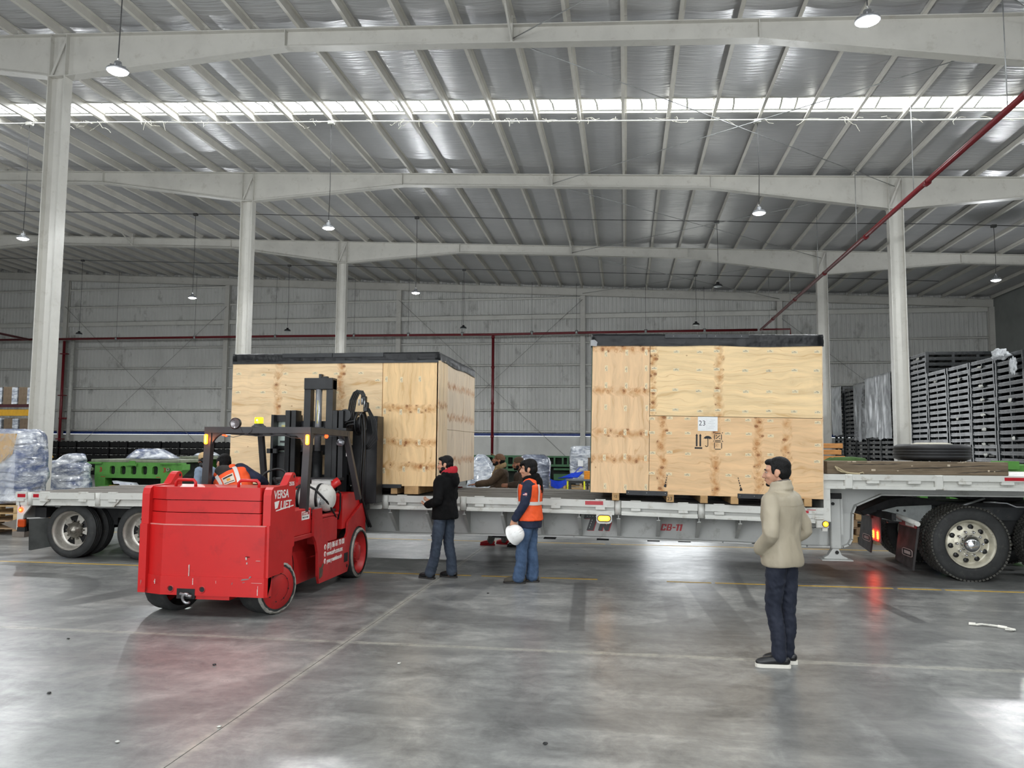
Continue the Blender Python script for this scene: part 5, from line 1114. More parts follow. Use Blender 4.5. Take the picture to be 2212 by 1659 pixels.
fp(MB().box(-4.35, -3.85, 9.45, 10.2, .97, 1.0).box(-4.2, -4.1, 9.6, 10.0, .95, 1.0).box(-3.95, -3.85, 9.6, 10.0, .95, 1.0), 'bottle_cradle', m_mast)
b = MB(); b.tube([(-4.02, 9.62, 1.33), (-3.9, 9.6, 1.28), (-3.78, 9.7, 1.12), (-3.77, 9.9, .98), (-3.79, 10.05, .9)], .014, 6).tube([(-3.8, 9.95, 1.2), (-3.77, 10.05, 1.24), (-3.76, 10.12, 1.2), (-3.77, 10.15, 1.0), (-3.8, 10.15, .86)], .013, 6).tube([(-4.4, 9.5, 1.12), (-4.3, 9.48, 1.2), (-4.1, 9.58, 1.33)], .014, 6); fp(b, 'gas_hose', m_hose)
fp(MB().cyl((-3.84, 9.64, 1.12), (-3.8, 9.6, 1.12), .03, 10).cyl((-3.86, 9.62, 1.04), (-3.86, 9.62, 1.18), .018, 8).box(-3.9, -3.82, 9.58, 9.64, 1.02, 1.06), 'gas_valve', m_galv)
fp(MB().box(-4.36, -4.22, 9.3, 9.5, .95, 1.30, .02), 'engine_shroud', m_mast); fp(MB().prism([(9.7, 1.2), (9.7, 1.36), (9.76, 1.42), (10.1, 1.42), (10.1, 1.2)], 'X', -4.4, -4.18), 'hydraulic_tank', m_red)
fp(MB().cyl((-3.98, 10.0, 1.22), (-3.80, 10.15, 1.37), .055, 14), 'tilt_cylinder', m_red)
# driver's place
sw = MB(); pts = []
for k in range(25):
    a = 2 * PI * k / 24; pts.append((-4.47 + .165 * math.cos(a), 9.62 + .10 * math.sin(a), 1.42 + .11 * math.sin(a)))
sw.tube(pts, .014, 8, False); fp(sw, 'steering_wheel', m_black); fp(MB().ball((-4.60, 9.55, 1.395), (.05, .05, .035), 12, 8).cyl((-4.6, 9.55, 1.3), (-4.6, 9.55, 1.39), .02, 8).cyl((-4.47, 9.62, 1.42), (-4.47, 9.9, 1.1), .02, 8), 'steering_knob', m_black)
fp(MB().box(-4.95, -4.45, 8.95, 9.4, .98, 1.08, .02).box(-4.95, -4.45, 8.78, 8.9, 1.05, 1.33, .02), 'driver_seat', m_black)
fp(MB().box(-5.05, -4.2, 9.4, 10.3, .70, .74), 'footwell', m_dark); fp(MB().cyl((-4.98, 9.35, 1.05), (-5.0, 9.3, 1.42), .01, 6).ball((-5.0, 9.3, 1.43), .02, 8, 6), 'control_lever', m_redlamp if False else m_red)
# ------------------------------------------------------------------ stacks of folded bins along the right bay
m_bin = mat('charcoal_bin_plastic', rgb(30, 34, 36), 0.26, var=.12, scale=4)
m_film = mat('white_film_scrap', rgb(205, 205, 198), .35, var=.1, scale=20)
def clear_film(name, col, alpha, rough=.18, scale=3.0):
    m, nt, b = nodes_of(name)
    tc = nd(nt, 'ShaderNodeTexCoord'); mp = nd(nt, 'ShaderNodeMapping'); mp.inputs['Scale'].default_value = (1, 1, 1); nt.links.new(tc.outputs['Object'], mp.inputs[0])
    n = nd(nt, 'ShaderNodeTexNoise', i_Scale=scale, i_Detail=5.0, i_Distortion=1.2); nt.links.new(mp.outputs[0], n.inputs['Vector'])
    b.inputs['Base Color'].default_value = col; b.inputs['Roughness'].default_value = rough; b.inputs['Specular IOR Level'].default_value = .7
    nt.links.new(ramp(nt, n.outputs['Fac'], [(.35, alpha * .7), (.65, min(1, alpha * 1.3))]), b.inputs['Alpha'])
    bp = nd(nt, 'ShaderNodeBump', i_Strength=.6, i_Distance=.05); nt.links.new(n.outputs['Fac'], bp.inputs['Height']); nt.links.new(bp.outputs[0], b.inputs['Normal'])
    return m
m_clear = clear_film('milky_stretch_film', rgb(214, 217, 220), .78, .22, 1.2)
m_crinkle = clear_film('clear_crinkled_film', rgb(226, 229, 232), .6, .12, 8)
LZ = .2035
def bin_mesh():
    b = MB(); x1, y1 = 2.7, 1.70
    b.box(.02, x1, 0, y1, .085, .155).box(0, .03, .0, y1, .10, .118).box(0, .03, 0, y1, .128, .146).box(.01, x1, 0, y1, .16, LZ - .006)
    b.box(0, x1, -.015, .0, .10, .118).box(0, x1, -.015, 0, .128, .146)
    for x in (0, .9, 1.75, x1 - .1):
        for y in (0, y1 / 2 - .03, y1 - .09):
            if x in (0, x1 - .1) or y != y1 / 2 - .03: b.box(x, x + .1, y, y + (.09 if y != y1 / 2 - .03 else .05), 0, .085)
    for x in (0, x1 - .09):
        for y in (-.012, y1 - .07): b.box(x - .012, x + .09, y, y + .082, .0, LZ - .004)
    return b.mesh('folded_bin', m_bin)
BM = bin_mesh()
ORD = 'topmost second third fourth fifth sixth seventh eighth ninth tenth eleventh twelfth thirteenth fourteenth fifteenth sixteenth seventeenth eighteenth nineteenth twentieth twenty-first twenty-second twenty-third twenty-fourth twenty-fifth twenty-sixth lowest'.split()
def bin_stack(x, y, n, label, group):
    for k in range(n): tag(put('folded_bin', BM, None, (x + random.uniform(-.012, .012), y + random.uniform(-.01, .01), k * LZ)), 'charcoal folded bin, ' + ('lowest' if k == 0 else ORD[n - 1 - k] + (' from the top' if k < n - 1 else '')) + ', ' + label, 'bin', group)
random.seed(21)
bin_stack(11.0, 30.85, 27, 'tallest stack right of the white column', 'folded bins in the tallest stack')
for y, n, lb in ((29.06, 23, 'next to the tallest'), (27.24, 23, 'with two bright low scraps'), (25.45, 23, 'under the knotted clear film'), (23.66, 23, 'cut by the picture edge')):
    bin_stack(11.0, y, n, 'right-hand stack ' + lb, 'folded bins in the stack ' + lb)
for y, n, lb in ((34.62, 25, 'under film beside the white column'), (36.4, 25, 'under film, second from the column'), (38.25, 24, 'under the dull grey film'), (40.15, 24, 'bare between the wrapped ones'), (42.2, 25, 'under film beside the far slim column')):
    bin_stack(11.0, y, n, 'stack ' + lb, 'folded bins in the stack ' + lb)
def film_sheet(name, y0, y1, ztop_, zbot, label, seed, m=None):
    t = MB(); nx, nz = 16, 26; vs = []; fs = []
    for j in range(nz + 1):
        v = j / nz; z = ztop_ + (zbot - ztop_) * v
        for i in range(nx + 1):
            u = i / nx; y = y0 + (y1 - y0) * u
            fold = .05 * noise.noise(V((u * 5 + seed, v * 1.2, seed))) + .035 * noise.noise(V((u * 14, v * 2 + u * 3, seed + 3))); pinch = .10 * math.sin(PI * v) ** 2 * noise.noise(V((u * 2.5, seed, 1)))
            hem = (.14 * noise.noise(V((u * 3, seed + 9, 2)))) * (1 if j == nz else 0)
            vs.append((10.95 - .03 - abs(fold) - max(0, pinch) , y, z + hem))
    top = [(11.9, y0 + (y1 - y0) * i / nx, ztop_ + .03) for i in range(nx + 1)]
    n0 = len(vs); vs += top
    for j in range(nz):
        for i in range(nx): a = j * (nx + 1) + i; fs.append((a, a + 1, a + nx + 2, a + nx + 1))
    for i in range(nx): fs.append((n0 + i, n0 + i + 1, i + 1, i))
    t.add(vs, fs, True); return tag(t.build(name, m or m_clear), label, 'plastic film')
film_sheet('stretch_film', 34.57, 36.35, 5.12, 2.35, 'milky plastic film hanging over the bin stack beside the white column', 1); film_sheet('stretch_film', 36.35, 38.15, 5.12, 2.4, 'milky plastic film over the second wrapped bin stack from the column', 5)
film_sheet('stretch_film', 38.2, 40.0, 5.0, 2.3, 'dull grey plastic film over the bin stack left of the bright wrapped pair', 9, clear_film('dull_stretch_film', rgb(170, 173, 176), .62, .25, 1.2)); film_sheet('stretch_film', 42.15, 44.0, 5.12, 2.6, 'milky plastic film over the bin stack furthest from the white column', 13)
def crumple(name, c, r, label, cat, m, seed, group=None, n=14):
    b = MB(); b.ball((0, 0, 0), 1.0, n, 10)
    for v in b.v:
        k = .72 + .5 * noise.noise(v * 2.1 + V((seed, 0, 0))) + .25 * noise.noise(v * 5 + V((0, seed, 0))); v.x *= k * r[0]; v.y *= k * r[1]; v.z *= k * r[2]
    return tag(b.build(name, m, None, c), label, cat, group)
SCR = ('topmost on the second bin stack from the tallest', 'topmost under the knotted film', 'second under the knotted film', 'third under the knotted film', 'fourth under the knotted film', 'fifth under the knotted film', 'sixth under the knotted film', 'lowest, just above the spare tyre', 'lowest under the knotted film', 'upper one on the rightmost bin stack', 'lower one on the rightmost bin stack', 'on the stack next to the tallest', 'on top of the tallest bin stack', 'halfway up the second stack from the tallest')
for k, (px, z) in enumerate(((25.9, 4.2), (24.3, 4.45), (24.25, 3.85), (24.2, 3.42), (24.2, 2.95), (24.15, 2.5), (24.2, 2.05), (26.0, 1.95), (24.1, 1.72), (22.4, 3.3), (22.3, 2.2), (27.9, 4.3), (29.5, 5.3), (26.1, 2.9))):
    crumple('torn_film_scrap', (10.96, px + 2.05, z), (.02, random.uniform(.12, .26), random.uniform(.04, .09)), 'torn white film scrap ' + SCR[k], 'film scrap', m_film, k * 2.3, 'torn film scraps on the bin stacks')
crumple('knotted_film', (10.85, 24.7, 4.66), (.2, .55, .22), 'knotted clear film bunched over the top of the bin stacks', 'plastic film', m_crinkle, 4.4, n=24); crumple('hanging_film', (10.93, 24.1, 4.25), (.06, .26, .34), 'clear film tail hanging down from the knotted film', 'plastic film', m_crinkle, 7.7, n=20)
# ------------------------------------------------------------------ low black bins along the back wall, far left
def low_bin():
    b = MB(); b.box(0, 1.12, 0, 1.0, .06, .36, .01)
    for x in (0, .52, 1.04): b.box(x, x + .08, -.02, 0, .04, .36)
    for z in (.12, .2, .28): b.box(.04, 1.08, -.012, 0, z, z + .03)
    for x in (.05, .5, .95): b.box(x, x + .12, .05, .95, 0, .06)
    for k in range(4): b.cyl((.14 + .28 * k, .2, .35), (.14 + .28 * k, .2, .40 + .012 * (k % 2)), .09, 8)
    return b.mesh('low_bin', mat('black_bin_plastic', rgb(9, 9, 10), .45))
LB = low_bin()
for i in range(11):
    n = 5 if i % 4 != 2 else 5
    for k in range(n):
        tag(put('black_bin', LB, None, (-36.6 + i * 1.17, 45.2 + .1 * (i % 3), k * .42), (0, 0, random.uniform(-.02, .02))), 'black plastic bin, ' + ('lowest', 'second up', 'third up', 'fourth up', 'topmost')[k] + ' in the ' + ('first', 'second', 'third', 'fourth', 'fifth', 'sixth', 'seventh', 'eighth', 'ninth', 'tenth', 'last')[i] + ' stack of the back wall row', 'bin', 'black bins along the back wall')
# ------------------------------------------------------------------ wooden pallets
m_pal = mat('pale_pallet_wood', rgb(196, 164, 118), .8, var=.16, scale=4, stretch=(1, 5, 5)); m_pal2 = mat('dusty_pallet_wood', rgb(158, 132, 104), .85, var=.18, scale=4)
def pallet(loc, w, d, label, group=None, m=None, rz=0, h=.14):
    t = thing('wooden_pallet', label, 'pallet', loc, rz, group); m = m or m_pal
    n = 6; s = d / n
    for k in range(n): MB().box(-w / 2, w / 2, -d / 2 + k * s, -d / 2 + k * s + s * .72, h - .022, h, .002).build('deck_board', m, t)
    for x in (-w / 2 + .05, 0, w / 2 - .05):
        for y in (-d / 2 + .06, 0, d / 2 - .06): MB().box(x - .05, x + .05, y - .06, y + .06, .02, h - .022).build('block', m, t)
        MB().box(x - .05, x + .05, -d / 2, d / 2, 0, .02).build('runner', m, t)
    return t
# ------------------------------------------------------------------ shrink-wrapped loads
def wrap_mat(name, stops, scale=2.0):
    m, nt, b = nodes_of(name)
    tc = nd(nt, 'ShaderNodeTexCoord'); mp = nd(nt, 'ShaderNodeMapping'); mp.inputs['Scale'].default_value = (1, 1, 2.2); nt.links.new(tc.outputs['Object'], mp.inputs[0])
    n = nd(nt, 'ShaderNodeTexNoise', i_Scale=scale, i_Detail=6.0, i_Roughness=.7, i_Distortion=.35); nt.links.new(mp.outputs[0], n.inputs['Vector'])
    nt.links.new(ramp(nt, n.outputs['Fac'], stops), b.inputs['Base Color'])  # palest stops paint the film's white streak highlights into the colour
    b.inputs['Roughness'].default_value = .22; b.inputs['Specular IOR Level'].default_value = .7; b.inputs['Coat Weight'].default_value = .3; b.inputs['Coat Roughness'].default_value = .08
    mp2 = nd(nt, 'ShaderNodeMapping'); mp2.inputs['Scale'].default_value = (2.5, 2.5, 9); nt.links.new(tc.outputs['Object'], mp2.inputs[0])
    n2 = nd(nt, 'ShaderNodeTexNoise', noise_type='RIDGED_MULTIFRACTAL', i_Scale=.9, i_Detail=4.0, i_Distortion=.4); nt.links.new(mp2.outputs[0], n2.inputs['Vector'])
    bp = nd(nt, 'ShaderNodeBump', i_Strength=1.0, i_Distance=.06); nt.links.new(n2.outputs['Fac'], bp.inputs['Height']); nt.links.new(bp.outputs[0], b.inputs['Normal'])
    return m
m_wrapb = wrap_mat('wrapped_blue_grey', [(.3, rgb(40, 60, 116)), (.42, rgb(98, 108, 134)), (.5, rgb(150, 155, 166)), (.58, rgb(206, 210, 216)), (.72, rgb(232, 233, 236))])
m_wrapw = wrap_mat('wrapped_silver', [(.3, rgb(92, 100, 120)), (.45, rgb(150, 156, 166)), (.6, rgb(200, 204, 208)), (.75, rgb(226, 228, 230))], 3)
m_wrapd = wrap_mat('wrapped_dark_load', [(.3, rgb(52, 58, 76)), (.5, rgb(104, 110, 124)), (.62, rgb(150, 156, 168)), (.75, rgb(196, 200, 206))], 2.5)
m_yelobj = mat('yellow_machine_paint', rgb(196, 148, 38), .45)
def wrapped(loc, prof, label, m, seed, w, d, n=28, rz=0, name='wrapped_load'):
    """soft block: rings of (z, scale_x, scale_y, shift_x) with creased film round it"""
    t = thing(name, label, 'wrapped load', (loc[0], loc[1], loc[2] + .025), rz)
    vs = []; fs = []; rows = []
    for a, c in zip(prof, prof[1:]):
        steps = max(2, int(abs(c[0] - a[0]) / .06))
        for q in range(steps): rows.append([a[i] + (c[i] - a[i]) * q / steps for i in range(4)])
    rows.append(list(prof[-1]))
    for z, sx_, sy_, sh_ in rows:
        for k in range(n):
            a = 2 * PI * k / n; c, s = math.cos(a), math.sin(a); p = 3.2
            rr = (abs(c) ** p + abs(s) ** p) ** (-1 / p); q = V((c * 1.3 + seed, s * 1.3, z * 2.0)); kk = 1 + .05 * noise.noise(q) + .05 * noise.noise(V((c * 3, s * 3, z * 6 + seed)))
            vs.append((c * rr * w / 2 * sx_ * kk + sh_, s * rr * d / 2 * sy_ * kk, z + .02 * noise.noise(q * 2)))
    R = len(rows)
    for r in range(R - 1):
        for k in range(n): fs.append((r * n + k, r * n + (k + 1) % n, (r + 1) * n + (k + 1) % n, (r + 1) * n + k))
    fs.append(tuple(reversed(range(n)))); fs.append(tuple((R - 1) * n + k for k in range(n)))
    MB().add(vs, fs, True).build('film', m, t); return t
# far left, beside the white column
for k in range(4): pallet((-13.0, 15.0, .0 + k * .15), 1.7, 1.1, ('bottom', 'second', 'third', 'topmost')[k] + ' wooden pallet of the stack under the left wrapped machine', 'pallets under the wrapped machine', m_pal2 if k < 2 else m_pal)
t = wrapped((-13.05, 15.0, .60), [(0, .95, 1, 0), (.5, 1, 1, .02), (1.1, .97, 1, .0), (1.45, .93, .96, -.03), (1.52, .86, .9, -.05)], 'tall machine in blue and clear stretch film left of the white column', m_wrapb, 2.0, 1.75, 1.1)
b = MB(); b.prism([(-.85, 1.42), (.74, 1.42), (.66, 1.0), (.46, .82), (-.85, .70)], 'Y', -.60, -.5); b.build('yellow_cover', m_yelobj, t)
m_gloss = clear_film('thin_clear_film', rgb(235, 238, 242), .28, .08, 5)
MB().add([(-.87, -.62, 1.50), (.82, -.62, 1.5), (.85, -.62, .05), (-.87, -.62, .05)], [(0, 1, 2, 3)]).build('outer_film', m_gloss, t)
wrapped((-14.85, 19.2, .2), [(0, 1.25, 1.1, .12), (.3, 1.1, 1, .02), (.75, 1.0, 1, -.03), (1.05, .98, .95, 0), (1.14, .8, .9, -.03), (1.2, .5, .6, .24), (1.34, .32, .5, .30), (1.38, .2, .3, .30)], 'lumpy load in white and blue film between the white column and the green die', m_wrapb, 6.0, 1.3, 1.0)
# green stamping dies
m_green = mat('green_die_paint', rgb(84, 142, 62), .5, var=.1, scale=2.5, dirt=(rgb(60, 88, 48), .6)); m_greend = mat('dark_green_die_paint', rgb(38, 84, 48), .5, var=.12, scale=2.5, dirt=(rgb(22, 44, 28), .6)); m_diedark = mat('die_cavity', rgb(16, 24, 16), .8)
m_dietop = mat('worn_die_top', rgb(126, 132, 112), .6, var=.15)
def holed_plate(x0, x1, z0, z1, holes, y0, y1):
    """plate with rounded rectangular windows, built as strips between the windows"""
    b = MB(); hs = sorted(holes); za = min(h[2] for h in hs); zb = max(h[3] for h in hs)
    b.box(x0, x1, y0, y1, z0, za); b.box(x0, x1, y0, y1, zb, z1); cx = x0
    for h in hs:
        b.box(cx, h[0], y0, y1, za, zb); cx = h[1]; r = .05
        for sx_, sz_, xx, zz in ((1, 1, h[0], za), (-1, 1, h[1], za), (1, -1, h[0], zb), (-1, -1, h[1], zb)):
            b.prism([(xx, zz), (xx + sx_ * r, zz), (xx + sx_ * r * .3, zz + sz_ * r * .3), (xx, zz + sz_ * r)], 'Y', y0, y1)
    b.box(cx, x1, y0, y1, za, zb); return b
D1 = thing('stamping_die', 'bright green cast stamping die numbered 3 with five windows', 'die', (-13.35, 20.0, 0))
hs = [(-.73 + k * .318, -.57 + k * .318, 1.03, 1.26) for k in range(5)]
holed_plate(-1.18, 1.18, .93, 1.36, hs, 0, .08).build('front_plate', m_green, D1)
MB().prism([(-1.18, .93), (-1.12, .55), (-.86, .55), (-.86, .93)], 'Y', 0, .3).build('leg', m_green, D1); MB().prism([(.80, .93), (.80, .55), (1.06, .55), (1.14, .93)], 'Y', 0, .3).build('leg', m_green, D1)
MB().box(-1.15, 1.15, .09, 1.3, .95, 1.34).box(-1.1, 1.1, .4, 1.3, .5, .95).build('die_body', m_diedark, D1); MB().box(-1.3, 1.3, -.01, 1.35, 1.36, 1.44, .01).build('top_plate', m_dietop, D1)
for x0, x1 in ((-1.38, -.95), (.8, 1.42)): MB().box(x0, x1, -.06, .2, 1.31, 1.36, .006).build('clamp_ledge', m_green, D1)
MB().prism([(1.12, 1.32), (1.42, 1.32), (1.42, 1.18), (1.22, .98), (1.12, .93)], 'Y', -.04, .0).prism([(1.42, 1.32), (1.47, 1.32), (1.47, 1.17), (1.26, .97), (1.22, .98), (1.42, 1.18)], 'Y', -.08, .3).build('side_bracket', m_green, D1)
for x in (-1.25, 1.02): MB().lathe([(.05, -.05), (.02, -.05), (.02, .0), (.05, .0)], (x, 0, 1.17), 'Y', 14, True, True).build('lifting_pin', m_dietop, D1)
MB().box(-.2, .1, -.06, 0, 1.27, 1.33).box(-.14, .04, -.03, 0, 1.33, 1.40).build('keeper_block', m_green, D1)
for x in (-1.04, .86): lettering('lettering', '3', .17, m_letred, D1, (x, -.002, 1.10), bold=.004)
for x in (-.92, .72): MB().box(x - .06, x + .06, -.003, 0, .955, .97).build('paint_mark', m_letred, D1)
MB().box(-1.12, 1.12, .0, 1.2, 0, .10).box(-1.1, -.85, .05, 1.2, .1, .55).box(.82, 1.06, .05, 1.2, .1, .55).build('lower_shoe', m_greend, D1)
MB().box(-.86, -.68, -.1, .2, .55, .74).build('stop_block', m_green, D1)
tag(MB().box(-.62, -.46, 0, .2, 0, .12).build('yellow_block', m_yelobj, None, (-13.35, 19.85, .62)), 'small yellow block under the left green die', 'block'); 
t = thing('bench_trestle', 'dark low trestle under the green die holding white sheeting', 'trestle', (-13.2, 19.70, 0)); MB().box(-.7, .4, 0, .25, .58, .62).box(-.68, -.6, .02, .2, 0, .58).box(.3, .38, .02, .2, 0, .58).build('frame', m_dark, t)
tag(MB().prism([(-.55, .88), (-.5, .80), (-.35, .80), (-.3, .76), (-.05, .76), (.0, .80), (.12, .76), (.05, .83), (-.4, .86)], 'Y', -.1, .1).build('white_sheeting', mat('white_sheeting', rgb(226, 230, 240), .5), None, (-13.3, 19.9, -.02)), 'scrap of white sheeting lying under the green die', 'sheeting')
wrapped((-13.15, 20.55, 1.44), [(0, 1, 1, 0), (.12, .78, .8, -.06), (.25, .48, .6, -.1), (.27, .3, .4, -.1)], 'peaked heap of clear and blue film on top of the green die', m_wrapb, 9.0, 1.45, 1.0, name='film_heap')
D2 = thing('stamping_die', 'green cast die with open ribs behind the man in the beanie', 'die', (-12.4, 22.3, 0))
MB().box(-1.2, 1.6, 0, 1.2, 1.43, 1.50).build('top_plate', m_dietop, D2); MB().box(-1.2, 1.6, 0, 1.2, .72, .82).build('base_plate', m_green, D2); MB().box(-1.2, 1.6, .5, 1.2, .82, 1.43).build('die_body', m_diedark, D2)
for x in (-.75, -.25, -.1, .35, .5, 1.1, 1.5): MB().prism([(x, .82), (x + .03, .82), (x + .03, 1.0), (x + .09, 1.12), (x + .06, 1.43), (x + .02, 1.43), (x + .05, 1.13), (x, 1.0)], 'Y', .02, .5).build('rib', m_green, D2)
MB().box(-.2, .9, .1, 1.1, 0, .72).build('pedestal', m_diedark, D2); MB().box(.7, 1.6, .0, 1.2, 1.5, 1.72).build('riser', m_green, D2)
wrapped((-12.7, 22.6, 1.505), [(0, 1, 1, 0), (.07, .7, .8, 0), (.1, .3, .4, .1)], 'flat scrap of clear film on the ribbed green die', m_wrapw, 3.0, .8, .5, name='film_heap')
# rack with cartons, far left
RK = thing('pallet_rack', 'yellow and blue pallet rack at the left edge holding brown cartons', 'rack', (-31.2, 36.0, 0))
m_rackb = mat('blue_rack_upright', rgb(32, 52, 104), .45); m_maroon = mat('maroon_rack_beam', rgb(58, 20, 26), .45)
for x in (-2.2, 1.6): MB().box(x, x + .1, 0, .1, 0, 4.9).box(x, x + .1, 1.0, 1.1, 0, 4.9).build('upright', m_rackb, RK)
for z in (3.72, 2.2): MB().box(-2.2, 1.7, -.03, .03, z, z + .14).build('beam', m_maroon, RK)
for k in range(9): MB().box(-2.1 + k * .42, -1.75 + k * .42, .0, 1.05, 3.83, 3.86).build('shelf_slat', m_pal2, RK)
m_carton = mat('brown_carton', rgb(104, 88, 70), .75, var=.1)
for i, (x, z, h) in enumerate(((-2.05, 3.87, .85), (-1.2, 3.87, .9), (-.32, 3.87, .9), (.55, 3.87, .88), (-2.05, 2.36, .8), (-1.15, 2.36, .85), (-.2, 2.36, .8), (.7, 2.36, .8))):
    t = thing('carton', ('carton on the rack top level, ', 'carton on the rack lower level, ')[z < 3] + ('first from the left', 'second from the left', 'third from the left', 'rightmost')[i % 4], 'carton', (-31.2 + x, 36.05, z), 0, ('cartons on the rack top level', 'cartons on the rack lower level')[z < 3]); MB().box(0, .8, 0, .9, 0, h, .01).build('box', m_carton, t); MB().box(.5, .81, -.01, .91, .02, h - .02).build('film_band', m_wrapw, t)
YF_ = thing('stacker_gantry', 'yellow steel gantry standing before the pallet rack', 'gantry', (-29.6, 33.9, 0))
for x in (-.35, 1.9): MB().box(x - .12, x + .12, -.1, .1, 0, 3.2).build('post', m_yelobj, YF_)
MB().box(-1.2, 2.1, -.1, .1, 3.2, 3.5).build('beam', m_yelobj, YF_); MB().bar((1.9, 0, 2.4), (2.7, 0, 1.2), .14, .14).build('strut', m_yelobj, YF_)
# ------------------------------------------------------------------ middle background, between the crates
D3 = thing('stamping_die', 'dark green die with deep pockets behind the two men at the trailer', 'die', (-6.3, 38, 0))
MB().box(-1.5, 1.3, 0, 1, 1.38, 1.47).build('top_plate', m_greend, D3); MB().box(-1.5, 1.3, 0, 1, .72, .84).build('base_plate', m_greend, D3); MB().box(-1.5, 1.3, .3, 1, 0, 1.38).build('die_body', m_diedark, D3)
for k in range(9): x = -1.45 + k * .33; MB().box(x, x + .1, 0, .3, .84, 1.38).build('rib', m_greend, D3)
MB().box(-.2, 1.3, -.05, .2, .95, 1.05).box(.3, .55, -.05, .2, 1.05, 1.3).build('boss', m_greend, D3)
D4 = thing('stamping_die', 'dark green die with a handle recess standing behind the blue tarpaulin', 'die', (-3.15, 38, 0))
MB().box(-.75, .75, 0, 1, 1.38, 1.46).build('top_plate', m_greend, D4); MB().box(-.72, .72, .25, 1, 0, 1.38).build('die_body', m_diedark, D4)
for x in (-.72, -.3, .1, .35, .62): MB().box(x, x + .08, 0, .3, 1.05, 1.38).build('rib', m_greend, D4)
MB().box(-.72, .72, -.02, .25, .95, 1.06).box(-.72, -.45, -.02, .25, .3, .95).box(-.3, .7, .05, .25, .78, .88).box(-.3, .7, .05, .25, .3, .6).build('front_webs', m_greend, D4)
pallet((-4.4, 24.6, 0), 1.1, 1.0, 'wooden pallet under the peaked wrapped load left of the bearded man'); wrapped((-4.42, 24.6, .14), [(0, 1.2, 1, .1), (.5, 1, 1, 0), (1.0, .75, .8, -.05), (1.35, .42, .5, -.1), (1.45, .2, .3, -.12)], 'peaked silver wrapped load left of the man with the brown cap', m_wrapw, 12.0, 1.1, 1.0)
for k in range(2): pallet((-3.2, 27.6, k * .15), 1.1, 1.0, ('lower', 'upper')[k] + ' wooden pallet under the round-topped wrapped load', 'pallets under the round-topped load')
wrapped((-3.2, 27.6, .30), [(0, 1, 1, 0), (.5, 1.02, 1, 0), (1.0, 1.05, 1, 0), (1.16, .95, .9, 0), (1.27, .66, .6, 0), (1.28, .4, .4, 0)], 'round-topped wrapped load with a brown band behind the man in the beanie', m_wrapd, 16.0, 1.12, 1.0)
tag(MB().box(-.55, .5, 0, .7, 0, .5, .01).build('carton', m_carton, None, (-3.6, 30.2, .42)), 'big brown carton between the two men behind the trailer', 'carton'); pallet((-3.6, 30.5, 0), 1.2, 1.0, 'wooden pallet under the big brown carton', h=.4, m=m_pal2)
for k in range(3): pallet((-1.85, 33.4, k * .15), 1.45, 1.1, ('bottom', 'middle', 'top')[k] + ' wooden pallet under the tall wrapped stack left of the right crate', 'pallets under the tall wrapped stack')
t = wrapped((-1.75, 33.4, .45), [(0, .95, 1, 0), (.45, .92, 1, -.02), (.8, 1.0, 1, .02), (1.15, .98, 1, .03), (1.4, .9, .9, .02), (1.46, .8, .8, .05)], 'tall silver wrapped stack with a white paper label left of the right crate', m_wrapw, 20.0, 1.25, 1.1)
MB().box(-.22, -.0, -.63, -.6, .62, .86).build('label_sheet', m_paper, t); MB().box(.2, .38, -.6, -.5, .1, .98).build('brown_panel', m_carton, t)
t = thing('blue_tarpaulin', 'sagging bright blue tarpaulin draped low beside the wrapped stack', 'tarpaulin', (-2.7, 31.2, 0)); vs = []; fs = []; n = 18
for i in range(n + 1):
    u = i / n; x = -.75 + 1.75 * u; sag = 1.05 - .80 * math.sin(PI * min(1, u * 1.1)) ** .8 + (.0 if u < .6 else .10 * noise.noise(V((u * 9, 0, 0))))
    for j in range(5):
        v = j / 4; vs.append((x, v * .5, max(.15, sag + .28 * v * math.sin(PI * u) + .04 * noise.noise(V((u * 6, v * 4, 2))))))
for i in range(n):
    for j in range(4): a = i * 5 + j; fs.append((a, a + 1, a + 6, a + 5))
MB().add(vs, fs, True).build('sheet', mat('blue_tarpaulin', rgb(24, 62, 190), .3), t)
tag(MB().add([(-.2, 0, .02), (.55, -.1, .06), (.75, .1, .26), (.3, .2, .2), (.0, .15, .06)], [(0, 1, 2, 3, 4)]).add([(-.2, .02, .0), (.55, -.08, .04), (.75, .12, .24), (.3, .22, .18), (0, .17, .04)], [(4, 3, 2, 1, 0)]).build('blue_tarpaulin', MATS['blue_tarpaulin'], None, (-2.3, 29.1, .72)), 'folded bright blue sheet lying on the low black table', 'tarpaulin')
t = thing('steel_table', 'low black steel table with two yellow marked legs left of the right crate', 'table', (-1.62, 29.0, 0))
MB().box(-.55, .6, -.1, .5, .66, .71).build('table_top', mat('grey_table_top', rgb(120, 124, 128), .4), t)
for x in (-.42, .22, .52):
    for y in (-.08, .45): MB().box(x - .025, x + .025, y - .025, y + .025, 0, .66).build('leg', m_black, t)
MB().box(-.5, .58, -.1, -.06, .56, .66).build('apron', m_black, t)
for x in (-.49, .12): MB().box(x - .03, x + .03, -.13, -.11, .3, .64).build('yellow_tape', mat('yellow_marker_tape', rgb(226, 226, 40), .5), t)
for k in range(5): tag(MB().box(-.14, .14, -.1, .1, 0, .058, .006).build('orange_block', mat('orange_block', rgb(226, 142, 24), .5), None, (-1.38, 29.12, .71 + k * .06)), ('lowest', 'second', 'third', 'fourth', 'topmost')[k] + ' orange block of the pile on the black table', 'block', 'orange blocks on the table')
pallet((-1.6, 31.2, 0), 1.7, 1.0, 'pale wooden pallet on the floor behind the low black table', None); pallet((-1.45, 31.25, .15), 1.5, 1.0, 'second pale pallet, on top of the one behind the black table', None)
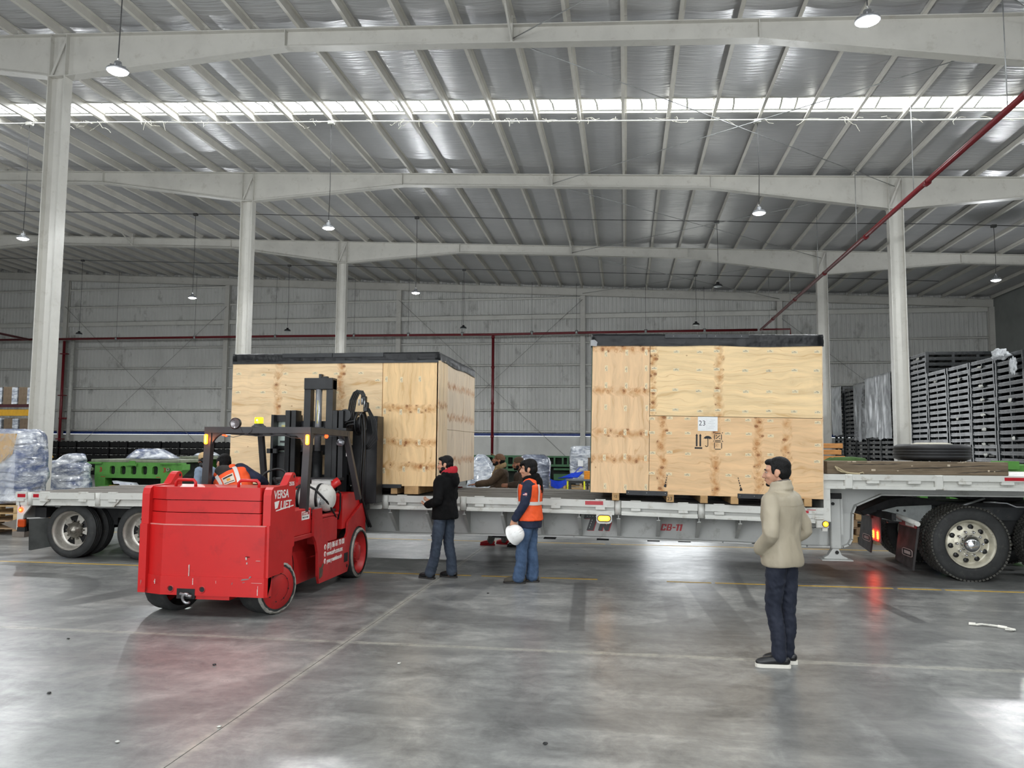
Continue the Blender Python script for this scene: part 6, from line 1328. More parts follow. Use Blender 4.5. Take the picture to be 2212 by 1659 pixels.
pallet((-3.0, 31.6, 0), .9, .8, 'dusty pallet below the sagging blue tarpaulin', None, m_pal2); tag(MB().box(-.18, .18, 0, .3, 0, .62, .01).build('wooden_crate', m_pal, None, (-3.0, 29.6, 0)), 'small upright wooden box right of the man in the beanie', 'box')
# ------------------------------------------------------------------ behind the gooseneck
for k in range(9):
    pallet((4.55 + (.03 if k % 2 else -.05), 17.2, k * .15), 1.25, 1.1, 'brown pallet, ' + ('lowest', 'second up', 'third up', 'fourth up', 'fifth up', 'sixth up', 'seventh up', 'eighth up', 'topmost')[k] + ' in the stack behind the gooseneck arch', 'pallets behind the gooseneck', m_pal2 if k % 3 else m_pal)
for k in range(5):
    tag(MB().box(-.3, .3, 0, .8, 0, .1, .006).build('timber_plank', mat('orange_pine', rgb(196, 138, 80), .75, var=.2, scale=5, stretch=(.6, 5, 5)), None, (4.0 + (.04, -.01, .07, 0, .03)[k], 16.7, 1.352 + k * .128)), ('lowest', 'second', 'third', 'fourth', 'topmost')[k] + ' orange pine plank of the pile right of the marked crate', 'plank', 'pine planks right of the marked crate')
wrapped((5.0, 16.45, .55), [(0, 1, 1, 0), (.25, .95, 1, 0), (.32, .7, .8, 0)], 'blue and clear wrapped bundle seen through the gooseneck arch', m_wrapb, 24.0, .5, .3, name='film_bundle'); tag(MB().box(4.8, 5.2, 16.3, 16.62, 0, .55).build('wooden_crate', m_pal2), 'dusty wooden box under the blue bundle below the gooseneck', 'box')
wrapped((5.75, 16.9, .0), [(0, 1, 1, 0), (.35, .9, .9, 0), (.5, .4, .5, 0)], 'blue film heap on the floor behind the mud flaps', mat('blue_film', rgb(40, 74, 160), .3), 26.0, .8, .6, name='film_heap')
D5 = thing('stamping_die', 'large green die with a yellow slanting bar behind the tractor wheels', 'die', (6.8, 18.0, 0))
MB().box(-1.7, 1.9, 0, 1.4, 1.30, 1.55, .02).build('top_plate', m_green, D5); MB().box(-1.6, 1.8, .2, 1.4, 0, 1.3).build('die_body', m_diedark, D5)
for x in (-1.6, -1.05, -.6, .0, .7, 1.3): MB().box(x, x + .16, .0, .25, .4, 1.3).build('rib', m_green, D5)
MB().box(-1.7, 1.9, 0, .3, .2, .55).box(-1.7, 1.9, 0, .2, 1.05, 1.3).build('web', m_green, D5); MB().bar((-1.5, -.05, 1.2), (-1.05, -.05, .75), .06, .05).build('yellow_bar', m_yelobj, D5); MB().lathe([(.0, -.06), (.1, -.05), (.1, .05)], (-1.66, 0, .95), 'Y', 14).build('lifting_pin', m_green, D5)
MB().box(1.05, 1.35, -.1, .5, 1.45, 1.62).build('clamp_lug', m_green, D5)
# ------------------------------------------------------------------ litter on the floor
m_lit = mat('crumpled_white_tape', rgb(226, 224, 214), .6)
t = thing('torn_tape', 'crumpled strip of white tape lying on the floor at far right', 'tape', (3.75, 9.0, 0)); b = MB()
pts = [(-.30, .08), (-.22, .03), (-.12, .05), (0, .02), (.1, -.02), (.2, -.10), (.26, -.20), (.18, -.25), (.1, -.22)]
for (x0, y0), (x1, y1) in zip(pts, pts[1:]): b.bar((x0, y0, .012 + .01 * random.random()), (x1, y1, .012 + .01 * random.random()), random.uniform(.02, .05), .01, up=(random.uniform(-.5, .5), random.uniform(-.5, .5), 1))
t.scale = (.62, .8, 1)
b.build('strip', m_lit, t)
random.seed(33)
GR = ('at the bottom end of the long joint', 'left of the long joint, bottom left', 'by the reddish patch', 'just right of the long joint', 'below the vested man, near the bottom', 'between the two standing men', 'near the bottom centre', 'left of the reddish patch', 'below the man in beige', 'in the bottom left, nearest the joint')
for k, (x, y) in enumerate(((-2.62, 4.95), (-4.2, 5.4), (-3.4, 6.3), (-1.9, 6.6), (-.5, 5.0), (-1.72, 9.9), (.1, 4.6), (-5.2, 6.9), (1.2, 4.5), (-3.1, 4.6))):
    crumple('grit_chip', (x, y, .008), (.022, .016, .008), 'small ' + ('pale' if k % 3 == 0 else 'dark') + ' chip of grit on the floor ' + GR[k], 'debris', m_black if k % 3 else m_film, k * 1.9, 'chips of grit on the floor', 7)
# ------------------------------------------------------------------ people
m_skin = mat('tan_skin', rgb(196, 146, 118), .5, var=.06, scale=12); m_skin2 = mat('brown_skin', rgb(146, 98, 74), .5, var=.06, scale=12); m_hair = mat('black_hair', rgb(11, 10, 10), .62, var=.2, scale=30, bump=.4, bscale=90, spec=.25)
m_eye = mat('eye_white', rgb(186, 176, 166), .35); m_iris = mat('dark_iris', rgb(30, 20, 14), .2); m_lip = mat('lip_skin', rgb(160, 96, 84), .5)
def ell(b, c, r, M=None, n=16, m=12):
    k = len(b.v); b.ball((0, 0, 0), r, n, m)
    for v in b.v[k:]:
        q = (M @ v) if M is not None else v.copy(); v.x, v.y, v.z = q.x + c[0], q.y + c[1], q.z + c[2]
def loft(b, rings, n=20, p=2.4):
    """rings: (centre, X axis, Y axis, rx, ry) -> closed superelliptic tube"""
    vs = []; fs = []
    for c, X, Y, rx, ry in rings:
        for k in range(n):
            a = 2 * PI * k / n; ca, sa = math.cos(a), math.sin(a); rr = (abs(ca) ** p + abs(sa) ** p) ** (-1 / p)
            vs.append(V(c) + X * (ca * rr * rx) + Y * (sa * rr * ry))
    R = len(rings)
    for i in range(R - 1):
        for k in range(n): fs.append((i * n + k, i * n + (k + 1) % n, (i + 1) * n + (k + 1) % n, (i + 1) * n + k))
    fs.append(tuple(reversed(range(n)))); fs.append(tuple((R - 1) * n + k for k in range(n)))
    b.add(vs, fs, True)
def limb(b, pts, rs, n=12, sub=4):
    """smooth tapering tube through joints with rounded ends"""
    P = [V(p) for p in pts]; out = []; ro = []
    for i in range(len(P) - 1):
        p0 = P[max(i - 1, 0)]; p1, p2 = P[i], P[i + 1]; p3 = P[min(i + 2, len(P) - 1)]
        for q in range(sub):
            t = q / sub; h = lambda a, b_, c, d: .5 * ((2 * b_) + (c - a) * t + (2 * a - 5 * b_ + 4 * c - d) * t * t + (3 * b_ - a - 3 * c + d) * t ** 3)
            out.append(V([h(p0[k], p1[k], p2[k], p3[k]) for k in range(3)]) * .6 + p1.lerp(p2, t) * .4); ro.append(rs[i] + (rs[i + 1] - rs[i]) * t)
    out.append(P[-1]); ro.append(rs[-1])
    d0 = (out[0] - out[1]).normalized(); d1 = (out[-1] - out[-2]).normalized()
    out = [out[0] + d0 * ro[0] * .7, out[0] + d0 * ro[0] * .4] + out + [out[-1] + d1 * ro[-1] * .4, out[-1] + d1 * ro[-1] * .7]; ro = [ro[0] * .45, ro[0] * .85] + ro + [ro[-1] * .85, ro[-1] * .45]
    b.tube(out, ro, n)
def eul(yaw=0, pitch=0, roll=0): return Matrix.Rotation(yaw, 3, 'Z') @ Matrix.Rotation(pitch, 3, 'X') @ Matrix.Rotation(roll, 3, 'Y')
def hand(b, w, d, palm_n, side, curl=.5, s=1.0):
    """hand from wrist w along d; palm faces palm_n; thumb on the `side` flank"""
    d = V(d).normalized(); nrm = V(palm_n); nrm = (nrm - d * nrm.dot(d)).normalized(); sd = d.cross(nrm) * side; w = V(w)
    M = Matrix((sd, d, nrm)).transposed()
    ell(b, w + d * .045 * s, (.040 * s, .052 * s, .016 * s), M); limb(b, [w - d * .02, w + d * .02], [.025 * s, .024 * s])
    for i, (o, L) in enumerate(((.030, .070), (.010, .080), (-.010, .074), (-.028, .058))):
        p = w + d * .080 * s + sd * o * s; a = curl * .55; q = p
        pts = [p - d * .03]
        for seg in (.45, .32, .23):
            dd = d * math.cos(a) + nrm * math.sin(a); q = q + dd * L * seg * s; pts.append(q); a += curl * .7
        limb(b, [pts[0], p] + pts[1:], [.0098 * s, .0098 * s, .0092 * s, .0086 * s, .0076 * s], 8, 2)
    p = w + d * .025 * s + sd * .030 * s; t1 = (d * .62 + sd * .68 + nrm * .38).normalized(); t2 = (d * .85 + sd * .15 + nrm * .5).normalized()
    limb(b, [w + d * .012 * s + sd * .012, p + t1 * .022 * s, p + t1 * .048 * s, p + t1 * .048 * s + t2 * .028 * s], [.015 * s, .0125 * s, .011 * s, .009 * s], 8, 2)
SHOULD = .185
class Person:
    def __init__(s, label, loc, rz, H=1.72, pose=None, skin=None, name='person'):
        s.t = thing(name, label, 'person', loc, rz); s.k = H / 1.72; k = s.k; s.skin = skin or m_skin
        J = dict(hipL=(-.09, 0, .90), hipR=(.09, 0, .90), kneeL=(-.10, .02, .48), kneeR=(.10, .02, .48), ankL=(-.105, -.02, .085), ankR=(.105, -.02, .085), toeL=(-.02, 1, 0), toeR=(.02, 1, 0),
                 pelvis=(0, 0, .93), chest=(0, .0, 1.24), neck=(0, -.015, 1.445), head=(0, .025, 1.605), shL=(-SHOULD, -.01, 1.385), shR=(SHOULD, -.01, 1.385),
                 elL=(-.235, -.04, 1.11), elR=(.235, -.04, 1.11), wrL=(-.24, .05, .87), wrR=(.24, .05, .87))
        J.update(pose or {}); s.J = {a: V(v) * (k if not a.startswith('toe') else 1) for a, v in J.items()}
        s.X = (s.J['shR'] - s.J['shL']).normalized(); s.up = (s.J['neck'] - s.J['pelvis']).normalized(); s.Y = s.up.cross(s.X).normalized(); s.X = s.Y.cross(s.up)
        s.hX = (s.J['hipR'] - s.J['hipL']).normalized(); s.hY = V((0, 0, 1)).cross(s.hX).normalized()
        s.Mh = eul(); s.handcfg = {}
    def spine(s, t):        # point on the curve pelvis - chest - neck
        J = s.J; a, b, c = J['pelvis'], J['chest'], J['neck']; return a * (1 - t) ** 2 + (b * 2 - (a + c) / 2) * 2 * t * (1 - t) + c * t * t
    def torso(s, b, grow, lo=-.32, hi=.97, bell=0, shrug=0.0):
        k = s.k; prof = [(-.8, .150, .110), (-.36, .150, .110), (-.18, .165, .122), (0, .162, .118), (.2, .152, .108), (.4, .158, .112), (.62, .178, .120), (.78, .192, .112), (.88, .180, .098), (.95, .120, .080), (1.0, .072, .066)]
        rs = []; 
        def pt(t): 
            if t < 0: return s.J['pelvis'] + (-V((0, 0, 1)) * .62 - s.up * 0) * (-t) * .55 * k
            return s.spine(t)
        ts = [lo + (hi - lo) * i / 16 for i in range(17)]
        for t in ts:
            for (a, x0, y0), (c, x1, y1) in zip(prof, prof[1:]):
                if a <= t <= c + 1e-6:
                    f = (t - a) / (c - a); rx, ry = x0 + (x1 - x0) * f, y0 + (y1 - y0) * f
            f = max(0, min(1, t * 1.5)); X = (s.hX * (1 - f) + s.X * f).normalized(); Y = (s.hY * (1 - f) + s.Y * f).normalized()
            e = bell * max(0, .25 - t); rs.append((pt(t), X, Y, (rx + grow + e) * k, (ry + grow + e) * k))
        loft(b, rs, 24); return rs
    def build_body(s, head_yaw=0.0, head_pitch=0.0, head_roll=0.0, beard=None, hair='short', hairm=None, hs=1.0):
        J, k = s.J, s.k; b = MB(); s.torso(b, -.022, -.2, 1.0)
        for q in 'LR':
            limb(b, [J['hip' + q], J['knee' + q], J['ank' + q]], [.078 * k, .05 * k, .036 * k]); limb(b, [J['sh' + q], J['el' + q], J['wr' + q]], [.046 * k, .036 * k, .026 * k])
            limb(b, [J['ank' + q] + V((0, 0, -.03)), J['ank' + q] + V((J['toe' + q].x * .13, J['toe' + q].y * .13, -.055))], [.035, .025])
            c = s.handcfg.get(q)
            d, nrm, sd, cu = c if c else ((J['wr' + q] - J['el' + q]).normalized(), V((1, 0, 0)) * (1 if q == 'L' else -1), 1 if q == 'L' else -1, .6)
            hand(b, J['wr' + q], d, nrm, sd, cu, k)
        M = eul(head_yaw, head_pitch, head_roll); s.M = M; h = J['head']; K = k * hs; s.K = K
        T = lambda x, y, z: h + M @ V((x, y, z)) * K
        limb(b, [J['neck'] - s.up * .04, J['neck'].lerp(T(0, -.02, -.06), .6), T(0, -.015, -.05)], [.062 * k, .056 * k, .056 * k])
        E = lambda x, y, z, r: ell(b, T(x, y, z), tuple(q * K for q in r), M)
        E(0, -.012, .030, (.077, .098, .088)); E(0, .02, -.028, (.066, .074, .072)); E(0, .035, -.075, (.048, .056, .042)); E(0, .068, -.098, (.026, .026, .018)); E(0, .060, .028, (.060, .030, .022))
        limb(b, [T(0, .088, .012), T(0, .106, -.02), T(0, .112, -.036)], [.009 * K, .012 * K, .015 * K], 8); E(.012, .100, -.036, (.009, .011, .008)); E(-.012, .100, -.036, (.009, .011, .008))
        E(0, .088, -.060, (.024, .012, .007)); E(0, .086, -.071, (.021, .012, .008))
        for x in (-1, 1): E(x * .079, -.012, -.012, (.011, .021, .033)); E(x * .082, -.018, -.004, (.007, .026, .024)); E(x * .042, .062, -.03, (.024, .022, .022))
        s.body = remesh_obj(b, .0075, 'body', s.skin, s.t, 2)
        for x in (-1, 1):
            e = MB(); ell(e, T(x * .031, .0760, .003), (.0125 * K, .010 * K, .0065 * K), M); o = e.build('eye', m_eye, s.t)
            e = MB(); ell(e, T(x * .031, .0815, .003), (.0078 * K, .006 * K, .0062 * K), M); e.build('iris', m_iris, o)
            e = MB(); limb(e, [T(x * .014, .092, .022), T(x * .032, .091, .028), T(x * .052, .078, .022)], [.0042 * K, .005 * K, .003 * K], 6); e.build('eyebrow', hairm or m_hair, s.t)
        e = MB(); limb(e, [T(-.02, .092, -.064), T(0, .101, -.063), T(.02, .092, -.064)], [.003 * K, .0055 * K, .003 * K], 6); e.build('lips', m_lip, s.t)
        if hair:
            e = MB(); R = lambda x, y, z, r: ell(e, T(x, y, z), tuple(q * K for q in r), M)
            if hair == 'short': R(0, -.028, .052, (.083, .098, .082)); R(0, -.05, .005, (.078, .072, .072)); R(0, .040, .088, (.064, .052, .030)); R(0, -.055, -.03, (.066, .05, .05)); R(-.070, .012, .02, (.014, .02, .04)); R(.070, .012, .02, (.014, .02, .04))
            if hair == 'thick': R(0, -.025, .058, (.089, .103, .086)); R(0, -.052, .0, (.082, .076, .08)); R(0, .046, .090, (.070, .056, .036)); R(0, -.06, -.045, (.066, .05, .05)); R(-.074, .018, .01, (.015, .026, .05)); R(.074, .018, .01, (.015, .026, .05)); R(.03, .078, .072, (.032, .02, .022)); R(-.03, .078, .074, (.032, .02, .022))
            if hair == 'fringe': R(0, -.045, .015, (.08, .085, .075)); R(0, -.06, -.04, (.062, .045, .045))
            remesh_obj(e, .0075, 'hair', hairm or m_hair, s.t, 2, (.0035, (60, 60, 30), 2))
        if beard:
            e = MB(); R = lambda x, y, z, r: ell(e, T(x, y, z), tuple(q * K for q in r), M)
            if beard == 'full': R(0, .040, -.086, (.049, .053, .036)); R(-.059, .018, -.058, (.011, .032, .040)); R(.059, .018, -.058, (.011, .032, .040)); R(0, .089, -.051, (.027, .009, .005)); R(0, .068, -.103, (.028, .026, .019))
            if beard == 'goatee': R(0, .072, -.101, (.024, .025, .019)); R(0, .090, -.052, (.026, .008, .004))
            remesh_obj(e, .006, 'beard', hairm or m_hair, s.t, 1, (.002, (80, 80, 60), 5))
        s.T = T
    def trousers(s, m, r=(.098, .072, .066), cuff=0.0, seed=1):
        J, k = s.J, s.k; b = MB(); s.torso(b, -.004, -.2, .14)
        for q in 'LR':
            a = J['ank' + q]; kn = J['knee' + q]; d = (a - kn).normalized()
            limb(b, [J['hip' + q] + V((0, 0, .02)), J['hip' + q].lerp(kn, .5), kn, kn.lerp(a, .5) + V((0, -.012, 0)), a + V((0, .004, -.01))], [r[0] * k, (r[0] + r[1]) / 2 * k, r[1] * k, (r[1] * .5 + r[2] * .5) * k, (r[2] + cuff) * k], 16)
        return remesh_obj(b, .0105, 'trousers', m, s.t, 3, (.009, (9, 9, 15), seed))
    def shoes(s, m, ms, L=.27, h=.075, hi=0.0, sole=.022):
        for q in 'LR':
            a = s.J['ank' + q]; f = V((s.J['toe' + q].x, s.J['toe' + q].y, 0)).normalized(); r = V((f.y, -f.x, 0)); c = V((a.x, a.y, 0)) + f * .055
            out = [(-.5, .018), (-.48, .028), (-.42, .036), (-.25, .039), (-.05, .038), (.15, .043), (.3, .047), (.41, .043), (.48, .030), (.515, .014)]
            pl_ = [c + f * u * L + r * w for u, w in out] + [c + f * u * L - r * w for u, w in reversed(out)]
            sb = MB(); n = len(pl_); sb.add([(p.x, p.y, 0.001) for p in pl_] + [(p.x, p.y, sole) for p in pl_], [tuple(range(n)), tuple(reversed(range(n, 2 * n)))] + [(i, i + n, (i + 1) % n + n, (i + 1) % n) for i in range(n)]); 
            ub = MB(); Z = V((0, 0, 1))
            limb(ub, [c - f * L * .40 + Z * .055, c - f * L * .05 + Z * .058, c + f * L * .26 + Z * .044, c + f * L * .425 + Z * .036], [.035, .040, .040, .030], 14); limb(ub, [c - f * L * .24 + Z * .05, V((a.x, a.y, .10 + hi))], [.036, .041], 12)
            for v in ub.v: v.z = max(v.z, sole * .6)
            o = remesh_obj(ub, .0075, 'shoe', m, s.t, 2); sb.build('sole', ms, o)
    def jacket(s, m, grow=.028, lo=-.3, sl=(.070, .060, .050), seed=3, amp=.008, extra=None, bell=0.0, name='jacket', freq=(7, 7, 10)):
        J, k = s.J, s.k; b = MB(); s.torso(b, grow, lo, .97, bell)
        for q in 'LR':
            e = J['wr' + q]; d = (e - J['el' + q]).normalized(); sh = J['sh' + q]
            limb(b, [sh.lerp(J['neck'], .30) - s.up * .02 * k, sh, sh.lerp(J['el' + q], .55), J['el' + q], J['el' + q].lerp(e, .6), e - d * .015], [.062 * k, sl[0] * k, sl[0] * .95 * k, sl[1] * k, (sl[1] + sl[2]) / 2 * k, sl[2] * k], 16)
        if extra: extra(b)
        return remesh_obj(b, .0105, name, m, s.t, 3, (amp, freq, seed))
    def band(s, t0, t1, grow, m, name='reflective_band', a0=0, a1=2 * PI, bell=0):
        """strip lying on the vest, following the torso"""
        b = MB(); tmp = MB(); vs = []; fs = []; n = 40
        rr = s.torso(tmp, grow, min(t0, t1), max(t0, t1) + 1e-3, bell)
        for c, X, Y, rx, ry in (rr[0], rr[8], rr[-1]):
            for k in range(n + 1):
                a = a0 + (a1 - a0) * k / n; ca, sa = math.cos(a), math.sin(a); q = (abs(ca) ** 2.4 + abs(sa) ** 2.4) ** (-1 / 2.4); vs.append(c + X * ca * q * rx + Y * sa * q * ry)
        for j in range(2):
            for k in range(n): fs.append((j * (n + 1) + k, j * (n + 1) + k + 1, (j + 1) * (n + 1) + k + 1, (j + 1) * (n + 1) + k))
        return b.add(vs, fs, True).build(name, m, s.t)
    def vstrip(s, a, w, t0, t1, grow, m, name='reflective_strip'):
        tmp = MB(); b = MB(); rr = s.torso(tmp, grow, t0, t1); vs = []; fs = []
        for c, X, Y, rx, ry in rr:
            for da in (-w, 0, w):
                ca, sa = math.cos(a + da), math.sin(a + da); q = (abs(ca) ** 2.4 + abs(sa) ** 2.4) ** (-1 / 2.4); vs.append(c + X * ca * q * rx + Y * sa * q * ry)
        for j in range(len(rr) - 1):
            for k in range(2): fs.append((3 * j + k, 3 * j + k + 1, 3 * j + k + 4, 3 * j + k + 3))
        return b.add(vs, fs, True).build(name, m, s.t)
R_ = math.radians
m_beige = mat('beige_windbreaker', rgb(166, 156, 136), .6, var=.05, scale=6, bump=.75, bscale=8, stretch=(1, 1, .55)); m_navy = mat('navy_trousers', rgb(23, 29, 45), .8, var=.1, scale=14, bump=.7, bscale=9, stretch=(1, 1, .6)); m_blackcl = mat('black_hoodie', rgb(10, 10, 11), .9, var=.1, scale=9, spec=.2); m_redcl = mat('red_hood_lining', rgb(170, 22, 38), .8, var=.08)
m_denim = mat('blue_denim', rgb(66, 88, 118), .85, var=.14, scale=7, bump=.7, bscale=10, stretch=(1, 1, .7)); m_greydenim = mat('grey_blue_denim', rgb(50, 60, 74), .85, var=.14, scale=7, bump=.7, bscale=10, stretch=(1, 1, .7)); m_navyj = mat('navy_sweatshirt', rgb(24, 34, 58), .85, var=.1, scale=8, bump=.6, bscale=9)
m_vest = mat('orange_safety_vest', rgb(240, 88, 34), .7, var=.05, scale=9, bump=.5, bscale=8); m_reflect = mat('silver_reflective_tape', rgb(214, 212, 208), .35, .1, var=.04); m_brownj = mat('brown_work_jacket', rgb(74, 58, 42), .85, var=.12, scale=8); m_sherpa = mat('tan_sherpa_collar', rgb(150, 128, 92), .95, var=.12, scale=25, bump=.6, bscale=60)
m_leather = mat('black_leather', rgb(22, 22, 24), .4); m_whitesole = mat('white_sole', rgb(226, 222, 212), .5, var=.05); m_darksole = mat('dark_sole', rgb(38, 36, 34), .7); m_suede = mat('grey_work_boot', rgb(70, 66, 58), .85, var=.15, scale=10)
# ---- man in the beige jacket, nearest the camera
p = Person('man in beige jacket and navy trousers with hands in pockets, nearest the camera', (1.32, 7.1, 0), R_(52), 1.74,
    dict(hipL=(-.085, .0, .90), hipR=(.085, -.01, .90), kneeL=(-.075, .05, .48), kneeR=(.085, .0, .48), ankL=(-.075, -.0, .085), ankR=(.085, .02, .085), toeL=(-.62, .8, 0), toeR=(-.5, .85, 0),
         elL=(-.275, -.05, 1.11), wrL=(-.165, .125, .955), elR=(.285, -.07, 1.11), wrR=(.17, .11, .945), neck=(0, -.01, 1.45), head=(-.01, .03, 1.61)))
p.handcfg = {'L': (V((.75, .0, -.6)), V((.6, -.6, 0)), 1, .9), 'R': (V((-.75, .0, -.6)), V((-.6, -.6, 0)), -1, .9)}
p.build_body(R_(20), R_(-3), 0, 'goatee', 'short'); p.trousers(m_navy, (.094, .066, .058), 0, 4); p.shoes(m_leather, m_whitesole, .285, sole=.03)
def coll(b):
    J, k = p.J, p.k; n = J['neck']; 
    for r, z, w in ((.088, .012, .022), (.082, .036, .017), (.080, .058, .014), (.079, .078, .011)):
        b.tube([n + V((r * math.cos(a), r * math.sin(a) + .005, z - .016 * math.sin(a))) for a in [2 * PI * i / 24 for i in range(25)]], w, 8)
jk = p.jacket(m_beige, .029, -.30, (.070, .062, .054), 7, .011, coll, .012, freq=(4, 4, 4.5))
b = MB(); n = p.J['neck']; vs = []; fs = []
for i in range(25):
    a = 2 * PI * i / 24; 
    for r, z in ((.070, .05), (.076, .088), (.066, .092)): vs.append(n + V((r * math.cos(a), r * math.sin(a) + .006, z - .016 * math.sin(a))))
for i in range(24):
    for j in range(2): fs.append((3 * i + j, 3 * i + 3 + j, 3 * i + 4 + j, 3 * i + 1 + j))
b.add(vs, fs, True).build('collar_lining', mat('grey_collar_lining', rgb(92, 86, 82), .8), p.t)
p.vstrip(-PI / 2 + .75, .008, .70, .90, .0345, mat('beige_seam', rgb(150, 140, 120), .7), 'yoke_seam'); p.band(.70, .705, .036, MATS['beige_seam'], 'yoke_seam', PI + .35, 2 * PI - .35)
# ---- man in the black hoodie with red hood lining
p = Person('man in black hoodie with red hood lining and grey-blue jeans, hands held in front', (-2.52, 10.93, 0), R_(74), 1.70,
    dict(kneeL=(-.13, .06, .48), kneeR=(.10, -.01, .48), ankL=(-.12, .16, .085), ankR=(.12, -.06, .085), hipL=(-.09, .02, .90), toeL=(.15, 1, 0), toeR=(.0, .9, 0), elL=(-.27, -.02, 1.10), wrL=(-.14, .22, 1.03), elR=(.26, .02, 1.10), wrR=(.08, .25, 1.06), pelvis=(0, 0, .93), neck=(0, -.03, 1.445), head=(0, .01, 1.60)))
p.handcfg = {'L': (V((.35, .9, .1)), V((.6, -.2, .8)), 1, .6), 'R': (V((-.3, .9, .25)), V((-.4, -.3, .8)), -1, .6)}
p.build_body(R_(14), R_(-4), 0, 'full', 'short'); p.trousers(m_greydenim, (.097, .074, .070), .006, 9); p.shoes(m_leather, m_darksole, .27)
def hood(b):
    n = p.J['neck']; ell(b, n + V((0, -.085, .0)), (.115, .075, .07)); ell(b, n + V((0, -.125, -.07)), (.10, .05, .085)); ell(b, n + V((.085, -.02, .02)), (.045, .075, .05)); ell(b, n + V((-.085, -.02, .02)), (.045, .075, .05))
p.jacket(m_blackcl, .036, -.28, (.076, .068, .052), 12, .007, hood, .02)
b = MB(); n = p.J['neck']
for i in range(16):
    a = 2 * PI * i / 16; ell(b, n + V((.088 * math.cos(a), .088 * math.sin(a) - .03, .050 - .035 * math.sin(a))), (.030, .030, .046 + .012 * (math.sin(a) < -.2)))
ell(b, n + V((0, -.108, .052)), (.075, .035, .05)); remesh_obj(b, .008, 'hood_lining', m_redcl, p.t, 2, (.004, (14, 14, 10), 3))
# ---- man in orange vest holding a white hard hat
p = Person('man in orange vest over navy sweatshirt and blue jeans holding a white hard hat', (-1.30, 10.8, 0), R_(84), 1.645,
    dict(kneeL=(-.10, .10, .48), kneeR=(.09, .0, .48), ankL=(-.09, .14, .085), ankR=(.085, -.02, .085), toeL=(-.12, 1, 0), toeR=(.0, 1, 0), elL=(-.255, .03, 1.12), wrL=(-.235, .175, .90), elR=(.25, -.02, 1.1), wrR=(.22, .10, .88), neck=(0, -.01, 1.445), head=(0, .03, 1.605)))
p.handcfg = {'L': (V((.05, .35, -.9)), V((.9, .1, .1)), 1, 1.1)}
p.build_body(R_(5), R_(-2), 0, None, 'thick', hs=1.06); p.trousers(m_denim, (.100, .082, .080), .012, 15); p.shoes(m_suede, m_darksole, .30, hi=.02)
def hood3(b):
    n = p.J['neck']
p.jacket(m_navyj, .030, -.44, (.078, .066, .054), 17, .007, None, .03)
b = MB(); n = p.J['neck']; ell(b, n + V((0, -.10, -.03)), (.115, .06, .09)); ell(b, n + V((0, -.125, -.11)), (.09, .04, .09))
for i in range(14):
    a = 2 * PI * i / 14; ell(b, n + V((.082 * math.cos(a), .085 * math.sin(a) - .005, .035 - .025 * math.sin(a))), (.035, .035, .045))
remesh_obj(b, .009, 'hood', m_blackcl, p.t, 2, (.004, (14, 14, 10), 6))
def vest(p, lo, grow, seed, hi=.84):
    b = MB(); p.torso(b, grow, lo, hi, .03); 
    for q in 'LR': limb(b, [p.J['sh' + q].lerp(p.J['neck'], .42) + p.up * .0 + p.Y * .05, p.J['sh' + q].lerp(p.J['neck'], .42) - p.up * -.015, p.J['sh' + q].lerp(p.J['neck'], .42) - p.Y * .07], [.045, .058, .045], 12)
    return remesh_obj(b, .0105, 'safety_vest', m_vest, p.t, 3, (.006, (8, 8, 12), seed))
vest(p, -.14, .052, 19); p.band(.26, .34, .062, m_reflect, bell=.03); p.vstrip(-PI / 2 - .55, .09, .34, .86, .060, m_reflect); p.vstrip(-PI / 2 + .55, .09, .34, .86, .060, m_reflect); p.vstrip(PI / 2 + .6, .08, -.1, .86, .060, m_reflect); p.vstrip(PI / 2 - .6, .08, -.1, .86, .060, m_reflect)
e = MB(); ar = p.J['shL'].lerp(p.J['elL'], .45); M = eul(R_(-90)); 
fl = V((-.078, .0, 0)); q = ar + fl
for i in range(5): e.mat_i = i % 2; e.box(q.x - .0, q.x + .003, q.y - .028, q.y + .028, q.z - .018 + i * .0072, q.z - .018 + (i + 1) * .0072)
e.mat_i = 2; e.box(q.x - .001, q.x + .003, q.y + .004, q.y + .028, q.z, q.z + .018); e.build('flag_patch', [m_letred, m_letw, mat('patch_blue', rgb(40, 52, 110), .7)], p.t); MB().box(q.x, q.x + .003, q.y - .018, q.y + .018, q.z - .034, q.z - .026).build('patch_caption', m_letw, p.t)
wv = p.J['wrL']
HH = thing('hard_hat', 'white hard hat held low by the man in the orange vest', 'helmet', V((-1.49, 10.52, .665)), 0)
m_hat = mat('glossy_white_hat', rgb(240, 240, 238), .25, var=.01)
HHr = Matrix.Rotation(R_(60), 3, 'Y') @ Matrix.Rotation(R_(25), 3, 'X')
b = MB(); b.lathe([(.0, .145), (.05, .14), (.09, .12), (.115, .085), (.128, .04), (.132, .0), (.140, -.008), (.138, -.014), (.126, -.006)], (0, 0, 0), 'Z', 32); 
for dx in (-.03, 0, .03): b.tube([(dx, .11, .055), (dx, .085, .112), (dx, .04, .142 - abs(dx) * .2), (dx, -.04, .142 - abs(dx) * .2), (dx, -.09, .108), (dx, -.115, .05)], .008, 6)
for v in b.v: v.xyz = HHr.to_quaternion() @ v
b.build('shell', m_hat, HH); b = MB(); vs = []; fs = []
for i in range(17):
    a = R_(40) + R_(100) * i / 16; vs += [(.132 * math.cos(a), .132 * math.sin(a), -.004), ((.132 + .055 * math.sin(PI * i / 16)) * math.cos(a), (.132 + .055 * math.sin(PI * i / 16)) * math.sin(a), -.02), ((.132 + .055 * math.sin(PI * i / 16)) * math.cos(a), (.132 + .055 * math.sin(PI * i / 16)) * math.sin(a), -.026), (.130 * math.cos(a), .130 * math.sin(a), -.012)]
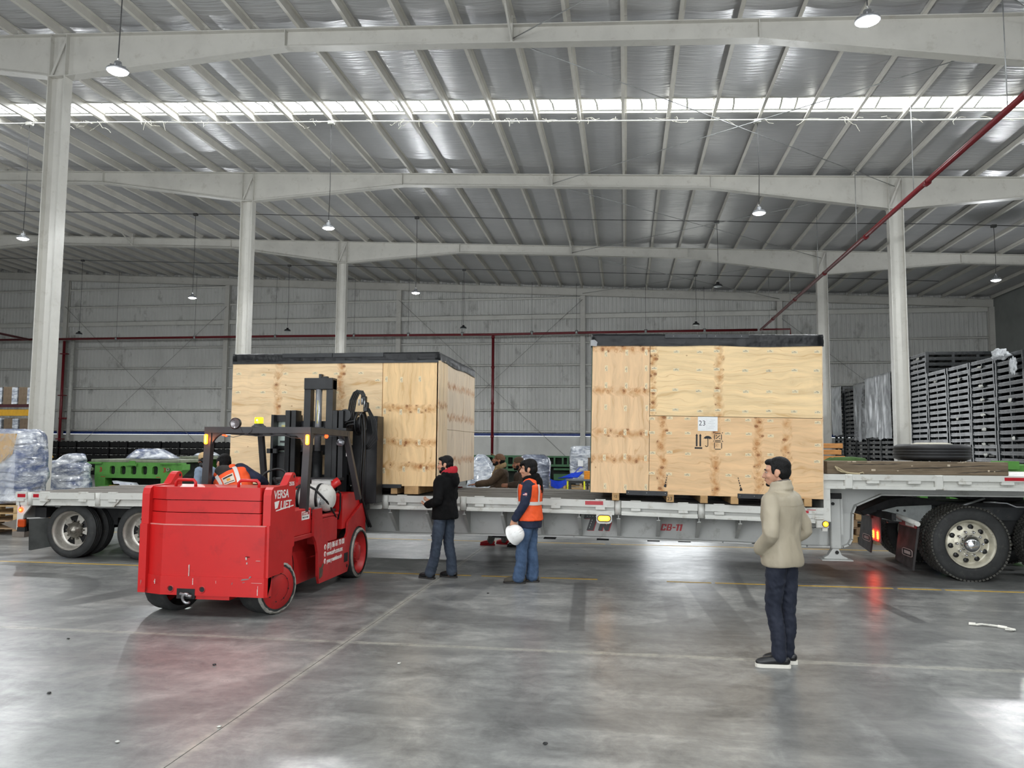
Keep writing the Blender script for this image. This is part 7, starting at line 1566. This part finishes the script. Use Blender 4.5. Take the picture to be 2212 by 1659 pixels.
for i in range(16):
    for j in range(4): fs.append((4 * i + j, 4 * i + (j + 1) % 4, 4 * i + 4 + (j + 1) % 4, 4 * i + 4 + j))
b.add(vs, fs, True)
for v in b.v: v.xyz = HHr.to_quaternion() @ v
b.build('peak', m_hat, HH)
# ---- forklift driver leaning out to the left
p = Person('forklift driver in orange vest leaning out to the left with a grey hood', (-4.74, 9.12, 0), R_(8), 1.72,
    dict(pelvis=(.02, .03, 1.14), hipL=(-.09, .06, 1.12), hipR=(.10, .06, 1.12), kneeL=(-.13, .48, 1.10), kneeR=(.14, .48, 1.10), ankL=(-.13, .56, .80), ankR=(.14, .56, .80), chest=(-.05, .16, 1.33), neck=(-.20, .26, 1.50), head=(-.285, .36, 1.585), shL=(-.33, .20, 1.39), shR=(-.02, .22, 1.545), elL=(-.38, .34, 1.16), wrL=(-.26, .56, 1.22), elR=(.20, .24, 1.42), wrR=(.24, .44, 1.35)))
p.build_body(R_(52), R_(-28), R_(10), None, 'short'); p.trousers(m_navy, (.09, .07, .062), 0, 21); p.jacket(m_navyj, .024, -.2, (.070, .062, .05), 23, .007)
vest(p, -.18, .040, 25, .82); p.vstrip(-PI / 2 - .50, .10, -.16, .84, .050, m_reflect); p.vstrip(-PI / 2 + .50, .10, -.16, .84, .050, m_reflect); p.band(.10, .20, .050, m_reflect)
b = MB(); n = p.J['neck']; ell(b, n - p.Y * .075 - p.up * .03 + p.X * .0, (.125, .075, .075)); ell(b, n - p.Y * .08 - p.up * .085, (.10, .06, .06)); ell(b, n + p.up * .02, (.10, .09, .06)); remesh_obj(b, .009, 'hood', mat('charcoal_hood', rgb(52, 50, 48), .9, var=.1, scale=10), p.t, 2, (.005, (12, 12, 10), 8))
bp_ = p.vstrip(-PI / 2, .32, .46, .66, .053, mat('pale_back_print', rgb(214, 206, 190), .6), 'back_print'); p.vstrip(-PI / 2, .10, .52, .58, .055, mat('gold_print', rgb(214, 150, 40), .6), 'print_emblem')
p.vstrip(-PI / 2, .26, .60, .635, .055, m_ink, 'print_line'); p.vstrip(-PI / 2, .28, .485, .50, .055, m_ink, 'print_line')
for q in 'LR':
    a = p.J['ank' + q]; MB().box(a.x - .05, a.x + .05, a.y - .08, a.y + .2, .745, .83, .02).build('shoe', m_leather, p.t)
# ---- man with beanie behind the trailer, left
p = Person('man in tan beanie and pale blue sweatshirt behind the trailer on the left', (-8.45, 15.0, 0), R_(72), 1.66, dict(neck=(0, .03, 1.44), head=(0, .08, 1.585)), m_skin2)
p.build_body(R_(-5), R_(-8), 0, 'full', 'fringe'); p.trousers(m_greydenim, seed=27); p.shoes(m_leather, m_darksole); p.jacket(mat('pale_blue_sweatshirt', rgb(128, 144, 164), .85, var=.08, scale=6), .034, -.28, (.074, .064, .052), 29, .009)
def beanie(p, m, band=None, zz=.0, tall=1.0, vis=None):
    b = MB(); ell(b, p.T(0, -.018, .048 + zz), (.089 * p.K, .106 * p.K, .088 * p.K * tall), p.M); ell(b, p.T(0, -.02, .03 + zz), (.091 * p.K, .108 * p.K, .04 * p.K), p.M)
    o = remesh_obj(b, .0085, 'beanie', m, p.t, 2, (.003, (20, 20, 20), 4))
    if band: b = MB(); b.lathe([(.082, -.02), (.086, 0), (.082, .02)], (0, 0, 0), 'Z', 24); [setattr(v, 'xyz', p.T(v.x * 1.06, v.y * 1.24 - .018, v.z + .002)) for v in b.v]; b.build('dark_band', band, p.t)
    return o
beanie(p, mat('tan_beanie', rgb(196, 166, 122), .95, var=.08, scale=30, bump=.4, bscale=120), m_black, .03, 1.1)
b = MB(); ell(b, p.J['neck'] + V((0, .02, .05)), (.085, .085, .06)); remesh_obj(b, .009, 'neck_scarf', m_black, p.t, 2)
# ---- two men leaning on the far side of the trailer
p = Person('man in brown cap and fleece-collared jacket reaching along the trailer deck, red shoes', (-2.36, 14.86, 0), R_(100), 1.70,
    dict(elL=(-.34, .20, 1.20), wrL=(-.40, .46, 1.165), elR=(.25, .06, 1.12), wrR=(.16, .22, 1.0), neck=(0, .0, 1.445), head=(0, .04, 1.61), ankL=(-.05, .18, .085), kneeL=(-.09, .10, .48), toeL=(.05, 1, 0), ankR=(.10, -.1, .085), toeR=(.5, .7, 0)), m_skin2)
p.handcfg = {'L': (V((-.1, 1, -.05)), V((.1, .0, -1)), -1, .25)}
p.build_body(R_(-2), R_(14), 0, 'full', 'fringe'); p.trousers(mat('grey_work_trousers', rgb(96, 96, 92), .85), seed=31); p.shoes(mat('red_trainers', rgb(176, 24, 34), .6), m_redcl, .28); p.jacket(m_brownj, .040, -.24, (.080, .070, .058), 33, .008, None, .02)
b = MB(); n = p.J['neck']
for i in range(18):
    a = 2 * PI * i / 18; ell(b, n + V((.085 * math.cos(a), .085 * math.sin(a), .045 - .03 * math.sin(a))), (.032, .032, .05))
limb(b, [n + V((-.06, .08, .0)), n + V((-.07, .13, -.10)), n + V((-.04, .155, -.22))], [.035, .035, .025]); limb(b, [n + V((.06, .08, .0)), n + V((.07, .13, -.10)), n + V((.04, .155, -.22))], [.035, .035, .025]); remesh_obj(b, .009, 'fleece_collar', m_sherpa, p.t, 1, (.006, (30, 30, 30), 7))
beanie(p, mat('brown_cap', rgb(104, 76, 56), .9, var=.08), None, .0, .95); b = MB(); vs = []; fs = []
for i in range(13):
    a = R_(35) + R_(110) * i / 12; vs += [p.T(.085 * math.cos(a), .10 * math.sin(a) - .01, .055), p.T(.088 * math.cos(a), (.10 + .075 * math.sin(PI * i / 12)) * math.sin(a), .062 + .03 * math.sin(PI * i / 12)), p.T(.088 * math.cos(a), (.10 + .075 * math.sin(PI * i / 12)) * math.sin(a), .054 + .03 * math.sin(PI * i / 12))]
for i in range(12):
    for j in range(3): fs.append((3 * i + j, 3 * i + (j + 1) % 3, 3 * i + 3 + (j + 1) % 3, 3 * i + 3 + j))
b.add(vs, fs, True).build('cap_peak', mat('tan_cap_peak', rgb(150, 120, 80), .8), p.t)
p = Person('man in brown beanie and jacket leaning on folded arms behind the vested man', (-1.90, 14.74, 0), R_(96), 1.66,
    dict(elL=(-.35, .04, 1.20), wrL=(-.40, .27, 1.19), elR=(.24, .06, 1.14), wrR=(.0, .22, 1.14), neck=(-.02, .05, 1.43), head=(-.03, .11, 1.585), chest=(-.01, .03, 1.23), ankL=(-.1, .10, .085), ankR=(.1, -.12, .085), toeL=(-.1, 1, 0)), m_skin2)
p.build_body(R_(4), R_(-6), 0, 'full', 'fringe'); p.trousers(mat('black_trousers', rgb(24, 24, 26), .85), seed=35); p.shoes(m_leather, m_darksole, .29, hi=.05); p.jacket(mat('dark_brown_jacket', rgb(58, 46, 36), .85, var=.12, scale=8), .040, -.24, (.080, .072, .058), 37, .008, None, .02)
beanie(p, mat('brown_beanie', rgb(82, 66, 50), .95, var=.1, scale=30, bump=.4, bscale=120), None, .01, .95)
b = MB(); ell(b, p.J['neck'] + V((0, -.02, .02)), (.10, .09, .06)); remesh_obj(b, .01, 'jacket_collar', MATS['dark_brown_jacket'], p.t, 2)
tag(MB().box(-.16, .16, -.025, .025, 0.002, .02, .004).build('red_strap', m_redcl, None, (-3.10, 14.1, 1.10)), 'red ratchet strap end lying on the deck by the reaching hand', 'strap')
